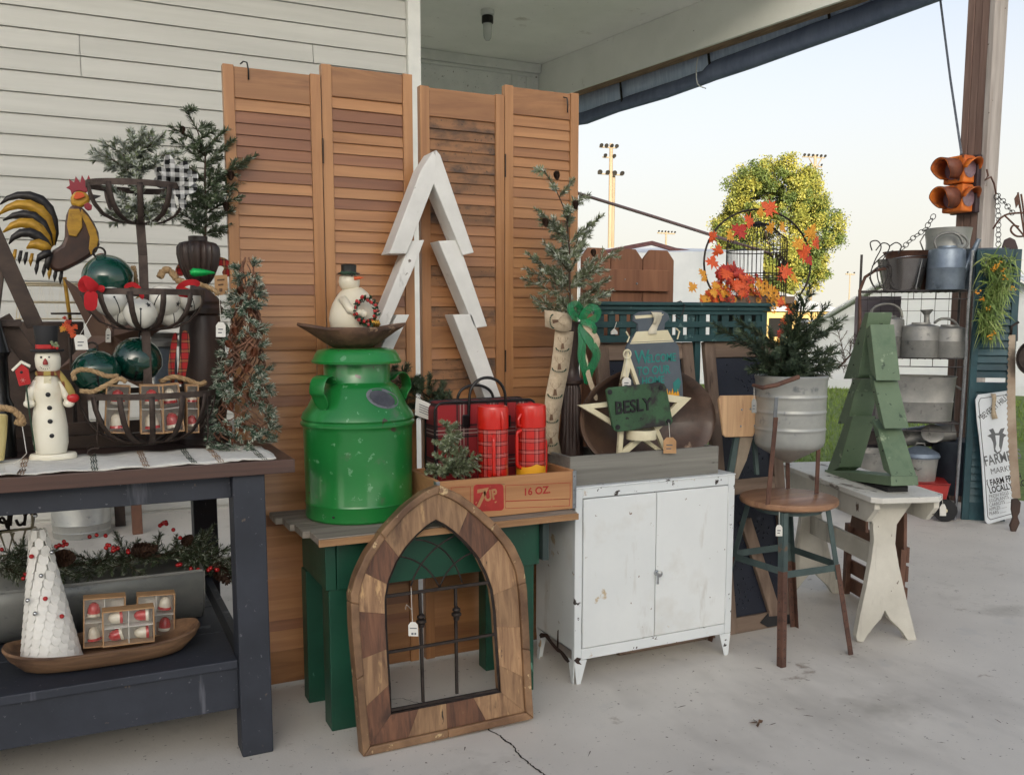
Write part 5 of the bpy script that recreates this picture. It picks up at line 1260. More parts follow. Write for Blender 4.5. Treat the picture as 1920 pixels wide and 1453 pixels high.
m_rust = mat('rusty_steel', (112,80,66), (82,58,50), rough=.7, metal=.3, scale=16, bump=.3, spots=[((66,46,42), 9, .58, .15)])
LG = []
for i, (tp, ft, dy) in enumerate(legs):
    top = at(tp[0], tp[1], sy_+dy) if tp else V((sx+.10, sy_+.11, SZ-.04))
    top.z = SZ-.034; ft = V((ft.x, ft.y, 0)); LG.append((top, ft))
    md = ft.lerp(top, .52); hi = ft.lerp(top, .62)
    rad = V((ft.x-sx, ft.y-sy_, 0)).normalized(); tg = V((-rad.y, rad.x, 0))
    def angle_iron(p, q, w, th):
        mb = MB()
        for sgn in (-1, 1):
            dirv = (tg*sgn - rad).normalized() if True else tg
            e = dirv*w
            for a in (0,):
                n_ = dirv.cross(q-p).normalized()*th
                mb.add([p, p+e, p+e+n_*sgn, p+n_*sgn, q, q+e, q+e+n_*sgn, q+n_*sgn], [(0,3,2,1),(4,5,6,7),(0,1,5,4),(1,2,6,5),(2,3,7,6),(3,0,4,7)])
        return mb
    L1 = angle_iron(md, top, .022, .003).build('leg', m_gsteel, t)
    sh = rad*.0035
    L2 = angle_iron(ft+sh, hi+sh, .021, .003).build('leg_extension', m_rust, L1)
    hm = MB()
    for f in np.linspace(.06,.48,8):
        for s2 in (-1, 1):
            c = ft.lerp(top, f) + sh + (tg*s2-rad).normalized()*.011; nn_ = ((tg*s2-rad).normalized().cross(top-ft)).normalized()*s2
            if nn_.dot(CC-c) < 0: nn_ = -nn_
            M = frame(c + nn_*.0036, nn_.orthogonal(), nn_.cross(nn_.orthogonal())); hm.add([M @ V((.0026*math.cos(a), .0026*math.sin(a), 0)) for a in [j*PI/4 for j in range(8)]], [tuple(range(8))])
    hm.build('bolt_hole', m_black, L1)['kind'] = 'stuff'
zs_ = at(1475,1078,LG[0][1].y+.03).z
def onleg(i, z): top, ft = LG[i]; return ft.lerp(top, z/top.z)
for a, b, z in ((0,1,zs_),(0,2,zs_+.012),(1,3,zs_+.008),(2,3,zs_+.02)):
    mb = MB(); mb.bar(onleg(a, z), onleg(b, z), .004, .026); mb.build('stretcher', m_gsteel, t, bevel=.001)
pricetag(1461, 984, 2.47, 'white price tag on a string under the round stool seat', w=12, h=21, L=25)
# galvanised funnel feeder
m_galv = mat('galvanised_steel', (178,178,172), (148,150,148), rough=.42, metal=.45, scale=7, lo=.3, hi=.7, bump=.06, spots=[((120,124,126), 16, .6, .1), ((196,194,184), 5, .63, .1), ((142,122,96), 9, .72, .05)])
m_galvd = mat('aged_galvanised_steel', (154,152,146), (120,121,119), rough=.5, metal=.45, scale=8, lo=.3, hi=.7, bump=.08, spots=[((82,82,82), 14, .6, .1), ((160,156,146), 6, .66, .1)])
m_galvb = mat('blue_grey_galvanised', (134,146,158), (104,116,130), rough=.4, metal=.5, scale=9, bump=.06, spots=[((150,158,164), 12, .63, .1), ((74,82,92), 8, .62, .1)])
fx = at(1481,780,sy_); kf = mpp(fx); FR = 65*kf; zf = lambda y: at(1481, y, sy_).z
t = thing('funnel_feeder', 'galvanised funnel bottomed feeder bucket standing on the round stool', 'feeder', (fx.x, sy_, SZ))
pr = [(0,zf(868)),(FR*.10,zf(866)),(FR*.86,zf(838)),(FR*.95,zf(833)),(FR*.985,zf(826)),(FR*.99,zf(820))]
for y in (802,770,742): pr += [(FR*.99,zf(y)-.012),(FR*.99,zf(y)-.005),(FR*1.014,zf(y)-.001),(FR*1.014,zf(y)+.001),(FR*.99,zf(y)+.005),(FR*.99,zf(y)+.012)]
pr += [(FR*1.0,zf(712)),(FR*1.025,zf(709)),(FR*1.03,zf(705)),(FR*1.0,zf(703)),(FR*.975,zf(706)),(FR*.96,zf(740)),(0,zf(742))]
mb = MB(); mb.lathe(pr, 56, (fx.x, sy_, 0)); mb.build('body', m_galv, t, smooth=40)
for (xt, yt, xb, yb, dy) in ((1456,745,1440,931,-.095),(1538,760,1531,924,-.02),(1475,770,1478,905,.11)):
    a = at(xt, yt, sy_+dy*1.25); b = at(xb, yb, sy_+dy); b.z = SZ+.0015
    if dy < -.05:
        c = a.lerp(b, .26); mb = MB(); mb.bar(a, c, .016, .004, (0,-1,0)); mb.build('zinc_strap', m_galvstrap, t, bevel=.001)
        a = c.lerp(a, .3) + V((0,-.005,0))
    mb = MB(); mb.bar(a, b, .019, .004, (0,-1,0)); mb.build('strap_leg', m_rust, t, bevel=.001)
mb = MB(); mb.tube([at(1412,722,sy_-.10), at(1430,727,sy_-.15), at(1455,722,sy_-.17), at(1497,707,sy_-.17)], [.006,.008,.0085,.0085], 8); mb.build('rusty_handle', m_rust, t, smooth=50)
pricetag(1414, 748, sy_-.14, 'grey paper tag tied to the rusty handle of the funnel feeder', w=9, h=26, L=22, mt=mat('grey_tag',(150,150,146),(136,136,132)))
spruce_px('spruce_boughs', 'bunch of dark long needled spruce boughs filling the funnel feeder', sy_, [(1480,715),(1482,690),(1488,660)],
    [(1354,606),(1360,622),(1396,598),(1410,640),(1440,628),(1458,632),(1488,606),(1504,590),(1520,535),(1524,560),(1556,572),(1566,596),(1535,600),(1572,660),(1548,680),(1396,690),(1420,660),(1500,650),(1470,650),(1545,650),(1580,690),(1440,690),(1404,668),(1515,620)],
    nsub=6, frost=.14, L=.032, dens=850, seed=31, mats=[m_needle_dk, m_needle], jitter=.12, extra=30, fill=1.2, sub=.34, wd=.0016, cat='greenery', base=V((fx.x, sy_, zf(720))))

# ================================================================== chippy white bench
BO = V((2.70,2.497,0)); bu = V((.222,-.073,0)).normalized(); bv = V((-bu.y, bu.x, 0))
bM = Matrix((bu, bv, V((0,0,1)))).transposed().to_4x4(); bM.translation = BO; bI = bM.inverted()
def bl2(x, y, off=0): q = bI @ pv(x, y, BO + bv*off, bv); return q.x, q.z
m_bench = mat('chippy_white_paint', (212,208,196), (190,186,174), rough=.6, scale=5, bump=.25, bscale=26, spots=[((146,140,130), 5, .55, .18, (2,2,.35)), ((92,74,60), 18, .655, .02, (1,1,.5))])
t = thing('wooden_bench', 'chippy white painted wooden bench with cut out splayed end legs', 'bench', BO + bu*.117)
ztop = bl2(1615,934,-.11)[1]; L_ = .72
leg = [(-.008,ztop-.025)] + [bl2(1480+x/5.589, 960+y/5.589) for x, y in ((878,130),(886,300),(864,480),(805,800),(742,1080),(702,1300),(712,1350),(772,1382),(820,1290),(900,1185),(965,1115),(1002,1030),(1060,1130),(1140,1205),(1190,1260),(1240,1352),(1335,1345),(1300,1190),(1222,880),(1150,560),(1112,330),(1128,130))] + [(.245,ztop-.025)]
leg[0] = (bl2(1480+760/5.589, 980)[0], ztop-.0245); leg[-1] = (bl2(1715,980)[0], ztop-.0245)
leg = [(u, max(z, .0)) for u, z in leg]
for v0 in (0, L_-.10):
    mb = MB(bM); mb.prism([(u, v0, z) for u, z in leg], (0,.03,0)); mb.build('end_leg', m_bench, t, bevel=.002)
uc = .117; hw = .152
mb = MB(bM)
top = [(uc-hw,-.095),(uc-hw+.035,-.12),(uc+hw-.045,-.12),(uc+hw,-.07),(uc+hw,L_+.02),(uc-hw,L_+.02)]
mb.prism([(u, v, ztop-.022) for u, v in top], (0,0,.022)); mb.build('seat_board', mat('peeling_seat_paint', (216,214,206), (200,197,188), rough=.6, scale=6, bump=.3, bscale=24, spots=[((118,108,98), 11, .60, .06, (1,.35,1)), ((70,58,50), 26, .63, .02, (1,.4,1))]), t, bevel=.003)
for u0 in (uc-hw+.022, uc+hw-.044):
    mb = MB(bM); mb.prism([(u0,-.085,ztop-.0225),(u0,-.085,ztop-.05),(u0,-.03,ztop-.108),(u0,L_-.06,ztop-.108),(u0,L_-.01,ztop-.06),(u0,L_-.01,ztop-.0225)], (.022,0,0)); mb.build('side_apron', m_bench, t, bevel=.002)
zA = bl2(1627,1032)[1]; zB_ = bl2(1622,1070)[1]
mb = MB(bM); mb.box((uc-.04,.0305,zB_),(uc-.02,L_-.1005,zA)); mb.build('stretcher', m_bench, t, bevel=.002)
# brown slatted crate under and behind the bench
t = thing('slatted_crate', 'reddish brown slatted wooden crate on the floor behind the white bench', 'crate', bM @ V((.30,.3,0)))
m_brown = mat('reddish_brown_wood', (118,82,64), (84,58,46), rough=.65, scale=5, stretch=(2,2,1), bump=.2, rnd=.12)
for v0, v1 in ((.16,.19),(.36,.39),(.60,.63)):
    mb = MB(bM); mb.box((.25,v0,0),(.275,v1,.33)); mb.build('post', m_brown, t, bevel=.002)
for z0_, z1_ in ((.01,.075),(.095,.16),(.185,.25),(.265,.33)):
    mb = MB(bM); mb.box((.2755,.16,z0_),(.288,.63,z1_)); mb.build('slat', m_brown, t, bevel=.002)
t = thing('brown_boards', 'pair of tapered dark brown boards leaning behind the white bench', 'boards', bM @ V((.27,.3,.3)))
for v0, v1 in ((.10,.20),(.40,.54)):
    mb = MB(bM); mb.prism([(.225,v0,.335),(.225,v1,.335),(.235,v1-.03,.50),(.235,v0+.03,.50)], (.014,0,0)); mb.build('board', m_brown, t, bevel=.002)

# ================================================================== green lumber tree on the bench
TO = BO + bu*(uc-.05) ; nT = bu
def tp(x, y): return pv(1280+x/2.742, 480+y/2.742, TO, nT)
m_sage = mat('sage_green_paint', (108,128,100), (88,108,84), rough=.55, scale=4, bump=.3, bscale=14, bst=(1,1,.25), rnd=.1, spots=[((70,96,72), 5, .60, .15), ((58,74,58), 26, .64, .03), ((140,156,128), 14, .62, .05)])
zbench = ztop+.0015
t = thing('wooden_tree', 'sage green painted lumber Christmas tree standing on the white bench', 'wooden tree', TO + bv*.2 + V((0,0,zbench)), group='cut lumber Christmas trees')
dd = bu*.10
def gboard(pl, o=0, d=dd): mb = MB(); mb.prism([tp(x, y) + bu*o for x, y in pl], d); mb.build('board', m_sage, t, bevel=.002)
gboard([(936,292),(956,290),(904,612),(896,628),(826,632),(870,492)])
gboard([(940,376),(964,352),(996,641),(964,592)])
gboard([(868,634),(912,632),(880,700),(842,862),(790,862)], .004)
gboard([(952,612),(978,642),(1034,887),(1004,842)], .004)
gboard([(842,822),(872,824),(800,1086),(736,1128),(740,1100)], .002)
gboard([(966,836),(1000,888),(1072,1132),(1030,1100)], .002)
gboard([(734,1098),(1074,1132),(1078,1182),(734,1136)], -.004, bu*.11)
mb = MB(); mb.prism([tp(x, y) + bu*.01 for x, y in ((806,1150),(1040,1184),(1040,1222),(800,1190))], bu*.085)
zm_ = min(p[2] for p in mb.v); mb.v = [(p[0], p[1], p[2] if p[2] > zm_+.02 else zbench) for p in mb.v]; mb.build('base_block', m_blackmatte, t, bevel=.002)
for (x, y) in ((858,700),(880,655),(850,1000),(812,1060),(985,700),(1010,760),(1000,930),(1030,1000),(905,450),(880,560)):
    mb = MB(); mb.sphere(tp(x, y)-bu*.0015, .0028, 8, 5); mb.build('nail_head', m_darkmetal, t)
t2 = spruce_px('twig_sprig', 'thin bare twig sprig hooked on the top left of the green lumber tree', 2.95, [(1572,690),(1600,660),(1640,612)],
    [(1578,612),(1590,635),(1612,625),(1628,600),(1645,600),(1560,690),(1585,655),(1600,690),(1610,645)], nsub=6, frost=0, L=.02, dens=260, seed=41, mats=[m_twig, m_needle_dk], jitter=.05, extra=4, wd=.0008, cat='greenery')
# ================================================================== autumn arrangement, leaf arch and birdcage on the teal shelf
m_lo = mat('orange_leaf', (226,98,44), (196,70,30), rough=.6, scale=20); m_ly = mat('golden_leaf', (224,164,52), (206,134,36), rough=.6, scale=20); m_lr = mat('red_leaf', (190,56,40), (158,42,32), rough=.6, scale=20)
m_stem = mat('dry_stem', (120,88,50), (96,70,40), rough=.9)
LEAF = [(0,-.5),(.10,-.12),(.34,-.30),(.30,-.08),(.52,-.02),(.32,.14),(.40,.32),(.16,.22),(.20,.40),(0,.62),(-.20,.40),(-.16,.22),(-.40,.32),(-.32,.14),(-.52,-.02),(-.30,-.08),(-.34,-.30),(-.10,-.12)]
def leafmesh(nm, m):
    me = bpy.data.meshes.new(nm); vs = [(0,0,.04)] + [(x, y, -.10*abs(x)-.05*y*y) for x, y in LEAF]; n = len(LEAF)
    me.from_pydata(vs, [], [(0, 1+i, 1+(i+1) % n) for i in range(n)]); me.materials.append(m); return me
LM = [leafmesh('maple_leaf', m) for m in (m_lo, m_ly, m_lr)]
def flowermesh(nm, m, k):
    me = bpy.data.meshes.new(nm); vs = []; fs = []
    for i in range(k):
        a = 2*PI*i/k; b = 2*PI/k*.42; L = len(vs)
        vs += [(.1*math.cos(a),.1*math.sin(a),.0),(.36*math.cos(a-b),.36*math.sin(a-b),.06),(.5*math.cos(a),.5*math.sin(a),.14),(.36*math.cos(a+b),.36*math.sin(a+b),.06)]; fs.append((L,L+1,L+2,L+3))
    L = len(vs); vs += [(.13*math.cos(i*PI/3), .13*math.sin(i*PI/3), .07) for i in range(6)]; fs.append(tuple(range(L, L+6)))
    me.from_pydata(vs, [], fs); me.materials.append(m); me.materials.append(m_stem); me.polygons[-1].material_index = 1; return me
FM = [flowermesh('flower', m, k) for m, k in ((m_lo, 8), (m_ly, 9), (m_lr, 8), (m_ly, 6))]
def put(me, nm, par, p, s, nrm, roll):
    o = bpy.data.objects.new(nm, me); COL.objects.link(o); o.parent = par; ROOT[o] = ROOT[par]
    q = V(nrm).to_track_quat('Z', 'Y').to_matrix().to_4x4() @ Matrix.Rotation(roll, 4, 'Z'); M = Matrix.Translation(V(p) - ROOT[par]) @ q @ Matrix.Scale(s, 4)
    o.matrix_local = M; return o
shz = sz1 + .0008
fY = LY + .085
rr = random.Random(14)
t = thing('birdcage', 'black wire domed birdcage on the teal shelf behind the autumn flowers', 'birdcage', (at(1418,560,3.13).x, 3.13, shz))
gc = at(1418,500,3.13); kc = mpp(gc); CRd = 57*kc*.97; zc_ = lambda y: at(1418, y, 3.13).z
def ringpts(r, z, n=40): return [V((gc.x + r*math.cos(i*2*PI/n), 3.13 + r*math.sin(i*2*PI/n), z)) for i in range(n)]
dome = [(1.0,470),(1.0,455),(.96,448),(.78,441),(.62,432),(.46,424),(.30,420),(.22,420)]
for i in range(44):
    a = 2*PI*i/44; d = V((math.cos(a), math.sin(a), 0)); P = [V((gc.x,3.13,0))+d*CRd+V((0,0,shz+.012))] + [V((gc.x,3.13,0))+d*CRd*f+V((0,0,zc_(y))) for f, y in dome]
    mb = MB(); mb.tube(P, .0011, 4, cap=False); mb.build('wire', m_iron, t)
for y in (472,515,524,556): mb = MB(); mb.tube(ringpts(CRd+.001, max(zc_(y), shz+.004)), .0024, 6, closed=True); mb.build('hoop', m_iron, t, smooth=180)
mb = MB(); mb.lathe([(CRd*1.04,shz),(CRd*1.04,shz+.012),(CRd*1.0,shz+.013),(0,shz+.013)], 40, (gc.x,3.13,0)); mb.build('tray', m_iron, t, smooth=40)
mb = MB(); mb.lathe([(0,zc_(424)),(CRd*.30,zc_(424)),(CRd*.24,zc_(419)),(CRd*.10,zc_(416)),(0,zc_(415))], 20, (gc.x,3.13,0)); mb.build('cap', m_iron, t, smooth=50)
mb = MB(); mb.tube([V((gc.x+.006*math.cos(i*PI/8), 3.13, zc_(413)+.008*math.sin(i*PI/8))) for i in range(16)], .0014, 5, closed=True); mb.build('ring', m_iron, t, smooth=180)
# arch of wire wound with leaves
t = thing('leaf_arch', 'black wire hoop wound with orange maple leaves above the birdcage', 'wreath', at(1325,575,3.02))
aY = 3.02; P = []
for i in range(41):
    a = math.radians(212 - i*(212+38)/40); P.append(at(1420+100*math.cos(a), 493-100*math.sin(a)*1.0, aY))
P = [at(1326,586,aY)] + P + [at(1504,560,aY), at(1498,610,aY), at(1492,652,aY)]
P[0].z = max(P[0].z, shz)
mb = MB(); mb.tube(P, .0042, 7); mb.build('hoop_wire', m_iron, t, smooth=180)
for (x, y, s, c) in ((1406,412,30,0),(1446,392,36,0),(1428,398,22,1),(1385,434,36,2),(1368,440,26,1),(1338,446,26,0),(1344,470,26,0),(1336,494,30,0),(1467,424,26,1),(1445,425,26,1),(1520,440,34,1),(1530,452,30,0),(1508,468,30,0),(1496,455,26,1),(1508,480,34,0),(1516,486,22,2),(1474,506,32,0),(1468,520,24,0),(1490,524,22,1),(1480,580,30,0),(1476,600,24,1),(1468,606,20,0),(1464,624,20,2),(1462,640,24,1),(1484,568,24,1),(1316,512,20,1),(1300,540,22,1),(1322,520,20,1)):
    p = at(x, y, aY - rr.uniform(.004,.03)); put(LM[c], 'maple_leaf', t, p, s*mpp(p)*1.05, (rr.uniform(-.5,.5), -1, rr.uniform(-.4,.5)), rr.uniform(-PI, PI))
mb = MB(); mb.tube([at(1486,540,aY-.01), at(1494,552,aY-.01), at(1482,566,aY-.01), at(1478,590,aY-.012), at(1466,610,aY-.01), at(1462,640,aY-.01)], .002, 5); mb.build('vine', m_stem, t, smooth=180)
# flowers in a wooden trough
t = thing('autumn_flowers', 'heap of orange and gold silk flowers and leaves on the teal shelf', 'flower arrangement', (at(1390,570,fY).x, fY, shz))
mb = MB(); a = at(1345,560,fY).x; b = at(1478,560,fY).x; mb.box((a, fY-.04, shz), (b, fY+.04, shz+.03)); mb.build('wooden_trough', m_barnh, t, bevel=.003)
n = 0
while n < 210:
    x = rr.uniform(1316,1472); f = (x-1316)/156; topy = 575 - 62*math.sin(PI*min(1, f*1.05))**.6 - (18 if 1345 < x < 1390 else 0)
    y = rr.uniform(topy, 570); dpt = rr.uniform(-.075,.06)
    p = at(x, y, fY+dpt)
    if p.z < shz+.008: p.z = shz + .01
    red = 1340 < x < 1420 and rr.random() < .62
    if rr.random() < .42: me = LM[0] if red else LM[rr.choice((0,1,1))]; s = rr.uniform(15,27); nm = 'leaf'
    else: me = FM[rr.choice((0,2))] if red else FM[rr.choice((1,1,3,0))]; s = rr.uniform(12,19); nm = 'flower'
    if 1350 < x < 1395 and y < 535: me = LM[rr.choice((0,2))]; nm = 'leaf'; s = rr.uniform(20,30)
    put(me, nm, t, p, s*mpp(p), (rr.uniform(-.6,.6), -1, rr.uniform(-.1,.8)), rr.uniform(-PI, PI)); n += 1
for (x, y, s) in ((1450,568,24),(1448,580,22),(1440,550,22),(1425,540,20),(1456,556,18)):
    p = at(x, y, fY-.10); put(FM[1], 'flower', t, p, s*mpp(p), (.2,-1,.3), x)

# ================================================================== right hand cluster round the porch post
RO = V((4.45,4.30,0)); ru = V((.48,-.45,0)).normalized(); rv = V((-ru.y, ru.x, 0))
RM = Matrix((ru, rv, V((0,0,1)))).transposed().to_4x4(); RM.translation = RO; RI = RM.inverted()
def rk(x, y, v=0): return pv(x, y, RO + rv*v, rv)
def rl_(x, y, v=0): q = RI @ rk(x, y, v); return q.x, q.z
# wire rack
m_rodchrome = mat('dull_chrome_tube', (170,172,176), (140,142,146), rough=.25, metal=.9, scale=20)
m_wire = mat('dark_wire', (84,80,78), (62,58,58), rough=.5, metal=.5, scale=20)
t = thing('wire_rack', 'tall wire baker rack with chrome upright loaded with galvanised pails', 'rack', RO + ru*.33)
mb = MB(); mb.tube([rk(1790,974,-.02), rk(1805,760,-.02), rk(1820,520,-.02), rk(1824,470,-.02)], .011, 8); mb.build('chrome_upright', m_rodchrome, t, smooth=60)
uL = rl_(1608,700)[0]; uR = rl_(1806,700)[0]
mb = MB(); P = [V((uL,.0,.0)), V((uL,0,rl_(1608,600)[1]))] + [V(( rl_(x, y)[0], 0, rl_(x, y)[1])) for x, y in ((1612,545),(1622,520),(1640,508),(1662,503))]
mb = MB(RM); mb.tube(P, .010, 8); mb.build('rusty_bow_upright', m_rust, t, smooth=60)
for uu in (uL+.01, uR):
    mb = MB(RM); mb.tube([(uu,.30,0),(uu,.30,rl_(1700,470)[1])], .008, 8); mb.build('back_upright', m_wire, t, smooth=60)
shelfz = [rl_(1700,y)[1] for y in (546,672,792)]
for zi, z in enumerate(shelfz):
    mb = MB(RM)
    for v in np.linspace(0,.30,7): mb.bar((uL,v,z),(uR,v,z),.004,.004)
    for u in np.linspace(uL,uR,15): mb.bar((u,0,z-.004),(u,.30,z-.004),.003,.003)
    mb.build('wire_shelf', m_wire, t)['kind'] = 'stuff'
    mb = MB(RM); mb.tube([(uL,-.006,z-.05),(uR,-.006,z-.05)], .0035, 5); mb.build('lower_rail', m_wire, t)
    mb = MB(RM); mb.tube([(uL,-.006,z+.002),(uR,-.006,z+.002)], .0045, 5); mb.build('front_rail', m_wire, t)
    for u in np.linspace(uL+.05, uR-.05, 5):
        mb = MB(RM); mb.tube([(u,-.006,z),(u,-.008,z-.05)], .0025, 5); mb.build('drop_wire', m_wire, t)
# back lattice of the rack
for uu in np.linspace(uL+.06,uR-.06,7):
    mb = MB(RM); mb.tube([(uu,.302,shelfz[1]),(uu,.302,shelfz[0]+.02)], .002, 4); mb.build('back_wire', m_wire, t)
for z in (shelfz[0]-.12, shelfz[1]+.14):
    mb = MB(RM); mb.tube([(uL,.302,z),(uR,.302,z)], .002, 4); mb.build('back_wire', m_wire, t)
# tangled scroll wires upper left
mb = MB()
t = thing('scroll_wire_basket', 'tangle of scrolled wire handles hanging on the rack upper left corner', 'wire basket', rk(1655,560,-.02))
for pts in ([(1635,470),(1632,455),(1645,452),(1652,465),(1640,490),(1632,520),(1645,548)],[(1642,470),(1655,456),(1668,462),(1660,480),(1645,505),(1650,535),(1664,545)],[(1630,515),(1648,500),(1664,505),(1660,530),(1640,538),(1630,520)],[(1668,462),(1680,455),(1690,462),(1684,476)],[(1635,500),(1655,480),(1675,470)]):
    mb = MB(); mb.tube(cr([rk(x, y, -.02+.01*math.sin(x)) for x, y in pts]), .0042, 6); mb.build('wire', m_wire, t, smooth=180, sub=0)
def vessel(name, label, cat, x, yb, prof, v, mtl, zb, group=None, n=40, sx=1, rot=0, kids_=()):
    """prof: (half width px, y px) from the bottom up, measured on the rack plane offset v"""
    c = RI @ rk(x, yb, v); k = mpp(rk(x, yb, v))*.985; o = RM @ V((c.x, c.y, 0)); base = rl_(x, yb, v)[1]; dz = zb - base
    t = thing(name, label, cat, (o.x, o.y, zb), group)
    P = [(r*k, rl_(x, y, v)[1]+dz) for r, y in prof]; P[0] = (P[0][0], zb)
    mb = MB(); mb.lathe([(0, zb)] + P, n, o, sx=sx); mb.build('body', mtl, t, smooth=42)
    return t, o, k, (lambda y: rl_(x, y, v)[1]+dz)
m_stain = mat('stainless_pail', (150,146,144), (126,122,120), rough=.22, metal=.85, scale=3, bump=.02)
z0_ = shelfz[0]+.006
v1 = .10
t, o, k, zf_ = vessel('steel_pail', 'brushed steel pail on the left of the rack top shelf', 'pail', 1690, 543, [(32,543),(33,541),(44,492),(45.5,487),(46,485),(44,485.5),(43,489),(31,540),(0,539)], v1, m_stain, z0_)
mb = MB(); mb.tube([o+V((-ru.x*43*k,-ru.y*43*k,zf_(487))), o-rv*.05*0+V((0,0,zf_(482)))-rv*44*k, o+V((ru.x*43*k,ru.y*43*k,zf_(478)))], .003, 6); mb.build('bail_handle', m_rodchrome, t, smooth=180)
mb = MB(); mb.tube([o+ru*30*k-rv*34*k+V((0,0,zf_(487))), o+ru*22*k-rv*32*k+V((0,0,zf_(540)))], .003, 6); mb.build('seam', m_rodchrome, t)
t, o, k, zf_ = vessel('rusty_pail', 'rim of a rusty brown pail behind the brushed steel pail', 'pail', 1700, 543, [(36,543),(40,480),(44,472),(46,469),(44,469),(40,474),(36,540),(0,540)], v1+.17, m_rust, z0_)
t, o, k, zf_ = vessel('milk_pail', 'tall galvanised can behind the watering can on the top shelf', 'can', 1772, 543, [(36,543),(38,470),(39,466),(38,462),(38,452),(41,430),(42,427),(40,427),(37,450),(0,455)], v1+.12, m_galv, z0_)
mb = MB(); mb.tube([o-ru*40*k+V((0,0,zf_(470))), o-ru*48*k+V((0,0,zf_(450))), o-ru*41*k+V((0,0,zf_(436)))], .005, 6); mb.build('side_handle', m_galvd, t, smooth=180)
def watering(label, x, yb, w, ytop, v, zb, mtl, spout, hnd, group='galvanised watering cans', rose=None):
    t, o, k, zf_ = vessel('watering_can', label, 'watering can', x, yb, [(w*.98,yb),(w,yb-2),(w*.99,(yb+ytop)/2),(w*1.005,(yb+ytop)/2-1),(w*.985,(yb+ytop)/2-2),(w*.97,ytop+8),(w*.93,ytop+4),(w*.5,ytop),(w*.48,ytop-3),(w*.44,ytop-1),(0,ytop)], v, mtl, zb, group)
    if spout:
        a, b, ra, rb = spout; p = rk(*a, v); q = rk(*b, v); p.z = zf_(a[1]); q.z = zf_(b[1]); mb = MB(); mb.tube([p, p.lerp(q,.5), q], [ra*k, (ra+rb)/2*k*.9, rb*k], 12); s = mb.build('spout', mtl, t, smooth=60)
        if rose:
            mb = MB(); d = (q-p).normalized(); mb.tube([q, q+d*10*k], [rb*k, rose*k], 14); mb.build('rose', mtl, s, smooth=50)
    for h in hnd:
        mb = MB(); P = [];
        for (x_, y_) in h: c = rk(x_, y_, v-.0); c.z = zf_(y_); P.append(c)
        mb.tube(cr(P, 4), 4.2*k, 8, flat=.6); mb.build('handle', m_galvd, t, smooth=180)
    return t
watering('largest watering can with a long tapered spout on the rack top shelf', 1772, 541, 34, 462, v1-.06, z0_, m_galvb, ((1797,528),(1836,447),10,4), [[(1757,464),(1752,450),(1762,438),(1785,434),(1800,442),(1806,456)],[(1800,470),(1815,455),(1806,440),(1790,436)]])
t, o, k, zf_ = vessel('galvanised_tub', 'deep galvanised tub at the right end of the rack top shelf', 'tub', 1838, 541, [(40,541),(42,539),(48,470),(50,465),(48,465),(41,538),(0,538)], v1+.10, m_galvb, z0_-.0)
z1_ = shelfz[1]+.006
watering('dark watering can with a high hoop handle left on the middle shelf', 1661, 664, 31, 590, v1+.02, z1_, m_galvd, ((1634,650),(1622,612),6,4), [[(1636,600),(1634,580),(1648,568),(1672,566),(1688,576),(1692,592)]])
watering('watering can with a conical top and rose spout in the middle of the shelf', 1724, 664, 34, 602, v1-.03, z1_, m_galvd, ((1738,602),(1738,585),6,5), [[(1700,640),(1690,640),(1690,618),(1704,612)]], rose=12)
watering('ribbed watering can with a bent brown handle right on the middle shelf', 1778, 664, 33, 606, v1+.0, z1_, m_galvd, None, [[(1752,600),(1765,592),(1785,594),(1798,608),(1804,624)]])
z2_ = shelfz[2]+.006
t = thing('wash_tub', 'long galvanised oblong wash tub resting on the lower rack shelf', 'tub', RM @ V(((uL+uR)/2+.04,.12,z2_)))
c = RM @ V(((uL+uR)/2+.045,.12,0)); hw = (rl_(1798,740)[0]-rl_(1668,740)[0])/2+.04; ht = rl_(1700,700)[1]-rl_(1700,784)[1]
vs = []; fs = []; N = 44
for (f, z) in ((0,0),(.90,0),(.93,.004),(.955,ht*.42),(.97,ht*.44),(.955,ht*.46),(1.0,ht*.97),(1.03,ht),(.99,ht),(.9,.01),(0,.008)):
    for i in range(N):
        a = 2*PI*i/N; cu = abs(math.cos(a))**.55*(1 if math.cos(a) > 0 else -1); sv = abs(math.sin(a))**.8*(1 if math.sin(a) > 0 else -1)
        vs.append(RM @ V(((uL+uR)/2+.045+cu*hw*f, .12+sv*.15*f, z2_+z)))
for j in range(10):
    for i in range(N): fs.append((j*N+i, j*N+(i+1) % N, (j+1)*N+(i+1) % N, (j+1)*N+i))
mb = MB(); mb.add(vs, fs); mb.build('body', m_galvd, t, smooth=42)
mb = MB(RM); e = (uL+uR)/2+.045+hw; mb.tube([(e-.005,.08,z2_+ht*.8),(e+.03,.09,z2_+ht*.72),(e+.03,.15,z2_+ht*.72),(e-.005,.16,z2_+ht*.8)], .006, 6); mb.build('end_handle', m_galvd, t, smooth=180)
t, o, k, zf_ = vessel('dented_pail', 'dull grey tapered pail low behind the green lumber tree', 'pail', 1628, 925, [(28,925),(30,922),(40,820),(42,815),(40,816),(29,920),(0,918)], -.10, m_galvd, .06)
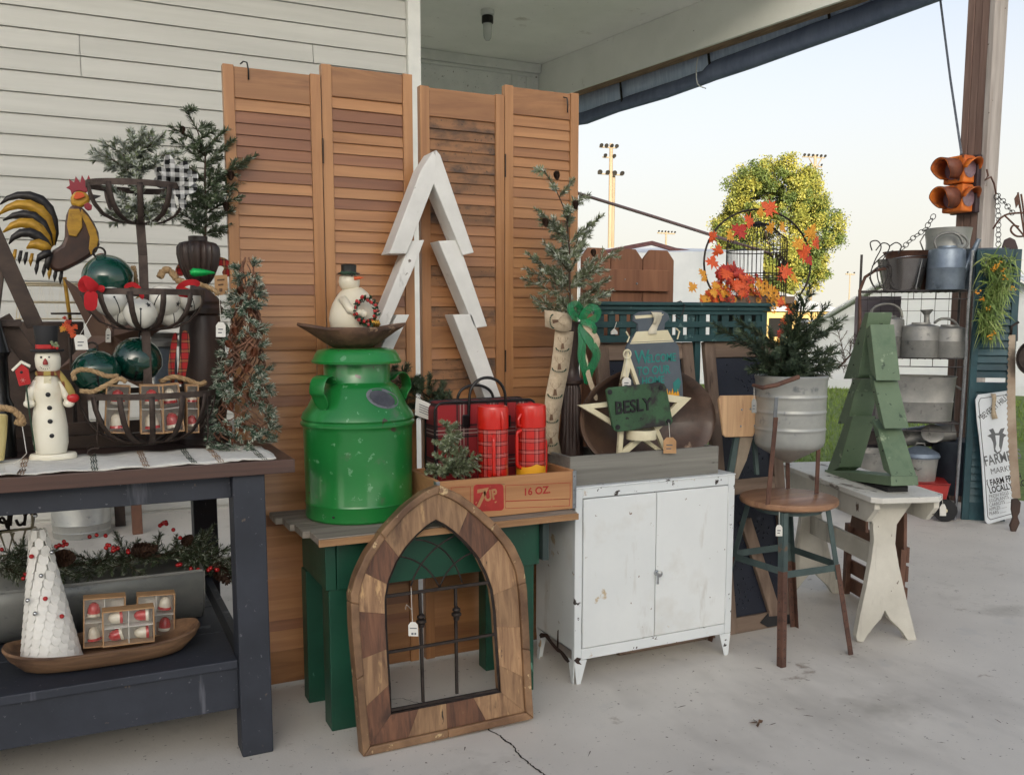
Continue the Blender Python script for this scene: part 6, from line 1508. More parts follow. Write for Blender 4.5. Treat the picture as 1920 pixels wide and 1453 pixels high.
# wagon with galvanised lidded can
wagv = -.02
wl = rl_(1690,930,wagv)[0]; wr = rl_(1780,930,wagv)[0]; zt_ = rl_(1740,905,wagv)[1]; zb_ = rl_(1740,938,wagv)[1]
t = thing('red_wagon', 'small red metal toy wagon parked in front of the rack', 'wagon', RM @ V(((wl+wr)/2, wagv+.1, 0)))
mb = MB(RM); N = 6
mb.prism([(wl-.12,wagv-.02,zb_),(wr-.02,wagv-.02,zb_),(wr,wagv-.02,zt_),(wl-.14,wagv-.02,zt_)], (0,.28,0)); mb.build('wagon_tray', mat('wagon_red', (176,44,38), (148,36,32), rough=.4, coat=.2, spots=[((90,60,52), 12, .67, .04)]), t, bevel=.01)
mb = MB(RM); mb.tube([(wl-.14,wagv-.026,zt_),(wr,wagv-.026,zt_)], .006, 6); mb.build('rolled_rim', mat('wagon_rim', (150,40,36), (120,34,30), rough=.4), t)
kw = mpp(rk(1772,955)); Rw = 21*kw; wu, wz = rl_(1772,955,wagv-.05)
for uu, vv in ((wu, wagv-.05), (wu-.30, wagv-.05), (wu, wagv+.27), (wu-.30, wagv+.27)):
    mb = MB(); mb.lathe([(Rw*.66,-.012),(Rw*.98,-.012),(Rw,-.004),(Rw,.004),(Rw*.98,.012),(Rw*.66,.012)], 28, (0,0,0)); M = RM @ Matrix.Translation((uu, vv, Rw+.001)) @ Matrix.Rotation(PI/2, 4, 'X'); mb.v = [tuple(M @ V(p)) for p in mb.v]; w_ = mb.build('wheel', m_blackmatte, t, smooth=40)
    mb = MB(); mb.lathe([(0,-.016),(Rw*.18,-.016),(Rw*.2,-.008),(Rw*.65,-.010),(Rw*.65,.010),(0,.010)], 28, (0,0,0)); mb.v = [tuple(M @ V((p[0],p[1],-p[2]))) for p in mb.v]; mb.build('hub_cap', m_cream, w_, smooth=40)
for uu in (wu, wu-.30):
    mb = MB(RM); mb.tube([(uu,wagv-.04,Rw),(uu,wagv+.26,Rw)], .006, 6); mb.build('axle', m_darkmetal, t)
mb = MB(RM); mb.prism([(wu-.34,wagv+.1,Rw),(wu+.02,wagv+.1,Rw),(wu+.02,wagv+.1,zb_-.001),(wu-.34,wagv+.1,zb_-.001)], (0,.03,0)); mb.build('undercarriage', m_darkmetal, t)
tq = rk(1766,934,wagv-.06)
tg_ = thing('price_tag', 'white price tag hanging over the red wagon wheel', 'price tag', tq)
mb = MB(); mb.tube([tq, rk(1768,945,wagv-.085)], .0012, 4); mb.build('string', m_string, tg_)
mb = MB(); mb.prism([rk(x, y, wagv-.085) for x, y in ((1766,945),(1771,945),(1774,951),(1774,967),(1762,967),(1762,951))], rv*.0015); mb.build('card', m_card, tg_)
t, o, k, zf_ = vessel('shallow_pan', 'shallow grey pan set in the red wagon under the lidded can', 'pan', 1727, 910, [(34,910),(38,902),(41,898),(39,898),(33,907),(0,907)], wagv+.12, m_galvd, zb_+.035)
zcan = zb_+.042
t, o, k, zf_ = vessel('lidded_can', 'galvanised trash can with a fluted blue grey lid in the wagon', 'can', 1722, 903, [(26,903),(27,901),(32.5,842),(34,839),(0,839)], wagv+.12, m_galv, zcan)
mb = MB(); mb.lathe([(35*k,zf_(841)),(36*k,zf_(838)),(33*k,zf_(832)),(14*k,zf_(822)),(6*k,zf_(820)),(0,zf_(820))], 48, o, flute=(22,.05,zf_(837),zf_(824))); mb.build('lid', m_galvb, t, smooth=30)
mb = MB(); mb.tube([o-ru*9*k+V((0,0,zf_(821))), o-ru*6*k+V((0,0,zf_(815))), o+ru*6*k+V((0,0,zf_(815))), o+ru*9*k+V((0,0,zf_(821)))], 1.8*k, 6); mb.build('lid_handle', m_galvd, t, smooth=180)
mb = MB(); p = o-rv*30*k-ru*6*k; mb.tube([p+V((0,0,zf_(858)))-ru*6*k, p-rv*4*k+V((0,0,zf_(860))), p+V((0,0,zf_(858)))+ru*6*k], 1.6*k, 6); mb.build('side_handle', m_galvd, t, smooth=180)
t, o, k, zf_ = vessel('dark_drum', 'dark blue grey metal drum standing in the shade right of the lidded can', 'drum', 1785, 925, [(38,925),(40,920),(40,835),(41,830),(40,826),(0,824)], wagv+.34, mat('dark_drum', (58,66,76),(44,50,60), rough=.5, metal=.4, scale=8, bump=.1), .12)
t = thing('pan_lid', 'round dull metal lid leaning on top of the stacked tubs', 'lid', rk(1748,828,.12)); M = frame(rk(1748,814,.10), ru, (V((0,0,1))*.8+rv*.6)); kq = mpp(rk(1748,814,.1))
mb = MB(M); mb.lathe([(0,0),(18*kq,0),(20*kq,.012),(19*kq,.014),(0,.006)][::-1], 32, (0,0,0)); mb.build('disc', m_galvd, t, smooth=40)
t = thing('metal_trough', 'long dark feed trough lying behind the lidded can', 'trough', rk(1700,815,.25)); mb = MB(); mb.tube([rk(1655,825,.25), rk(1790,808,.25)], [.07,.07], 14, flat=.7); mb.build('body', m_galvd, t, smooth=60)
t = thing('grey_board', 'weathered grey panel standing behind the wire rack', 'board', RM @ V((uL+.1,.42,0)))
mb = MB(RM); a = rl_(1604,560,.42)[0]; b = rl_(1690,560,.42)[0]; mb.box((a,.42,0),(b,.44,rl_(1640,556,.42)[1])); mb.build('panel', mat('grey_panel', (132,122,126),(112,104,108), rough=.7, scale=5, bump=.1), t, bevel=.003)
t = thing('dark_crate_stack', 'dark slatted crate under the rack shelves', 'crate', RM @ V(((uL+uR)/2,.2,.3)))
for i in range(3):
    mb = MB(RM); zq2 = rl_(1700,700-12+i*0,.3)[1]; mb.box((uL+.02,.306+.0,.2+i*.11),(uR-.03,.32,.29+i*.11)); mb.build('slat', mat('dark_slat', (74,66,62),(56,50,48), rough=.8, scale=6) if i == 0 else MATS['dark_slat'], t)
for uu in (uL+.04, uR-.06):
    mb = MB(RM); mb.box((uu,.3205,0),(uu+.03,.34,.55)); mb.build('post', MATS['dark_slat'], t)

# blue green louvered shutter leaning by the rack
HO = fl(1822,975); hu = V((.80,-.60,0)).normalized(); hn = V((-hu.y, hu.x, 0)); 
HO = V((5.03,3.80,0))
def hp_(x, y, v=0): return pv(x, y, HO + hn*v, hn)
HM = Matrix((hu, hn, V((0,0,1)))).transposed().to_4x4(); HM.translation = HO; HI = HM.inverted()
hl = lambda x, y: (HI @ hp_(x, y))
m_bshut = mat('blue_green_shutter_paint', (44,82,90), (34,66,74), rough=.45, scale=6, bump=.08, rnd=.05, spots=[((120,150,152), 34, .72, .02)])
ua = hl(1819,700).x; ub = hl(1902,700).x; zt2 = hl(1860,468).z
t = thing('blue_shutter', 'dark blue green louvered window shutter standing against the porch post', 'shutter', HM @ V(((ua+ub)/2,0,0)))
for a, b in ((ua,ua+.04),(ub-.04,ub)):
    mb = MB(HM); mb.box((a,0,0),(b,.03,zt2)); mb.build('stile', m_bshut, t, bevel=.002)
for a, b in ((0,.12),(zt2-.09,zt2),(zt2*.5-.03,zt2*.5+.03)):
    mb = MB(HM); mb.box((ua+.0405,.002,a),(ub-.0405,.028,b)); mb.build('rail', m_bshut, t, bevel=.0015)
pr_ = None; z = .14
while z < zt2-.11:
    if abs(z-zt2*.5) > .045:
        if pr_ is None:
            mb = MB(); w2 = (ub-ua)/2-.0405
            mb.add([tuple(HM.to_3x3() @ V(p)) for p in [(-w2,-.014,-.026),(w2,-.014,-.026),(w2,-.006,-.026),(-w2,-.006,-.026),(-w2,.006,.026),(w2,.006,.026),(w2,.012,.026),(-w2,.012,.026)]], [(0,3,2,1),(4,5,6,7),(0,1,5,4),(1,2,6,5),(2,3,7,6),(3,0,4,7)])
            o = mb.build('slat', m_bshut, t); o.data.transform(Matrix.Translation(ROOT[t])); pr_ = o; o.location = HM @ V(((ua+ub)/2,.014,z)) - ROOT[t]
        else: inst(pr_, t, HM @ V(((ua+ub)/2,.014,z)) - ROOT[t])
    z += .046
# green herb wreath hanging on it
rr = random.Random(6)
t = thing('herb_wreath', 'trailing green grass and orange berry wreath hung on the blue green shutter', 'wreath', hp_(1868,480,-.05))
mb = MB(); fl_ = MB()
for i in range(760):
    f = rr.random(); c0 = (1858+22*math.sin(f*5+rr.uniform(-.4,.4))+10*f*0, 478+150*f)
    c0 = (rr.gauss(1868 + 8*math.sin(f*6) - 8*f, 15*(1-.5*f)), 478+145*f)
    p = hp_(*c0, -.03-rr.random()*.07); d = V((rr.uniform(-.8,.8), rr.uniform(-.6,.3), rr.uniform(-1.2,.5))); d.normalize(); l = rr.uniform(.05,.12)
    s = d.cross(V((0,1,.3))).normalized()*rr.uniform(.003,.0055); mb.cur = 0 if rr.random() < .7 else 1
    mb.add([p-s, p+s, p+d*l*.6+s*.8+V((0,0,-.01)), p+d*l+V((0,0,-.03)), p+d*l*.6-s*.8+V((0,0,-.01))], [(0,1,2,4),(4,2,3)])
mb.build('grass_blades', [mat('wreath_green', (134,156,84),(104,130,66), rough=.6), mat('wreath_pale', (160,172,104),(130,146,84), rough=.6)], t)
for (x, y) in ((1876,492),(1870,500),(1882,505),(1862,505),(1834,548),(1840,560),(1852,578),(1862,625),(1856,632),(1885,520),(1900,540)):
    mb = MB()
    for j in range(8): mb.sphere(hp_(x+rr.uniform(-5,5), y+rr.uniform(-4,4), -.11), rr.uniform(.003,.006), 6, 5)
    mb.build('orange_berries', m_ly, t, smooth=180)
mb = MB(); mb.tube([hp_(1868+ (22*math.cos(a)), 505-26*math.sin(a), -.04) for a in [i*PI/12 for i in range(-2,15)]], .005, 6); mb.build('wire_hoop', m_rodchrome, t, smooth=180)
# farmers market sign
SO = V((5.02,3.66,0)); su = V((.82,-.57,0)).normalized(); sn = V((-su.y, su.x, 0)); sup = (V((0,0,1)) + sn*.06).normalized(); snn = su.cross(sup).normalized()
if snn.dot(FW) < 0: snn = -snn
SO = fl(1849,982); 
def sg(x, y, o=0): return pv(x, y, SO, snn) - snn*o
t = thing('market_sign', 'tall white enamel farmers market sign with a cow leaning on the blue green shutter', 'sign', SO)
m_sign = mat('sign_white', (228,232,234),(216,221,224), rough=.35, scale=4, spots=[((176,172,164), 5, .66, .1)])
pl = [(1834,740),(1893,732),(1898,740),(1908,960),(1904,968),(1852,983),(1847,976),(1840,860),(1836,820),(1832,790),(1829,750)]
mb = MB(); mb.prism([sg(*p) for p in pl], snn*.012); mb.build('board', m_sign, t, bevel=.003)
mb = MB(); B2 = [(1838,747),(1889,740),(1893,745),(1903,955),(1900,962),(1857,974),(1852,969),(1845,865),(1840,815),(1835,755)]
for a, b in zip(B2, B2[1:]+B2[:1]): mb.bar(sg(*a, .0006), sg(*b, .0006), .0035, .0006, snn)
mb.build('black_border', m_blackmatte, t)
def stext(s, x, y, size, x2, y2, sxx=1, m=m_blackmatte, bold=0, name='lettering'):
    p = sg(x, y, .001); q = sg(x2, y2, .001); text(s, size, frame(p, q-p, sup), .0004, name, m, t, sx=sxx, bold=bold)
m_signgrey = mat('sign_grey_print', (112,114,116),(96,98,100), rough=.6)
stext("*BEVERLY HILLS*", 1840, 789, .05, 1895, 745, .62)
stext('FARMERS', 1847, 874, .088, 1905, 861, .60, m_signgrey, .001); stext('MARKET', 1858, 889, .05, 1905, 880, .78, m_signgrey)
stext('{ FARM FRESH', 1851, 912, .055, 1905, 900, .60, m_blackmatte, .0012); stext('  LOCALLY GROWN', 1850, 926, .055, 1906, 914, .58, m_blackmatte, .0012)
for s, y in (('FRESH EGGS ....', 934),('EGGPLANTS ....', 942),('CARROTS ......', 950),('APPLES .......', 958),('PEARS ........', 966)): stext(s, 1855, y, .030, 1906, y-11, .70, m_signgrey)
mb = MB(); cw = [(1854,806),(1862,803),(1866,812),(1872,812),(1876,804),(1884,802),(1880,812),(1888,816),(1882,820),(1880,832),(1877,846),(1870,852),(1864,846),(1862,830),(1858,821),(1851,817),(1859,813)]
mb.prism([sg(x, y, .0010) for x, y in cw], snn*.0006); mb.build('cow_print', m_signgrey, t)
mb = MB(); mb.prism([sg(x, y, .0016) for x, y in ((1866,816),(1874,816),(1873,836),(1876,844),(1870,848),(1866,842),(1868,832))], snn*.0005); mb.build('cow_blaze', m_sign, t)
rr = random.Random(2); mb = MB(); A = []; B = []
for i in range(7): f = i/6; A.append(sg(1856+2*math.sin(i)+4*f, 738+48*f, .012+.006*math.sin(i*2))); B.append(sg(1864+2*math.sin(i+1)+4*f, 738+46*f, .015))
mb.strip(A, B); mb.build('burlap_tie', m_burlap, t, smooth=180, solid=.002)
# two man saw
t = thing('two_man_saw', 'long rusty crosscut saw blade with a wooden handle leaning at the right edge', 'saw', fl(1902,994))
WO = fl(1902,996); wn = sn
def sw(x, y, o=0): return pv(x, y, WO, wn) - wn*o
mb = MB(); left = []; n = 60
for i in range(n+1):
    f = i/n; y = 628+(934-628)*f; x = 1893 - 6*math.sin(f*PI)*1.0 + 6*f + (-2.2 if i % 2 else 0); left.append((x, y))
right = [(1914,934),(1908,850),(1904,760),(1904,628)]
mb.prism([sw(x, y) for x, y in left + right], wn*.003); mb.build('toothed_blade', mat('saw_steel', (176,160,142),(148,128,110), rough=.4, metal=.5, scale=6, spots=[((110,82,66), 7, .6, .15)]), t)
P = [(1897,936),(1908,934),(1914,942),(1912,960),(1908,968),(1912,980),(1905,996),(1896,997),(1893,985),(1899,970),(1896,955)]
mb = MB(); mb.prism([sw(x, y, .006) for x, y in P], wn*.022); mb.build('handle', mat('saw_handle', (74,52,42),(52,38,32), rough=.6, scale=8), t, bevel=.004)
mb = MB(); mb.tube([sw(1895,628), sw(1897,612), sw(1910,604)], .008, 6); mb.build('tip_handle', m_iron, t, smooth=180)
# things cut by the right edge
t = thing('round_pan', 'dark round pan with a pale face hanging at the right edge of the picture', 'pan', sw(1925,660)); M = frame(sw(1932,670,.05), su, (0,0,1)); kq = mpp(sw(1932,670))
mb = MB(M); mb.lathe([(0,0),(26*kq,0),(33*kq,.03),(35*kq,.03),(28*kq,-.012),(0,-.012)], 40, (0,0,0)); mb.build('pan_body', m_iron, t, smooth=40)
t = thing('rust_scroll', 'rusty wrought iron garden finial with scrolls against the sky', 'iron ornament', sw(1918,460))
for pts in ([(1906,362),(1912,400),(1918,440),(1924,480),(1930,520)],[(1912,365),(1917,400),(1921,440),(1928,490)],[(1925,400),(1890,402),(1872,412),(1860,430)],[(1918,402),(1930,420),(1926,440),(1905,444),(1893,434),(1897,424),(1908,426)],[(1880,404),(1902,425),(1915,440),(1924,452)]):
    mb = MB(); mb.tube(cr([sw(x, y, .02) for x, y in pts]), .0055, 6); mb.build('scroll', m_rust, t, smooth=180)
mb = MB(); 
for s in (-1, 1): mb.add([sw(1906+s*0,362,.03), sw(1903+s*5,374,.03), sw(1904+s*3,392,.03), sw(1906,384,.03)], [(0,1,2,3)])
mb.build('spear_tip', m_rust, t, solid=.006)
t = thing('dark_paddle', 'dark rounded wooden paddle behind the green wreath', 'paddle', hp_(1895,560,.10))
mb = MB(); P = [(1880,462),(1884,450),(1894,445),(1904,450),(1909,464),(1909,640),(1884,640)]; mb.prism([hp_(x, y, .06) for x, y in P], hn*.02); mb.build('blade', mat('dark_paddle', (70,50,50),(54,40,42), rough=.6, scale=6), t, bevel=.004)

# ================================================================== traffic signal on the post
m_sig = mat('signal_sunlit_yellow_rust', (232,128,40), (188,92,34), rough=.55, scale=6, bump=.12, spots=[((92,56,46), 4, .58, .15), ((70,48,46), 14, .62, .06)])  # worn yellow paint, pushed to orange in place of sunlight on the signal
m_sigd2 = mat('signal_rust', (138,82,58), (104,62,50), rough=.6, scale=8, spots=[((196,112,48), 5, .62, .1)])
m_sigd = mat('signal_dark', (66,50,54), (50,38,42), rough=.6, scale=8)
m_lens = mat('old_lens', (132,104,112), (108,84,92), rough=.3, scale=40, bump=.3, bscale=60, coat=.3)
gY = y_n + (y_f-y_n)*.5; gP = V((px0-.10, gY, 0))
gn = V((1,0,0))
def gs(x, y, off=0): return pv(x, y, V((px0-.02-off,0,0)), gn)
t = thing('traffic_signal', 'rusty yellow two section traffic signal with visors bolted to the porch post', 'traffic light', gs(1832,350))
zt3 = gs(1830,292).z; zb3 = gs(1830,399).z; zm3 = (zt3+zb3)/2
yc = gY; hw_ = .10
mb = MB(); mb.box((px0-.045, yc-hw_, zb3), (px0-.006, yc+hw_, zt3)); mb.build('back_plate', m_sigd, t, bevel=.006)
for zc2 in ((zt3+zm3)/2, (zm3+zb3)/2):
    hh = (zt3-zm3)/2-.004
    mb = MB(); mb.box((px0-.15, yc-hw_*.8, zc2-hh), (px0-.0455, yc+hw_*.8, zc2+hh)); h = mb.build('housing', m_sig, t, bevel=.01)
    def disc(c, d, R):
        sd_ = V((-d.y, d.x, 0)); mb = MB(); mb.add([c + d*.004 + sd_*R*math.cos(a) + V((0,0,R*math.sin(a))) for a in [j*PI/12 for j in range(24)]], [tuple(range(24))]); mb.build('lens', m_lens, h)
    R = hh*.80
    d = V((-1,0,0)); c = V((px0-.151, yc, zc2)); disc(c, d, R*.9)
    for nm, rr_, m_ in (('visor', R, m_sigd2), ('visor_lining', R*.93, m_sig)):                # tunnel visor towards the left
        A = []; B = []
        for j in range(25):
            a = math.radians(-60 + j*300/24); q = V((0, -rr_*math.cos(a), rr_*math.sin(a))); L = .135 - .06*max(0, -math.sin(a)+.1)
            A.append(c+q+d*.001); B.append(c+q+d*L)
        mb = MB(); mb.strip(A, B); mb.build(nm, m_, h, smooth=180, solid=.003)
    d = V((0,-1,0)); c = V((px0-.098, yc-hw_*.8-.001, zc2)); disc(c, d, R*.8)
    A = []; B = []
    for j in range(19):                                                                        # cut away hood on the face towards the viewer
        a = math.radians(0 + j*180/18); q = V((R*.9*math.cos(a), 0, R*.9*math.sin(a))); A.append(c+q+d*.001); B.append(c+q+d*(.03+.045*math.sin(a)))
    mb = MB(); mb.strip(A, B); mb.build('hood', m_sig, h, smooth=180, solid=.003)
# chains and hook
def chain(name, label, P, r, wire, m, n=None):
    t = thing(name, label, 'chain', P[0], group='hanging chains by the porch post')
    L = [0]
    for a, b in zip(P, P[1:]): L.append(L[-1]+(b-a).length)
    step = r*1.55; i = 0; s = step/2
    while s < L[-1]:
        for j in range(len(P)-1):
            if s <= L[j+1]: break
        d = (P[j+1]-P[j]).normalized(); c = P[j] + d*(s-L[j]); x = d.orthogonal().normalized()
        y = d.cross(x); ax = x*math.cos(i*PI/2)+y*math.sin(i*PI/2)
        if i % 2 == 0: ax = RT - d*RT.dot(d); ax.normalize()
        else: ax = (d.cross(RT)).normalized()*.8 + RT*.3
        mb = MB(); mb.tube([c + d*r*math.cos(a) + ax*r*.85*math.sin(a) for a in [k*PI/6 for k in range(12)]], wire, 5, closed=True); mb.build('link', m, t, smooth=180)
        s += step; i += 1
    return t
hk = pv(1848,330,V((0,y_n-.05,0)),V((0,1,0)))
g2 = lambda x, y: pv(x, y, hk - V((0,.03,0)), V((0,1,0)))
mb = MB(); mb.tube([g2(1850,318), g2(1853,330), g2(1847,338), g2(1858,332), g2(1864,345), g2(1868,365)], .006, 6); tag(mb.build('eye_hook', m_rust, smooth=180), 'bent iron hook screwed into the grey side of the post', 'hook')
chain('hanging_chain', 'long thin link chain hanging straight down from the post hook', [g2(1868,365), g2(1872,400), g2(1872,460)], .020, .0026, m_wire)
chain('hanging_chain', 'chain swinging right from the post hook towards the rusty finial', [g2(1868,365), g2(1885,382), g2(1900,402)], .020, .0026, m_wire)
chain('hanging_chain', 'chain slanting down left from under the traffic signal to the rack', [rk(1752,403,-.02), rk(1735,430,-.02), rk(1710,448,-.02), rk(1690,468,-.02)], .018, .0026, m_wire)
# ================================================================== big navy table with brown top
m_navy = mat('navy_chalk_paint', (50,54,64), (38,42,51), rough=.6, scale=4, bump=.15, bscale=30, spots=[((92,93,99), 60, .665, .03), ((30,34,42), 3, .6, .2), ((88,90,98), 9, .62, .05, (1,1,.12)), ((92,82,74), 26, .68, .03)])
m_browntop = mat('dark_stained_top', (92,66,56), (60,44,40), rough=.4, scale=4, stretch=(.2,3,4), bump=.15, coat=.15, dist=.6, rnd=.06)
GZ = .86
t = thing('display_table', 'long navy blue display table with a dark brown plank top and lower shelf', 'table', (-.4, 3.1, 0))
n = 5
for i in range(n):
    ya = 2.55 + (3.70-2.55)*i/n + (.0007 if i else 0); yb = 2.55 + (3.70-2.55)*(i+1)/n - .0007
    mb = MB(); mb.box((-1.75, ya, GZ-.038), (.54, yb, GZ)); mb.build('top_plank', m_browntop, t, bevel=.002)
for (xa, ya) in ((.371,2.57),(.371,3.60),(-1.66,2.57),(-1.66,3.60)):
    mb = MB(); mb.box((xa, ya, 0), (xa+.088, ya+.088, GZ-.0385)); mb.build('leg', m_navy, t, bevel=.004)
for (a, b) in (((-1.57,2.60,.755),(.3705,2.625,GZ-.0385)),((-1.57,3.645,.755),(.3705,3.67,GZ-.0385)),((.40,2.6585,.755),(.425,3.5995,GZ-.0385)),
               ((-1.57,2.595,.140),(.3705,2.622,.262)),((-1.57,3.645,.140),(.3705,3.67,.262)),((.40,2.6585,.140),(.425,3.5995,.262))):
    mb = MB(); mb.box(a, b); mb.build('apron', m_navy, t, bevel=.002)
ns = 4
for i in range(ns):
    ya = 2.583 + (3.67-2.583)*i/ns + .001; yb = 2.583 + (3.67-2.583)*(i+1)/ns - .001
    mb = MB(); mb.box((-1.57, ya, .2625), (.3700, yb, .288)); mb.build('shelf_plank', m_navy, t, bevel=.003)
HZ2 = .2885
tab = lambda x, y: fl(x, y, GZ+.0005)
shf = lambda x, y: fl(x, y, HZ2)
# runner
m_cloth = mat('woven_white_cotton', (228,226,218), (208,205,196), rough=.95, scale=40, stretch=(1,4,1), bump=.6, bscale=140, spots=[((176,172,164), 6, .64, .1)])
t = thing('table_runner', 'white woven cotton runner with green and brown stripes along the table top', 'table runner', (0, 2.62, GZ))
rr = random.Random(3); A = []; B = []; nn_ = 70
ry0, ry1 = 2.562, 2.86
rows = []
for j in range(9):
    row = []
    for i in range(nn_+1):
        x = -.62 + (1.115)*i/nn_; f = j/8; y = ry0 + (ry1-ry0)*f
        if j == 0: y += rr.uniform(-.006,.006)
        if i == nn_: x += rr.uniform(-.004,.004)
        row.append(V((x, y, GZ+.003+.0022*math.sin(x*43+y*16)+.0016*math.sin(y*55+x*9)+rr.uniform(0,.0012))))
    rows.append(row)
mb = MB(); vs = [p for r in rows for p in r]; fs = [(j*(nn_+1)+i, j*(nn_+1)+i+1, (j+1)*(nn_+1)+i+1, (j+1)*(nn_+1)+i) for j in range(8) for i in range(nn_)]
mb.add(vs, fs); mb.build('cloth', m_cloth, t, smooth=180, solid=.003)
for x0_, m in ((.02,m_holly),(.145,m_frame),(.265,m_holly),(.335,m_frame),(.452,m_holly),(-.3,m_holly),(-.15,m_frame)):
    mb = MB()
    for q in range(3):
        xx = x0_ + q*.006; mb.tube([V((xx+.002*math.sin(j*2.), ry0-.002+(ry1-ry0)*j/14, GZ+.0058+.0022*math.sin(xx*43+(ry0+(ry1-ry0)*j/14)*16))) for j in range(15)], .0013, 4)
    o = mb.build('woven_stripe', m, t); o['kind'] = 'stuff'
# ------------------------------------------------------------------ tall wooden snowman with birdhouse
m_snow = mat('cream_white_wood', (238,234,218), (228,222,202), rough=.35, scale=5, coat=.1, spots=[((206,190,150), 5, .66, .15)])
p = tab(101,866); sY2 = p.y + .03
ox = at(101,866,sY2).x; zS = lambda y: at(101, y, sY2).z; k = mpp(V((ox, sY2, 1.0)))
t = thing('wooden_snowman', 'tall white wooden snowman in a black top hat holding a red birdhouse', 'figurine', (ox, sY2, GZ+.005))
zb0 = GZ+.006
mb = MB(); mb.lathe([(0,zb0),(40*k,zb0),(41*k,zb0+.004),(40*k,zS(851)),(38*k,zS(849)),(0,zS(849))], 40, (ox, sY2, 0), sy=.62); mb.build('base', m_snow, t, smooth=40)
mb = MB(); mb.lathe([(0,zS(848.5)),(26*k,zS(848)),(30*k,zS(830)),(30.5*k,zS(800)),(27*k,zS(770)),(23.5*k,zS(757)),(24*k,zS(750)),(27*k,zS(738)),(26*k,zS(720)),(20*k,zS(707)),(16*k,zS(702)),(15.5*k,zS(698)),(0,zS(698))], 40, (ox-3*k, sY2, 0)); mb.build('body', m_snow, t, smooth=60)
mb = MB(); mb.lathe([(0,zS(697)),(17*k,zS(696)),(21*k,zS(688)),(22*k,zS(672)),(20*k,zS(662)),(14*k,zS(659)),(0,zS(659))], 36, (at(90,680,sY2).x, sY2, 0)); hd = mb.build('head', m_snow, t, smooth=60)
hx2 = at(88,650,sY2).x
mb = MB(); mb.lathe([(0,zS(659)),(28*k,zS(659)),(29*k,zS(657)),(28*k,zS(655)),(19*k,zS(654.5)),(18.5*k,zS(640)),(21*k,zS(612)),(20.5*k,zS(611)),(0,zS(612))], 36, (hx2, sY2, 0)); h = mb.build('top_hat', m_blackmatte, t, smooth=35)
mb = MB(); mb.lathe([(19*k,zS(654)),(19.6*k,zS(653.5)),(19.4*k,zS(646)),(18.6*k,zS(645.5))], 36, (hx2, sY2, 0)); mb.build('hat_band', m_red, h, smooth=40)
mb = MB()
for i, (x, y) in enumerate(((99,646),(105,644),(103,650),(108,649),(97,642))): mb.sphere(at(x, y, sY2-.028), 3.2*k, 8, 6)
mb.build('hat_sprig', m_needle_lt, h, smooth=180); mb = MB()
for x, y in ((101,652),(107,653)): mb.sphere(at(x, y, sY2-.031), 2.6*k, 8, 6)
mb.build('hat_berries', m_red, h, smooth=180)
fy = sY2 - 22*k
for (x, y, r) in ((77,670,2.1),(92,670,2.1)):
    mb = MB(); mb.sphere(at(x, y, fy+.003), r*k, 10, 7); mb.build('eye', m_black, hd, smooth=180)
mb = MB(); mb.lathe([(0,0),(4*k,0),(4.5*k,4*k),(2*k,10*k),(0,12*k)], 14, (0,0,0)); M = frame(at(85,680,fy-.006), (1,0,0), (0,-.0,1)); mb.v = [tuple(M @ V((p[0], p[2]-4*k, p[1]))) for p in mb.v]; mb.build('nose', mat('nose_red', (150,44,38),(130,36,32), rough=.4), hd, smooth=60)
for i in range(7):
    a = math.radians(20+i*23); mb = MB(); mb.sphere(at(85+10.5*math.cos(a), 685+7*math.sin(a), fy+.0045-.002*math.sin(a)), .8*k, 6, 5); mb.build('mouth_dot', m_black, hd)
for (x, y) in ((90,740),(93,765),(94,790),(97,817)):
    q = at(x, y, sY2); mb = MB(); r = 27*k if y < 750 else (25.5*k if y < 780 else 30*k); mb.sphere(at(x, y, sY2-r*.985), 4.4*k, 14, 8, 1, .4, 1); mb.build('button', m_black, t, smooth=180)
m_scarf = mat('striped_scarf', (170,150,84), (112,60,40), rough=.9, scale=60, stretch=(1,.2,.2), lo=.48, hi=.52, detail=1)
mb = MB(); mb.lathe([(16*k,zS(704)),(21*k,zS(703)),(22*k,zS(699)),(20*k,zS(695)),(16*k,zS(695))], 32, (at(90,700,sY2).x, sY2, 0)); mb.build('scarf', m_scarf, t, smooth=60)
mb = MB(); A = [at(x, y, sY2-d) for x, y, d in ((104,697,.018),(112,712,.03),(122,728,.032),(134,748,.03))]; B = [at(x, y, sY2-d) for x, y, d in ((112,694,.012),(122,706,.024),(134,722,.028),(144,740,.028))]
mb.strip(A, B); mb.build('scarf_tail', m_scarf, t, smooth=180, solid=.004)
mb = MB(); mb.prism([at(x, y, sY2-.036) for x, y in ((82,706),(96,705),(96,729),(82,729))], (0,.003,0)); mb.build('shirt_tag', m_cream, t)
for sgn, pts, hand in ((-1, [(70,716),(58,735),(55,752)], (55,757)), (1, [(112,715),(124,738),(128,750)], (129,756))):
    mb = MB(); mb.tube([at(x, y, sY2-.012) for x, y in pts], [8*k,8.5*k,7.5*k], 12); mb.build('arm', m_snow, t, smooth=180)
    mb = MB(); mb.sphere(at(*hand, sY2-.018), 9.5*k, 16, 10, 1.05, .9, .85); mb.build('hand', m_snow, t, smooth=180)
mb = MB(); mb.sphere(at(137,746,sY2-.026), 9*k, 12, 8, 1.2, .8, 1.0); mb.build('red_mitten', m_red, t, smooth=180)
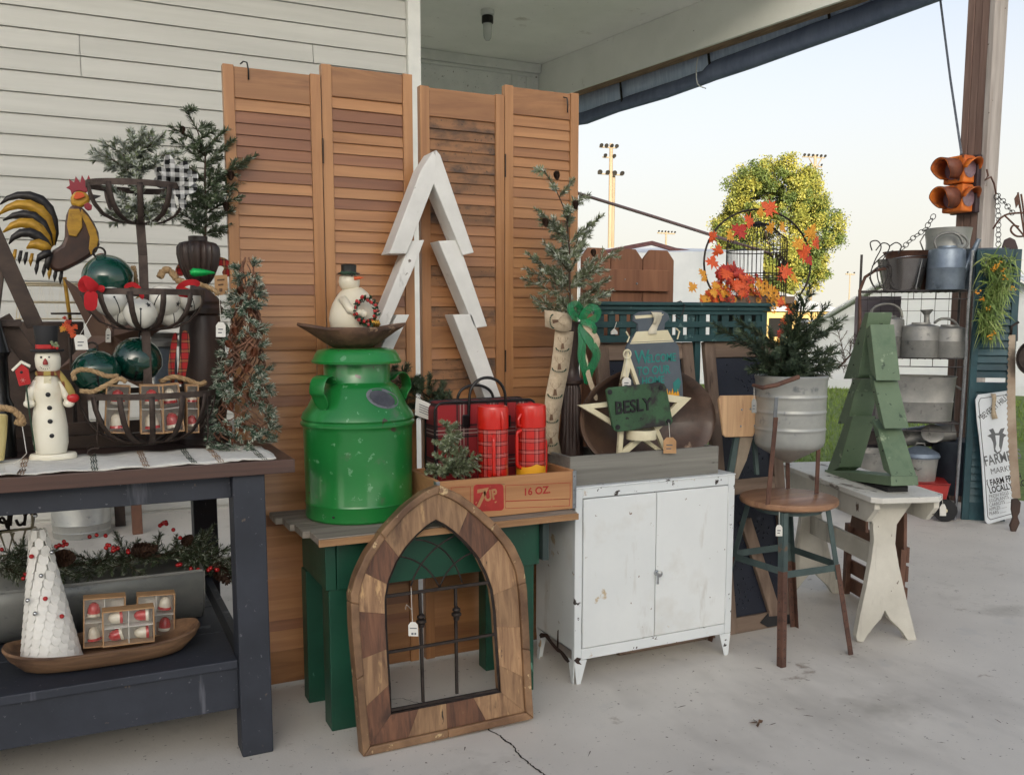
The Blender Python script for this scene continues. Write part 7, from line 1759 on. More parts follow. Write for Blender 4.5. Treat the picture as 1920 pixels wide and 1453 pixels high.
# birdhouse on its pole
mb = MB(); mb.tube([at(66,845,sY2-.035), at(56,780,sY2-.035), at(49,722,sY2-.03)], .0022, 6); mb.build('birdhouse_pole', m_holly, t, smooth=60)
hY = sY2-.034
mb = MB(); mb.prism([at(x, y, hY) for x, y in ((36,724),(58,720),(53,692),(40,682),(28,696))], (0,.02,0)); bh = mb.build('birdhouse', m_red, t, bevel=.001)
for q in ([(21,693),(24,697),(41,681),(39,676)], [(39,676),(41,682),(56,690),(57,685)]):
    mb = MB(); mb.prism([at(x, y, hY-.004) for x, y in q], (0,.028,0)); mb.build('birdhouse_roof', m_snow, bh, bevel=.001)
mb = MB(); mb.sphere(at(40,698,hY-.001), 2.6*k, 10, 6, 1, .3, 1); mb.build('entry_hole', m_black, bh)
mb = MB(); c = at(43,713,hY-.001)
for i in range(3): a = i*PI/3; d = V((math.cos(a),0,math.sin(a)))*4.2*k; mb.bar(c-d, c+d, .0004, .0009, (0,-1,0))
mb.build('painted_snowflake', m_snow, bh)
t = thing('price_tag', 'white price tag lying on the runner in front of the wooden snowman', 'price tag', tab(20,880)); mb = MB(); mb.prism([fl(x, y, GZ+.0105) for x, y in ((8,874),(22,871),(38,878),(30,889),(12,888))], (0,0,.001)); mb.build('card', m_card, t)
mb = MB(); mb.tube([fl(22,871,GZ+.011), fl(38,862,GZ+.02), fl(50,850,GZ+.05), at(42,800,2.75)], .0011, 4); mb.build('string', m_string, t)

# ------------------------------------------------------------------ three tier iron basket stand
pf = tab(190,864); stY = pf.y + .115
sc_ = at(283,800,stY); ks_ = mpp(sc_)
t = thing('tiered_basket_stand', 'three tier brown iron basket stand filled with bells and ornament boxes', 'basket stand', (sc_.x, stY, GZ))
zT = lambda y: at(283, y, stY).z
xT = lambda x, y: at(x, y, stY).x
pole = [V((xT(281,822), stY, zT(815))), V((xT(268,480), stY, zT(480))), V((xT(259,352), stY, zT(395)))]
for a, b in zip(pole, pole[1:]): mb = MB(); mb.bar(a, b, 15*ks_, 15*ks_, (0,-1,0)); mb.build('pole', m_rustiron, t, bevel=.001)
def ellring(cx, z, R, w=.0065, nm='rim', h=11): 
    P = [V((cx + R*math.cos(a), stY + R*.72*math.sin(a), z)) for a in [i*2*PI/48 for i in range(48)]]
    mb = MB(); n_ = 48
    for i in range(n_):
        j = (i+1) % n_; a, b = P[i], P[j]; hh = V((0,0,h*ks_/2)); o = V((a.x-cx, (a.y-stY)/.72, 0)).normalized()*.0025; o2 = V((b.x-cx, (b.y-stY)/.72, 0)).normalized()*.0025
        mb.add([a-hh, b-hh, b+hh, a+hh, a-hh-o, b-hh-o2, b+hh-o2, a+hh-o], [(0,1,2,3),(7,6,5,4),(3,2,6,7),(1,0,4,5)])
    return mb.build(nm, m_rustiron, t)
def basket(xc, yr, Rpx, ybot, nrib):
    cx = xT(xc, yr); R = Rpx*ks_; z1 = zT(yr); z0 = zT(ybot)
    ellring(cx, z1, R)
    for i in range(nrib):
        a = 2*PI*(i+.5)/nrib; d = V((math.cos(a), .72*math.sin(a), 0)); tg = V((-math.sin(a), .72*math.cos(a), 0)).normalized()
        P = [V((cx, stY, 0)) + d*R*f + V((0,0,z1+(z0-z1)*g)) for f, g in ((1,0),(.97,.25),(.89,.52),(.74,.77),(.5,.94),(.22,1.0),(.03,1.0))]
        A = [p - tg*5*ks_ for p in P]; B = [p + tg*5*ks_ for p in P]
        mb = MB(); mb.strip(A, B); mb.build('rib', m_rustiron, t, smooth=60, solid=.0026)
    return cx, R, z1, z0
bk1 = basket(258, 352, 86, 421, 10); bk2 = basket(270, 549, 107, 619, 12); bk3 = basket(278, 737, 121, 829, 14)
for (xl, yl, s) in ((184,742,-1),(386,738,1)):
    x0_, x1_ = xT(xl, yl), xT(xl + s*2, 836); yy = stY - .035; ft = GZ+.0105
    zf0 = max(ft, zT(862)+.01)
    P = [V((x0_, yy, zT(yl))), V((x1_, yy, GZ+.05)), V((x1_-s*.004, yy, GZ+.026)), V((x1_+s*.012, yy-.004, GZ+.028)), V((x1_+s*.026, yy-.006, GZ+.020)), V((x1_+s*.026, yy-.006, GZ+.0115)), V((x1_+s*.016, yy-.004, GZ+.0085)), V((x1_+s*.008, yy-.004, GZ+.014))]
    mb = MB(); d = V((0,1,0)); mb.strip([p-d*.007 for p in P], [p+d*.007 for p in P]); mb.build('scroll_leg', m_rustiron, t, smooth=60, solid=.003)
    P2 = [p + V((0,.13,0)) for p in P]; mb = MB(); mb.strip([p-d*.007 for p in P2], [p+d*.007 for p in P2]); mb.build('scroll_leg', m_rustiron, t, smooth=60, solid=.003)
# ------------------------------------------------------------------ jingle bells
m_bellw = mat('white_bell_enamel', (232,230,220), (222,219,206), rough=.22, coat=.5, scale=4)
m_bellg = mat('green_bell_enamel', (10,62,50), (8,50,42), rough=.15, coat=.6, scale=3, rrough=.03)
def bell(label, x, y, r, Y, m, axis=(0,-.25,1), stars=0, band=True, seed=0, ring=True, slot=True, group=None, star_px=()):
    c = at(x, y, Y); R = r*mpp(c)*.99; d = V(axis).normalized(); u = d.orthogonal().normalized(); M = frame(c, u, d.cross(u)); M.col[2][:3] = d
    x_ = V((1,0,0)) - d*d.x; x_.normalize(); y_ = d.cross(x_); M = Matrix((x_, y_, d)).transposed().to_4x4(); M.translation = c
    t = thing('jingle_bell', label, 'bell', c, group)
    prof = [(R*math.sin(a), -R*math.cos(a)*.95) for a in [i*PI/22 for i in range(23)]]
    prof[0] = (0, -R*.95); prof[-1] = (0, R*.95)
    if band: prof = [(q*(1.035 if abs(z) < R*.06 else 1), z) for q, z in prof]
    mb = MB(M); mb.lathe(prof, 40, (0,0,0)); mb.build('shell', m, t, smooth=70)
    if slot:
        mb = MB(M); A = []; B = []
        for i in range(15):
            a = math.radians(-150 + 120*i/14 - 15); 
            for lst, s in ((A,-1),(B,1)): lst.append(V((s*R*.022, -R*1.004*math.cos(math.radians(-62+124*i/14)) , R*.95*1.006*0 - R*.97*math.sin(math.radians(90)) )) if False else V((s*R*.035, math.sin(math.radians(-68+136*i/14))*R*1.006, -math.cos(math.radians(-68+136*i/14))*R*.956)))
        mb.strip(A, B); 
        for s in (-1, 1):
            th = math.radians(68); cc_ = V((0, s*math.sin(th)*R*1.004, -math.cos(th)*R*.955)); nrm = cc_.normalized(); q1 = nrm.orthogonal().normalized(); q2 = nrm.cross(q1)
            mb.add([cc_ + nrm*R*.008 + (q1*math.cos(j*PI/5)+q2*math.sin(j*PI/5))*R*.075 for j in range(10)], [tuple(range(10))])
        mb.build('slot', m_black, t)
    for (sx_, sy_2) in star_px:
        dd_ = ray(sx_, sy_2); oc = CC - c; bq = oc.dot(dd_)/dd_.dot(dd_); disc = bq*bq - (oc.dot(oc)-(R*1.0)**2)/dd_.dot(dd_)
        if disc < 0: continue
        p = CC + dd_*(-bq - math.sqrt(disc)); nrm = (p-c).normalized(); q2 = (V((0,0,1)) - nrm*nrm.z).normalized(); q1 = q2.cross(nrm)
        P = [p + nrm*R*.028 + (q1*math.sin(j*PI/5)+q2*math.cos(j*PI/5))*R*(.22 if j % 2 == 0 else .09) for j in range(10)]
        mb = MB(); mb.add(P + [p+nrm*R*.034], [(j, (j+1) % 10, 10) for j in range(10)]); mb.build('star_cutout', m_black, t)
    if ring:
        mb = MB(M); mb.tube([(R*.22*math.cos(a), 0, R*.95+R*.16+R*.22*math.sin(a)) for a in [i*PI/9 for i in range(18)]], R*.045, 6, closed=True); mb.build('hanger_ring', m_gold if m is m_bellw else m_iron, t, smooth=180)
        mb = MB(M); mb.lathe([(0,R*.90),(R*.20,R*.90),(R*.18,R*1.02),(0,R*1.03)], 16, (0,0,0)); mb.build('cap', m, t, smooth=50)
    return t
GW = 'white star bells in the middle basket'; GG = 'dark green jingle bells'
fY2 = stY + .005
bell('white star bell at the left of the middle basket beside the red bow', 208, 566, 29, fY2, m_bellw, (-.5,.5,.7), star_px=((184,556),), group=GW)
bell('white star bell at the front centre of the middle basket with two stars', 263, 588, 30, fY2-.035, m_bellw, (.05,.6,.8), star_px=((247,572),(278,572)), group=GW)
bell('white star bell right of the pole in the middle basket lying on its side', 308, 564, 30, fY2, m_bellw, (.7,.5,.5), star_px=((311,547),(333,570)), group=GW)
bell('white star bell at the far right end of the middle basket', 356, 563, 21, stY+.01, m_bellw, (-.3,.4,.8), star_px=((358,574),), group=GW)
bell('white bell low on the right of the middle basket under the others', 320, 590, 24, fY2+.02, m_bellw, (-.2,.7,.7), group=GW)
bell('white bell low on the left of the middle basket under the others', 226, 589, 24, fY2+.02, m_bellw, (.3,.7,.7), group=GW)
bell('large dark green bell on top of the middle basket behind the red bow', 202, 522, 46, stY+.06, m_bellg, (-.25,-.35,.9), group=GG)
bell('dark green bell lying left in the bottom basket with a rope loop', 180, 698, 44, stY-.0, m_bellg, (-.1,.3,1), group=GG)
bell('dark green bell right of the first in the bottom basket by the pole', 258, 674, 44, stY+.05, m_bellg, (.3,-.2,1), group=GG)
# ropes of the bells
def rope(label, px, r, Y, cat='rope', m=m_jute, name='rope', rad=None):
    P = [at(x, y, Y + (dy if len(q) > 2 else 0)) for q in px for x, y, dy in ((q + (0,))[:3],)]
    t = thing(name, label, cat, P[0]); mb = MB()
    Q = []
    for i in range(len(P)-1):
        for j in range(6): Q.append(P[i].lerp(P[i+1], j/6))
    Q.append(P[-1])
    for _ in range(3): Q = [Q[0]] + [(Q[i-1]+Q[i]*2+Q[i+1])/4 for i in range(1, len(Q)-1)] + [Q[-1]]
    for s in range(3):
        mb = MB(); R = []
        for i, q in enumerate(Q):
            d = (Q[min(i+1, len(Q)-1)]-Q[max(0, i-1)]).normalized(); u = d.orthogonal().normalized(); w_ = d.cross(u); a = i*.9 + s*2*PI/3
            R.append(q + (u*math.cos(a)+w_*math.sin(a))*r*.5)
        mb.tube(R, r*.62, 6); mb.build('strand', m, t, smooth=180)
    return t
rope('jute rope looped over the left dark green bell in the bottom basket', [(140,712),(136,700),(150,692),(175,695),(200,706),(222,705)], 4.2*ks_, stY-.13)
rope('jute rope running along the front of the dark green bell to a knot', [(150,733),(175,735),(200,722),(225,708),(236,716)], 4.2*ks_, stY-.14)
rope('jute rope knot with frayed end right of the pole on the middle basket', [(300,520),(305,508),(315,505),(325,515),(332,525),(345,530)], 6.5*ks_, stY+.03)
rope('jute rope end hanging over the right rim of the middle basket', [(340,528),(365,530),(395,540),(411,552)], 4.5*ks_, stY-.03)
rope('jute rope tied over the boxes at the right of the bottom basket', [(300,716),(325,705),(350,712),(375,722),(386,716)], 5*ks_, stY+.02)
rope('frayed jute tassel behind the large dark green bell', [(250,500),(252,515),(256,535),(250,545)], 5*ks_, stY+.11)
# red felt bows
m_felt = mat('red_felt', (186,28,36), (156,20,28), rough=.9, scale=14, bump=.2)
t = thing('red_bow', 'red felt bow hanging over the left rim of the middle basket', 'bow', at(170,545,stY-.08))
for path, w_ in (([(182,545,0),(172,536,.02),(156,520,.02),(150,535,.01),(165,545,0)],22), ([(172,545,.01),(170,560,.012),(170,584,.012)],26), ([(182,540,0),(195,540,.02),(188,548,.01)],14)): rib(path, w_, 'felt_loop', m_felt, stY-.088, t)
t = thing('red_ribbon', 'red ribbon looped from the ring of the centre white bell', 'ribbon', at(258,550,stY-.04))
rib([(232,540,0),(248,530,.01),(262,540,.012),(268,562,.01)], 10, 'ribbon_loop', m_felt, stY-.05, t)
t = thing('red_bow', 'red felt bow on the right end of the middle basket', 'bow', at(340,535,stY-.03))
for path, w_ in (([(330,545,0),(345,530,.02),(368,528,.02),(374,536,.01)],12), ([(332,548,.01),(345,548,.015),(362,552,.01)],18)): rib(path, w_, 'felt_loop', m_felt, stY-.06, t)
# ------------------------------------------------------------------ ornament boxes
m_acet = glass('clear_acetate', (225,222,214), rough=.08, alpha=.05)
m_bellred = mat('red_ornament_enamel', (190,28,30), (166,22,26), rough=.2, coat=.5, scale=6); m_bellcr = mat('cream_ornament_enamel', (226,218,200), (214,205,184), rough=.22, coat=.4, scale=6)
def orn(mbs, c, r, d, up): pass
def obox(label, TL, TR, BL, Y, dep, cols, rows, pattern, group, zfix=None, tilt=0):
    tl, tr, bl = at(*TL, Y), at(*TR, Y - (TR[0]-TL[0])*0), at(*BL, Y)
    if zfix is not None:
        dz = zfix - bl.z; bl = bl + V((0,0,dz)); 
    ux = (tr-tl); uz = (tl-bl); W_ = ux.length; H_ = uz.length; X = ux.normalized(); Z = (uz - X*uz.dot(X)).normalized(); Yv = X.cross(Z); 
    if Yv.y < 0: Yv = -Yv
    M = Matrix((X, Yv, Z)).transposed().to_4x4(); M.translation = bl
    t = thing('ornament_box', label, 'box', bl, group); e = .0035
    def bx(a, b, nm, m): mb = MB(M); mb.box(a, b); return mb.build(nm, m, t)
    bx((0,0,0),(W_,dep,e),'base',m_kraft); bx((0,0,H_-e),(W_,dep,H_),'top',m_kraft); bx((0,0,e+.0002),(e,dep,H_-e-.0002),'side',m_kraft); bx((W_-e,0,e+.0002),(W_,dep,H_-e-.0002),'side',m_kraft); bx((e,dep-.002,e),(W_-e,dep,H_-e),'back',m_card)
    for i in range(1, cols): bx((W_*i/cols-.001,.002,e+.0003),(W_*i/cols+.001,dep-.0025,H_-e-.0003),'divider',m_card)
    for j in range(1, rows): bx((e+.0003,.0025,H_*j/rows-.001),(W_-e-.0003,dep-.003,H_*j/rows+.001),'divider',m_card)
    for i in range(cols):
        for j in range(rows):
            kind = pattern[j*cols+i]
            if kind == '.': continue
            c = V((W_*(i+.5)/cols, dep*.45, H_*(rows-1-j+.5)/rows)); r = min(W_/cols, H_/rows)*.46; r = min(r, dep*.45)
            m = m_bellred if kind in 'rR' else m_bellcr; m2 = m_bellcr if kind in 'rR' else m_bellred
            R_ = Matrix.Rotation({'r':0,'w':0,'R':-1.7,'W':-1.6}[kind] + .12*(i-j), 4, 'Y')
            mb = MB(M @ Matrix.Translation(c) @ R_); mb.lathe([(0,r*.95),(r*.25,r*.93),(r*.62,r*.62),(r*.80,r*.1),(r*.88,-r*.55),(r*.70,-r*.55),(0,r*.3)], 22, (0,0,0)); b_ = mb.build('bell_ornament', m, t, smooth=45)
            mb = MB(M @ Matrix.Translation(c) @ R_); mb.lathe([(r*.885,-r*.55),(r*.97,-r*.92),(r*.92,-r*.95),(r*.72,-r*.56)], 22, (0,0,0)); mb.build('bell_rim', m2, b_, smooth=45)
    bx((e*.6,-.0006,e*.6),(W_-e*.6,-.0002,H_-e*.6),'clear_window',m_acet)
    return t
GB = 'window boxes of red and white bell ornaments'
zb3 = zT(822)
obox('kraft window box of bell ornaments at the left of the bottom basket', (203,722), (249,724), (196,812), stY-.055, .05, 1, 2, 'rw', GB)
obox('kraft window box of bell ornaments in the centre of the bottom basket', (260,722), (304,722), (264,814), stY-.075, .05, 1, 2, 'rw', GB)
obox('kraft window box of bell ornaments right of centre in the bottom basket', (306,722), (345,718), (308,813), stY-.07, .05, 1, 2, 'wr', GB)
obox('kraft window box of bell ornaments at the far right of the bottom basket', (346,722), (370,722), (350,812), stY-.04, .05, 1, 2, 'wr', GB)
# ------------------------------------------------------------------ rooster
rY2 = 3.25
t = thing('metal_rooster', 'painted metal rooster sculpture with a sweeping yellow and black tail', 'rooster sculpture', at(125,600,rY2))
m_rb = mat('rooster_bronze', (84,58,48), (52,42,40), rough=.35, metal=.3, scale=7, spots=[((36,62,52), 6, .60, .12), ((150,112,40), 8, .66, .08)])
m_rg = mat('rooster_gold', (190,146,44), (150,112,36), rough=.4, metal=.2, scale=14, stretch=(1,1,3), spots=[((50,50,36), 10, .62, .1)])
m_rk = mat('rooster_black', (36,34,34), (48,44,42), rough=.4, metal=.2, scale=10); m_rr = mat('rooster_red', (150,36,52), (120,26,42), rough=.4, scale=10)
zr1 = lambda x, y: (x/3.633, 180+y/3.633)
def rpoly(pl, m, nm, d, off=0, bev=.004): mb = MB(); mb.prism([at(*zr1(x, y), rY2-off) for x, y in pl], (0,d,0)); return mb.build(nm, m, t, bevel=bev)
rpoly([(468,770),(490,735),(560,755),(600,800),(640,860),(672,930),(680,1010),(660,1060),(620,1090),(560,1130),(500,1160),(440,1190),(390,1200),(345,1180),(318,1130),(318,1095),(360,1050),(420,1015),(440,960),(442,880),(450,810)], m_rb, 'body', .05, .012, .016)
rpoly([(480,690),(505,655),(540,645),(580,655),(610,680),(615,720),(580,745),(545,765),(500,752),(482,740)], m_rg, 'head', .035, .008, .01)
rpoly([(500,690),(520,655),(565,660),(580,685),(545,700),(520,705)], m_lo, 'cheek', .004, .017, .001)
rpoly([(450,625),(475,610),(470,565),(505,590),(515,545),(545,590),(558,538),(585,585),(603,538),(622,580),(610,640),(585,660),(540,645),(505,655),(490,680),(480,640)], m_rr, 'comb', .012, .0, .002)
rpoly([(570,740),(600,725),(628,745),(625,775),(600,782),(578,765)], m_rr, 'wattle', .014, .008, .002)
rpoly([(600,665),(640,672),(690,680),(640,705),(610,710)], m_rk, 'beak', .016, .006, .002)
rpoly([(555,770),(600,820),(650,900),(672,980),(655,1050),(620,1085),(605,1040),(612,960),(585,880),(548,800)], m_rg, 'breast_plate', .006, .020, .002)
rpoly([(470,770),(540,770),(560,820),(560,900),(520,960),(470,950),(455,880)], m_rg, 'neck_hackle', .006, .019, .002)
tails = [([(360,1015),(375,940),(365,850),(335,770),(280,710),(200,680),(120,678),(50,700),(0,740)], 40, m_rk, .0), ([(350,1020),(350,930),(320,840),(270,780),(200,745),(120,740),(50,765),(-10,810)], 46, m_rg, -.006), ([(345,1030),(330,950),(290,870),(230,820),(160,805),(90,815),(20,850)], 38, m_rk, -.010), ([(340,1035),(315,970),(270,910),(210,870),(140,865),(80,885),(20,930)], 44, m_rg, -.014), ([(340,1040),(310,1000),(260,955),(200,930),(140,935),(90,965),(60,1010)], 40, m_rk, -.018), ([(345,1050),(310,1030),(260,1010),(215,1015),(180,1040)], 44, m_rg, -.022), ([(350,1065),(310,1075),(270,1100),(245,1140)], 34, m_rk, -.026), ([(350,1075),(330,1110),(322,1150),(330,1190)], 30, m_rk, -.024)]
for pts, wd, m, o in tails:
    n = len(pts); L1 = []; L2 = []
    for i, (x, y) in enumerate(pts):
        a = pts[max(0, i-1)]; b = pts[min(n-1, i+1)]; dx, dy = b[0]-a[0], b[1]-a[1]; l = math.hypot(dx, dy); f = i/(n-1); w_ = wd*1.7*(.35+.65*math.sin(PI*min(1, f*.9+.12)))*(1 if f < .95 else .4)
        L1.append((x - dy/l*w_/2, y + dx/l*w_/2)); L2.append((x + dy/l*w_/2, y - dx/l*w_/2))
    mb = MB(); mb.strip([at(*zr1(*p), rY2+o) for p in L1], [at(*zr1(*p), rY2+o) for p in L2]); mb.build('tail_feather', m, t, smooth=180, solid=.003)
for i in range(9):
    x = 95+i*38 + (0 if i < 5 else 12); y = 1045 + (i*9 if i < 4 else 20+i*16)
    mb = MB(); A = [at(*zr1(x, y), rY2+.004), at(*zr1(x-14, y+50), rY2+.004), at(*zr1(x-4, y+88), rY2+.004)]; B = [at(*zr1(x+22, y), rY2+.004), at(*zr1(x+16, y+50), rY2+.004), at(*zr1(x, y+92), rY2+.004)]
    mb.strip(A, B); mb.build('saddle_feather', m_rk if i % 3 else m_rg, t, smooth=180, solid=.003)
mb = MB(); mb.tube([at(121,520,rY2+.01), at(126,560,rY2+.01), at(131,596,rY2+.01)], .006, 8); mb.build('leg', m_rg, t, smooth=60)
mb = MB(); zz0 = at(131,590,rY2).z; mb.tube([at(131,590,rY2+.01), V((at(131,590,rY2).x, rY2+.01, GZ+.012))], .005, 6); mb.build('stake', m_iron, t, smooth=60)
mb = MB(); mb.lathe([(0,0),(.10,0),(.10,.010),(0,.012)], 24, V((at(131,590,rY2).x, rY2+.01, GZ+.0005))); mb.build('base', m_iron, t, smooth=40)
mb = MB(); mb.lathe([(0,0),(.055,0),(.055,.006),(0,.007)], 24, V((at(131,590,rY2).x, rY2+.01, zz0))); mb.build('foot_plate', m_iron, t, smooth=40)
# ------------------------------------------------------------------ flocked sprig, checked bow, dark spruce on its urn
m_flock = mat('flocked_needles', (196,200,190), (158,164,154), rough=.85, scale=9)
spruce_px('flocked_spruce', 'white flocked spruce pick set in the top basket of the tiered stand', stY, [(266,408),(268,380),(262,340),(255,300)],
    [(166,281),(172,283),(188,268),(215,262),(222,290),(246,238),(250,260),(270,242),(286,250),(300,262),(305,258),(322,290),(200,310),(190,345),(215,385),(208,418),(232,410),(285,420),(310,400),(335,410),(300,380),(240,300),(280,300),(190,400),(325,360),(345,282)],
    nsub=5, frost=.6, L=.022, dens=1000, seed=51, mats=[m_needle_lt, m_flock], jitter=.08, extra=5, sub=.34, wd=.0019, group='artificial spruce trees')
m_check = plaid('buffalo_check', (206,206,204), (6,6,8), (60,60,62), 42, 42, rough=.9, mode='XZ')
t = thing('checked_bow', 'black and white buffalo check bow on the right rim of the top basket', 'bow', at(325,345,stY-.02))
rr = random.Random(4)
for a, l in ((100,58),(135,44),(60,50),(25,48),(-5,44),(165,34),(80,36),(45,30),(115,30),(-35,30)):
    ca, sa = math.cos(math.radians(a)), -math.sin(math.radians(a)); nx, ny = -sa, ca; o = rr.uniform(6,10)
    rib([(324,348,0),(324+ca*l*.45+nx*o,348+sa*l*.45+ny*o,.03),(324+ca*l*.9+nx*o*.8,348+sa*l*.9+ny*o*.8,.04),(324+ca*l,348+sa*l,.028),(324+ca*l*.85-nx*o*.8,348+sa*l*.85-ny*o*.8,.012),(324+ca*l*.4-nx*o*.6,348+sa*l*.4-ny*o*.6,.004),(324,348,0)], rr.uniform(11,15), 'bow_loop', m_check, stY-.045, t)
for path in ([(324,350,.005),(318,370,.014),(322,385,.004),(328,398,.012)],[(328,350,.005),(342,364,.014),(340,378,.004),(346,392,.012)]): rib(path, 15, 'bow_tail', m_check, stY-.045, t)
uY = 3.02; ux = at(381,700,uY); ku = mpp(ux); zU = lambda y: at(381, y, uY).z
t = thing('fluted_urn_pedestal', 'tall dark turned wood pedestal with a fluted urn top behind the basket stand', 'pedestal', (ux.x, uY, GZ), group='dark turned candlesticks')
mb = MB(); mb.lathe([(0,GZ+.001),(46*ku,GZ+.001),(46*ku,GZ+.02),(40*ku,GZ+.03),(38*ku,zU(745)),(42*ku,zU(690)),(39*ku,zU(620)),(34*ku,zU(592)),(40*ku,zU(588)),(41*ku,zU(578)),(36*ku,zU(572)),(38*ku,zU(566)),(30*ku,zU(556)),(18*ku,zU(545)),(16*ku,zU(532))], 48, (ux.x, uY, 0)); mb.build('turned_post', m_darkturn, t, smooth=45)
mb = MB(); mb.lathe([(0,zU(532.5)),(18*ku,zU(532)),(25*ku,zU(520)),(33*ku,zU(498)),(36.5*ku,zU(478)),(36*ku,zU(465)),(31*ku,zU(457)),(27*ku,zU(455)),(17*ku,zU(453)),(17*ku,zU(444)),(0,zU(444))], 64, (ux.x, uY, 0), flute=(18,.17,zU(530),zU(457))); mb.build('fluted_urn', m_darkturn, t, smooth=45)
spruce_px('dark_spruce', 'tall loose dark artificial spruce with cones on the fluted urn pedestal', uY, [(384,446),(386,400),(384,340),(385,290),(370,245),(352,212)],
    [(347,205),(362,206),(313,242),(318,258),(403,246),(400,230),(428,242),(440,262),(481,290),(462,300),(466,338),(446,345),(452,370),(440,390),(330,300),(318,330),(335,345),(328,398),(340,420),(420,400),(440,420),(436,432),(345,380),(410,330),(420,290),(360,280),(400,370),(365,360),(350,320)],
    nsub=5, frost=.12, L=.023, dens=950, wd=.0015, seed=61, mats=[m_needle, m_frost], cones=[(342,245,7),(432,330,9),(424,388,8)], extra=10, fill=.8, jitter=.1, sub=.36, base=V((ux.x, uY, zU(446))), group='artificial spruce trees')
m_icicle = mat('glitter_green', (20,190,90), (10,150,70), rough=.2, metal=.3, scale=60, bump=.5, bscale=200)
t = thing('green_icicle_ornament', 'glittering bright green icicle ornament lying against the fluted urn', 'ornament', at(375,511,uY-.10)); mb = MB(); mb.tube([at(356,512,uY-.1), at(362,511,uY-.1), at(380,511,uY-.1), at(402,512,uY-.1)], [.006,.014,.011,.003], 10); mb.build('icicle', m_icicle, t, smooth=60)
m_redplaid = plaid('red_tartan_ribbon', (168,34,36), (40,40,44), (200,160,90), 34, 34, rough=.85, mode='XZ')
t = thing('tartan_bow', 'red tartan ribbon bow behind the fluted urn', 'bow', at(400,505,uY+.01))
for path, w_ in (([(380,515,0),(395,492,.01),(420,488,.01),(432,505,.01),(420,518,0)],20), ([(372,515,0),(350,492,.01),(338,500,.01),(335,515,.01)],18), ([(345,515,.02),(330,512,.02),(322,516,.02)],10)): rib(path, w_, 'bow_loop', m_redplaid, uY+.03, t)
t = thing('tartan_ribbon', 'red tartan ribbon tails hanging below the middle basket beside the pole', 'ribbon', at(330,625,stY+.05))
rib([(330,622,0),(324,660,.01),(320,690,.004),(324,722,0)], 12, 'tail', m_redplaid, stY+.05, t); rib([(346,618,0),(350,650,.01),(342,690,.01),(338,722,0)], 16, 'tail', m_redplaid, stY+.04, t)
pricetag(414, 556, uY-.13, 'brown kraft tag on a string beside the fluted urn', w=26, h=0.1, L=40) if False else None
t = thing('kraft_tag', 'brown kraft gift tag stuck in the greenery right of the fluted urn', 'price tag', at(414,530,uY-.09)); mb = MB(); pxprism(mb, [(402,517),(426,515),(428,552),(403,555)], uY-.092, .0012); mb.build('card', m_kraft, t)
mb = MB(); [mb.prism([at(x, y, uY-.0935) for x, y in q], (0,.0004,0)) for q in ([(407,524),(421,523),(421,526),(407,527)], [(409,533),(419,532),(419,535),(409,536)], [(411,541),(417,541),(417,547),(411,547)])]; mb.build('handwriting', m_deer, t)
pricetag(414, 604, stY-.07, 'white price tag hanging from the rope at the right of the middle basket', w=18, h=28, hook=(411,553))
pricetag(150, 628, stY-.12, 'large blank white price tag hanging in front of the brown star', w=24, h=28, hook=(172,590), lean=4)
pricetag(203, 616, 3.14, 'small white sticker tag on the brown barn star', w=10, h=26, L=3)
# vine cone tree
vc = tab(458,845); vY = vc.y + .07; vx0 = at(456,845,vY).x; kv = mpp(V((vx0, vY, 1.1))); zV = lambda y: at(458, y, vY).z
t = thing('vine_cone_tree', 'twisted grapevine cone tree with frosted greenery and cones on the table corner', 'artificial tree', (vx0, vY, GZ+.002))
rr = random.Random(77); vm = MB(); nd = MB(); z0v, z1v = GZ+.004, zV(482)
def vaxis(f): return V((vx0 + (at(464,482,vY).x-vx0)*f, vY, z0v + (z1v-z0v)*f))
def vrad(f): return (50*(1-f)**.85 + 9)*kv*.93
for s in range(46):
    f0 = rr.uniform(0,.55); f1 = min(1, f0+rr.uniform(.3,.6)); a0 = rr.uniform(0, 6.28); tw_n = rr.choice((-1,1))*rr.uniform(1.2,3.4); P = []
    for i in range(18):
        f = f0+(f1-f0)*i/17; a = a0 + tw_n*i/17*2.2; R = vrad(f)*(.9+.14*math.sin(i*1.9+s)); P.append(vaxis(f)+V((math.cos(a)*R, math.sin(a)*R*.9, 0)))
    vm.tube(P, rr.uniform(.0016,.0034), 5)
o = vm.build('grapevine', mat('grapevine', (128,90,70), (94,66,52), rough=.85, scale=20, bump=.3, rnd=.05), t, smooth=180)
for i in range(150):
    f = rr.random()**1.25*.98; a = rr.uniform(0, 6.28); R = vrad(f); p = vaxis(f)+V((math.cos(a)*R, math.sin(a)*R*.9, 0)); d = V((math.cos(a)*.8, math.sin(a)*.8, rr.uniform(-.6,.9))).normalized()
    for j in range(3):
        e = p + (d+V((rr.uniform(-.6,.6),rr.uniform(-.6,.6),rr.uniform(-.6,.6)))).normalized()*rr.uniform(.018,.034); needles(nd, p, e, .020, 900, frost=.42, rr=rr, wd=.0009, ang=.7)
nd.build('frosted_greenery', [mat('cedar_green', (70,98,74), (50,76,58), rough=.6, scale=9), m_frost], t)
for (x, y) in ((448,545),(462,580),(440,620),(478,660),(466,690),(450,720),(430,760),(470,740),(424,800),(456,800),(480,810),(440,825),(425,645)):
    f = (845-y)/(845-482); mb = MB(); p = at(x, y, vY - vrad(f)*.8); cone(mb, p+V((0,0,.008)), (rr.uniform(-.6,.6),-.5,-.8), .011, .026, rr); mb.build('pine_cone', mat('rust_cone', (138,84,58), (104,62,44), rough=.7) if 'rust_cone' not in MATS else MATS['rust_cone'], t)
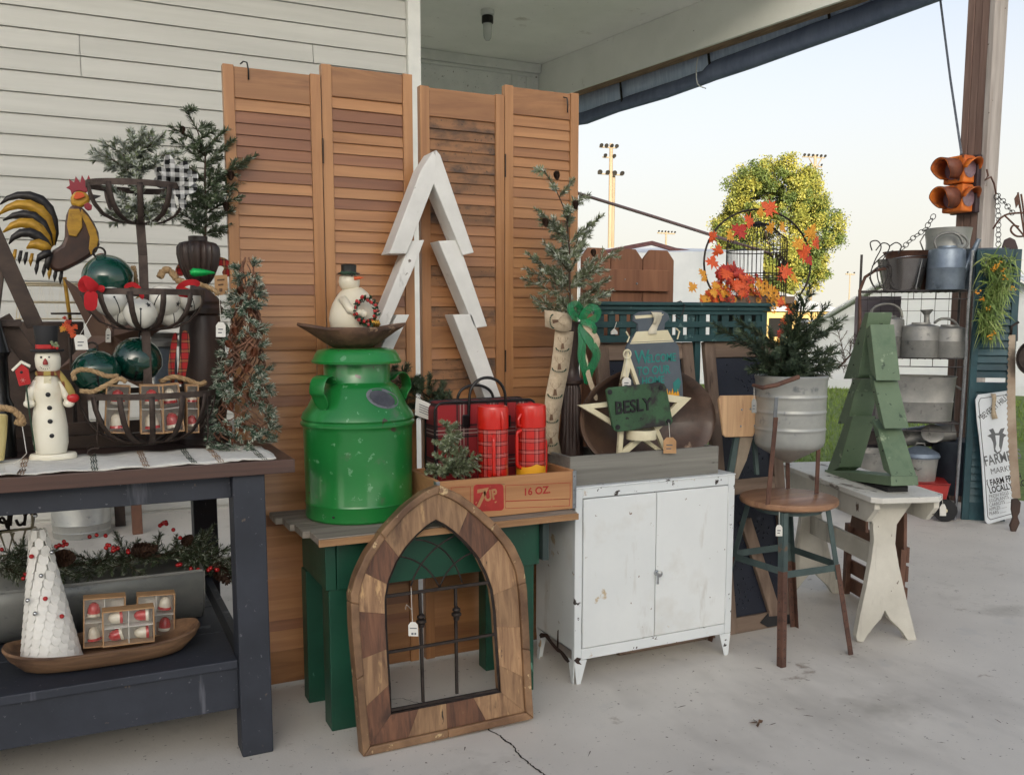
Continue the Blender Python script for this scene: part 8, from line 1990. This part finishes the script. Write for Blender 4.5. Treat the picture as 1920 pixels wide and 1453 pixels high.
# barn star
m_star = mat('brown_tin_star', (120,94,78), (100,78,66), rough=.55, metal=.2, scale=5)
bsY = 3.2; t = thing('barn_star', 'large brown tin barn star leaning behind the tiered stand', 'star decoration', at(215,690,bsY))
op = [(150,535),(222,588),(345,600),(250,668),(268,740),(205,712),(110,700),(158,640)]; op = [(160,470),(205,570),(330,590),(242,655),(275,760),(195,715),(100,760),(140,655),(60,590),(136,572)]
op = [(188,490),(222,585),(330,600),(250,652),(300,745),(214,702),(110,692),(172,630),(118,520),(175,560)]
cS = at(212,630,bsY-.05); P = [at(x, y, bsY) for x, y in op]
mb = MB(); mb.add(P+[cS], [(i, (i+1) % 10, 10) for i in range(10)]); mb.build('star_body', m_star, t, solid=.003)
# dark easel planks, wire basket, riser, lantern
m_darkplank = mat('dark_weathered_plank', (84,68,58), (56,45,40), rough=.7, scale=5, stretch=(1,1,2), bump=.25)
t = thing('wooden_easel', 'dark weathered wooden easel frame leaning at the left edge of the table', 'easel', at(30,600,3.0))
for a, b, w_ in (((-20,420),(66,612),.045),((2,596),(70,690),.05),((-30,690),(-5,480),.045)):
    mb = MB(); mb.bar(at(*a, 3.0), at(*b, 3.02), .022, w_, (1,0,.3)); mb.build('plank', m_darkplank, t, bevel=.002)
mb = MB(); mb.bar(at(-30,606,2.98), at(40,606,2.98), .02, .02); mb.build('crossbar', m_darkplank, t, bevel=.002)
mb = MB(); mb.bar(at(66,690,3.03), V((at(66,690,3.03).x+.02, 3.05, GZ+.001)), .022, .045, (1,0,.3)); mb.build('plank', m_darkplank, t, bevel=.002)
m_cwire = mat('cream_wire', (206,194,164), (184,170,140), rough=.5, scale=20)
wbY = 3.42; t = thing('wire_basket', 'cream zigzag wire basket standing behind the rooster', 'wire basket', at(90,598,wbY))
wl_, wr_ = at(28,560,wbY).x, at(152,560,wbY).x
for y, w_ in ((532,.004),(566,.0025),(598,.003)):
    z = at(90,y,wbY).z
    for dy in (0,.18): mb = MB(); mb.tube([(wl_,wbY+dy,z),(wr_,wbY+dy,z)], w_, 5); mb.build('rim_wire', m_cwire, t)
    for xx in (wl_, wr_): mb = MB(); mb.tube([(xx,wbY,z),(xx,wbY+.18,z)], w_, 5); mb.build('rim_wire', m_cwire, t)
for dy in (0,.18):
    P = []; n = 13
    for i in range(n+1): P.append(V((wl_+(wr_-wl_)*i/n, wbY+dy, at(90, 532 if i % 2 else 598, wbY).z)))
    mb = MB(); mb.tube(P, .0018, 5); mb.build('zigzag_wire', m_cwire, t)
t = thing('basket_riser', 'dark brown wooden crate used as a riser under the wire basket', 'crate', (at(60,830,3.3).x, 3.42, GZ))
zr0 = at(90,600,wbY).z
mb = MB(); mb.box((wl_-.06,3.36,GZ+.0007),(wl_+.20,3.66,zr0-.006)); mb.build('box', m_darkplank, t, bevel=.004)
t = thing('dark_crate', 'low dark slatted crate behind the wooden snowman and the stand', 'crate', (at(120,830,3.05).x, 3.1, GZ))
cx0, cx1 = at(-60,820,3.05).x, at(345,820,3.05).x; zc1 = at(120,792,3.05).z
for i in range(2):
    a = GZ+.001+(zc1-GZ)*(i*.5); mb = MB(); mb.box((cx0,3.04,a),(cx1,3.055,a+(zc1-GZ)*.47)); mb.build('slat', m_blackmatte if False else m_darkplank, t, bevel=.002)
mb = MB(); mb.box((cx0,3.056,GZ+.001),(cx0+.02,3.3,zc1-.004)); mb.build('end_board', m_darkplank, t); mb = MB(); mb.box((cx1-.02,3.056,GZ+.001),(cx1,3.3,zc1-.004)); mb.build('end_board', m_darkplank, t)
t = thing('grey_lantern', 'grey galvanised lantern half hidden behind the pole of the stand', 'lantern', at(312,690,3.2)); lz = at(312,700,3.2)
kl = mpp(lz); mb = MB(); mb.box((lz.x-20*kl,3.2,GZ+.001),(lz.x+20*kl,3.2+40*kl,at(312,650,3.2).z)); mb.build('body', m_galvb, t, bevel=.004)
mb = MB(); mb.lathe([(30*kl,at(312,650,3.2).z+.0005),(30*kl,at(312,640,3.2).z),(22*kl,at(312,634,3.2).z),(30*kl,at(312,625,3.2).z),(0,at(312,622,3.2).z)], 24, (lz.x,3.2+20*kl,0)); mb.build('lid', m_galvd, t, smooth=40)
t = thing('leaf_figurine', 'little orange maple leaf and acorn figurine perched by the brown star', 'figurine', at(128,620,3.1))
for i, (x, y, s, c) in enumerate(((124,612,20,0),(134,620,18,0),(118,616,14,1),(140,612,12,0),(128,604,12,2),(138,630,14,0),(122,596,9,2))):
    p = at(x, y, 3.10-i*.004); put(LM[c], 'maple_leaf', t, p, s*mpp(p), (.1*i-.3,-1,.2), i*1.3)
mb = MB(); mb.tube([at(130,630,3.1), at(132,660,3.1), V((at(132,660,3.1).x,3.1,GZ+.001))], .004, 6); mb.build('stem', m_iron, t)
t = thing('black_lantern', 'black metal lantern cut off by the left edge of the picture', 'lantern', at(-5,640,2.95)); lb_ = at(-6,640,2.95); kl = mpp(lb_)
mb = MB(); mb.lathe([(0,GZ+.001),(22*kl,GZ+.001),(22*kl,at(0,760,2.95).z),(16*kl,at(0,745,2.95).z),(16*kl,at(0,670,2.95).z),(22*kl,at(0,660,2.95).z),(8*kl,at(0,600,2.95).z),(5*kl,at(0,575,2.95).z),(0,at(0,570,2.95).z)], 16, (lb_.x,2.95,0)); mb.build('body', m_black, t, smooth=40)
rope('thick jute rope curling in from the left edge behind the snowman', [(-20,770),(5,764),(25,768),(40,782),(44,795),(30,790)], .009, 2.78)
t = thing('cream_crock', 'pale yellow enamel crock at the far left edge of the table', 'bowl', at(-12,800,2.8)); kl = mpp(at(-12,800,2.8)); mb = MB(); p = at(-14,840,2.8); mb.lathe([(0,GZ+.012),(18*kl,GZ+.012),(26*kl,at(0,810,2.8).z),(29*kl,at(0,780,2.8).z),(27*kl,at(0,778,2.8).z),(20*kl,GZ+.03),(0,GZ+.03)], 28, (p.x,2.8,0)); mb.build('body', mat('yellow_enamel', (226,210,150),(214,196,132), rough=.3, coat=.3), t, smooth=45)

# ================================================================== lower shelf of the navy table
lb = shf(170,1259); bYc = lb.y+.085; 
xl, xr = at(2,1210,bYc).x, at(376,1200,bYc).x; bcx2 = (xl+xr)/2; bl2_ = (xr-xl)/2
t = thing('long_dough_bowl', 'long shallow carved wooden dough bowl on the lower navy shelf', 'bowl', (bcx2, bYc, HZ2))
mb = MB(); vs = []; fs = []; N = 56
for (f, g, z) in ((0,0,.001),(.62,.5,.001),(.82,.78,.008),(.95,.95,.034),(1.0,1.0,.052),(.985,.94,.056),(.90,.82,.036),(.70,.55,.014),(0,0,.012)):
    for i in range(N):
        a = 2*PI*i/N; ca, sa = math.cos(a), math.sin(a); e = .62
        x = abs(ca)**e*(1 if ca > 0 else -1); y = abs(sa)**.8*(1 if sa > 0 else -1)
        vs.append((bcx2 + x*bl2_*f, bYc + y*.105*g, HZ2 + z*(1+.35*abs(x)**3)))
for j in range(8):
    for i in range(N): fs.append((j*N+i, j*N+(i+1) % N, (j+1)*N+(i+1) % N, (j+1)*N+i))
mb.add(vs, fs); mb.build('bowl', mat('carved_bowl_wood', (150,116,86), (84,62,48), rough=.65, scale=5, stretch=(.5,3,5), bump=.4, bscale=18, spots=[((66,48,38), 8, .62, .1, (.3,2,2)), ((176,148,116), 9, .68, .08, (.3,2,2))]), t, smooth=50)
BZ = HZ2+.0135
m_feltw = mat('white_felt', (238,236,230), (226,224,217), rough=.95, scale=20, bump=.3, bscale=80)
cYt = bYc+.022; ct0 = at(96,1222,cYt); kc2 = mpp(ct0)
t = thing('felt_cone_tree', 'white felt cone tree of overlapping petals with small bead ornaments', 'artificial tree', (ct0.x, cYt, BZ))
zc3 = lambda y: BZ + (1222-y)*kc2*1.0; ax = at(70,972,cYt).x - ct0.x; H3 = zc3(972)-BZ
mb = MB(); mb.tube([(ct0.x, cYt, BZ), (ct0.x+ax*.5, cYt, BZ+H3*.5), (ct0.x+ax, cYt, BZ+H3)], [44*kc2, 27*kc2, 5*kc2], 24); mb.build('cone_core', m_feltw, t, smooth=60)
rr = random.Random(9); nr = 17; cnt = 0
pm_ = {}
for j in range(nr):
    f = (j+.1)/nr; R = (46 - 39*f)*kc2; c = V((ct0.x+ax*f, cYt, BZ+H3*f)); npet = max(6, int(2*PI*R/(.021)))
    for i in range(npet):
        a = (i+.5*(j % 2))/npet*2*PI; o = V((math.cos(a), math.sin(a), 0)); s = V((-o.y, o.x, 0)); h = H3/nr*1.75; w_ = PI*R/npet*1.22
        q = [c+o*(R+.004)-s*w_*.8+V((0,0,h*.55)), c+o*(R+.009)-s*w_+V((0,0,h*.1)), c+o*(R+.011)-s*w_*.6-V((0,0,h*.16)), c+o*(R+.012)-V((0,0,h*.26)), c+o*(R+.011)+s*w_*.6-V((0,0,h*.16)), c+o*(R+.009)+s*w_+V((0,0,h*.1)), c+o*(R+.004)+s*w_*.8+V((0,0,h*.55))]
        q = [V((p.x, p.y, max(p.z, BZ+.001))) for p in q]
        mb = MB(); mb.add(q, [tuple(range(7))]); o_ = mb.build('petal', m_feltw, t, solid=.0018); cnt += 1
for (x, y, m) in ((77,1079,m_chrome),(85,1122,m_red),(59,1043,m_red),(97,1035,m_chrome),(52,1125,m_chrome),(116,1155,m_red),(66,1150,m_chrome),(66,966,m_chrome)):
    f = (1222-y)/250; mb = MB(); mb.sphere(at(x, y, cYt - (44-37*f)*kc2 - .008 if y > 980 else cYt), 4.2*kc2, 12, 8); mb.build('bead', m, t, smooth=180)
obox('kraft window box of bell ornaments at the back left in the long dough bowl', (150,1124), (230,1118), (156,1216), bYc+.03, .045, 2, 2, 'r.wR', GB, None)
obox('kraft window box of bell ornaments at the front of the long dough bowl', (188,1148), (286,1138), (193,1214), bYc-.030, .045, 2, 2, 'WRRW', GB, None)
obox('kraft window box of bell ornaments at the right of the long dough bowl', (250,1118), (322,1113), (256,1196), bYc+.06, .045, 2, 2, '.wrr', GB, None)
# galvanised half round trough
tY = bYc + .20; xr2 = at(378,1090,tY).x; zt4 = at(372,1062,tY).z
t = thing('feed_trough', 'long galvanised half round feed trough behind the dough bowl on the lower shelf', 'trough', (xr2-.6, tY+.1, HZ2))
mb = MB(); A = []; N = 14; Rr = (zt4-HZ2)-.002
prof = [(-Rr*.95*math.cos(a)*.8, -Rr*math.sin(a)) for a in [i*PI/N for i in range(N+1)]]
vs = []; 
for xx in (xr2-1.5, xr2): vs += [V((xx, tY+.09+y, zt4+z)) for y, z in prof]
n1 = N+1
mb.add(vs, [(i, i+1, n1+i+1, n1+i) for i in range(N)]); mb.build('trough_body', m_galv, t, smooth=60, solid=.003)
mb = MB(); mb.prism([V((xr2+.001, tY+.09+y, zt4+z)) for y, z in prof], (.004,0,0)); mb.build('end_plate', m_galvd, t)
mb = MB(); mb.tube([(xr2-1.5, tY+.09+prof[0][0], zt4), (xr2, tY+.09+prof[0][0], zt4)], .005, 6); mb.build('rolled_edge', m_galv, t)
# garland with berries and cones lying along the trough
gYy = tY+.07; rr = random.Random(15)
t = thing('berry_garland', 'spruce garland with red berries and pine cones draped along the feed trough', 'garland', at(200,1060,gYy))
tw = MB(); nd = MB(); pathp = [(-30,1068),(30,1062),(90,1066),(140,1062),(190,1056),(240,1052),(290,1046),(330,1046),(370,1056),(405,1072),(432,1088)]
P = [at(x, y-4, gYy) for x, y in pathp]; tw.tube(P, .006, 6)
for i in range(64):
    f = rr.random()*(len(P)-1.001); j = int(f); q = P[j].lerp(P[j+1], f-j); l = rr.uniform(.07,.15)
    d = V((rr.choice((-1,1,1))*rr.uniform(.5,1), rr.uniform(-.8,.5), rr.uniform(-.35,.75))).normalized(); spray(tw, nd, q, q+d*l, 5, .42, .020, 900, .002, .16, rr, bend=-.05)
for (x, y) in ((330,1010),(365,1020),(300,1005),(215,1005),(400,1040),(90,1030),(40,1030),(260,1020),(380,1000)): 
    e = at(x, y-8, gYy-.02); s = min(P, key=lambda p: (p-e).length); spray(tw, nd, s, e, 6, .42, .020, 900, .002, .12, rr)
tw.build('stem', m_twig, t); nd.build('needles', [m_needle, m_frost], t)
for cl in ((105,1024,3),(125,1020,3),(168,1006,1),(181,1003,1),(198,1004,1),(205,1022,3),(215,1030,4),(240,1032,2),(300,985,3),(312,982,2),(325,993,1),(338,1008,1),(338,1058,2),(358,1066,1),(376,1070,3),(395,1065,3),(408,1068,2),(48,1076,2),(44,1084,1),(3,1030,1)):
    mb = MB()
    for j in range(cl[2]): mb.sphere(at(cl[0]+rr.uniform(-7,7)*(j > 0), cl[1]+rr.uniform(-6,6)*(j > 0), gYy-.07-rr.random()*.01), 3.9*mpp(at(cl[0], cl[1], gYy)), 10, 8)
    mb.build('berry', m_bellred, t, smooth=180)
    if cl[2] > 1: bpy.context.scene.objects[-1:] 
for (x, y, r, L, d) in ((122,1046,17,50,(.3,-.5,.1)),(272,1030,15,46,(1,-.4,.1)),(415,1076,15,46,(.4,-.5,-.6)),(352,1012,10,26,(.3,-.4,.4))):
    p = at(x, y, gYy-.05); k = mpp(p); mb = MB(); cone(mb, p-V(d).normalized()*L*k*.5, d, r*k, L*k, rr); mb.build('pine_cone', m_cone, t)
# behind the table on the floor
p = fl(155,1012); kb2 = mpp(p); zz4 = lambda y: at(155, y, p.y+.1).z
t = thing('galvanised_bucket', 'tall galvanised bucket on the floor seen under the navy table', 'bucket', p+V((0,.15,0)))
R = 53*kb2; mb = MB(); h_ = .52
mb.lathe([(0,.001),(R*.95,.001),(R*.96,.03),(R*.985,.035),(R*.96,.04),(R*.98,.075),(R*1.0,.08),(R*.98,.085),(R*1.05,h_),(R*1.07,h_+.006),(R*1.03,h_),(R*.94,.02),(0,.02)], 44, p+V((0,.15,0))); mb.build('body', m_galv, t, smooth=40)
q = fl(258,1000); t = thing('brown_stool', 'small brown wooden stool standing behind the navy table near the wall', 'stool', q)
for x, y, m in ((226,985,m_darkplank),(258,1000,m_brown)):
    b = fl(x, y); w_ = 9*mpp(b); mb = MB(); mb.bar(b, b+V((0,0,.46)), w_*2, w_*2, (0,1,0)); mb.build('leg', m, t, bevel=.003)
a = fl(226,985); b = fl(258,1000)
for dx in (.28,):
    for c in (a, b): mb = MB(); mb.bar(c+V((-.34,.1,0)), c+V((-.34,.1,.46)), .04, .04, (0,1,0)); mb.build('leg', m_brown, t)
mb = MB(); mb.box((b.x-.42,b.y-.06,.461),(b.x+.06,a.y+.14,.49)); mb.build('seat', m_brown, t, bevel=.004)
# scroll iron and cream wire rack at the back of the shelf, left edge
siY = 3.5; t = thing('scroll_ironwork', 'dark scrolled ironwork piece at the back left of the lower shelf', 'iron ornament', at(30,1000,siY))
for pts in ([(-20,998),(65,990)],[(-20,955),(0,952),(14,958),(18,970),(8,980),(-4,974),(-2,964)],[(16,950),(16,998)],[(20,985),(22,965),(34,958),(46,964),(46,978),(36,984),(30,974)],[(46,985),(48,966),(56,960),(62,970),(60,990)],[(-10,990),(4,970),(14,990)]):
    mb = MB(); mb.tube(cr([at(x, y, siY) for x, y in pts]), .005, 6); mb.build('scroll_bar', m_iron, t, smooth=180)
for x in (-15, 62): mb = MB(); c = at(x, 990, siY); mb.tube([c, V((c.x, siY, HZ2+.001))], .006, 6); mb.build('foot', m_iron, t)
t = thing('wire_plant_rack', 'pale wire plant rack with hooped sides behind the felt tree', 'wire rack', at(20,1040,3.42))
for pts in ([(-20,1002),(68,988)],[(-20,1044),(60,1036)],[(0,1000),(14,1040),(26,998)],[(20,998),(34,1038),(48,994)],[(60,945),(62,1036)],[(-14,1000),(-2,1040)]):
    mb = MB(); mb.tube([at(x, y, 3.42) for x, y in pts], .004, 6); mb.build('wire', m_cwire, t, smooth=180)
for x in (-10, 60): mb = MB(); c = at(x, 1036, 3.42); mb.tube([c, V((c.x, 3.42, HZ2+.001))], .004, 6); mb.build('foot', m_cwire, t)
# litter on the floor
rr = random.Random(19); mb = MB()
for i in range(90):
    p = fl(rr.uniform(520,1900), rr.uniform(1010,1450)); a = rr.uniform(0,6.28); L = rr.uniform(.003,.012) if i % 5 else rr.uniform(.02,.04); d = V((math.cos(a),math.sin(a),0)); n = V((-d.y,d.x,0))*rr.uniform(.0006,.0022)
    mb.add([p-n+V((0,0,.0006)), p+d*L*.5-n*.4+V((0,0,.002)), p+d*L+V((0,0,.0008)), p+n+V((0,0,.0006))], [(0,1,2,3)])
mb.build('floor_litter', m_twig, kind='stuff')
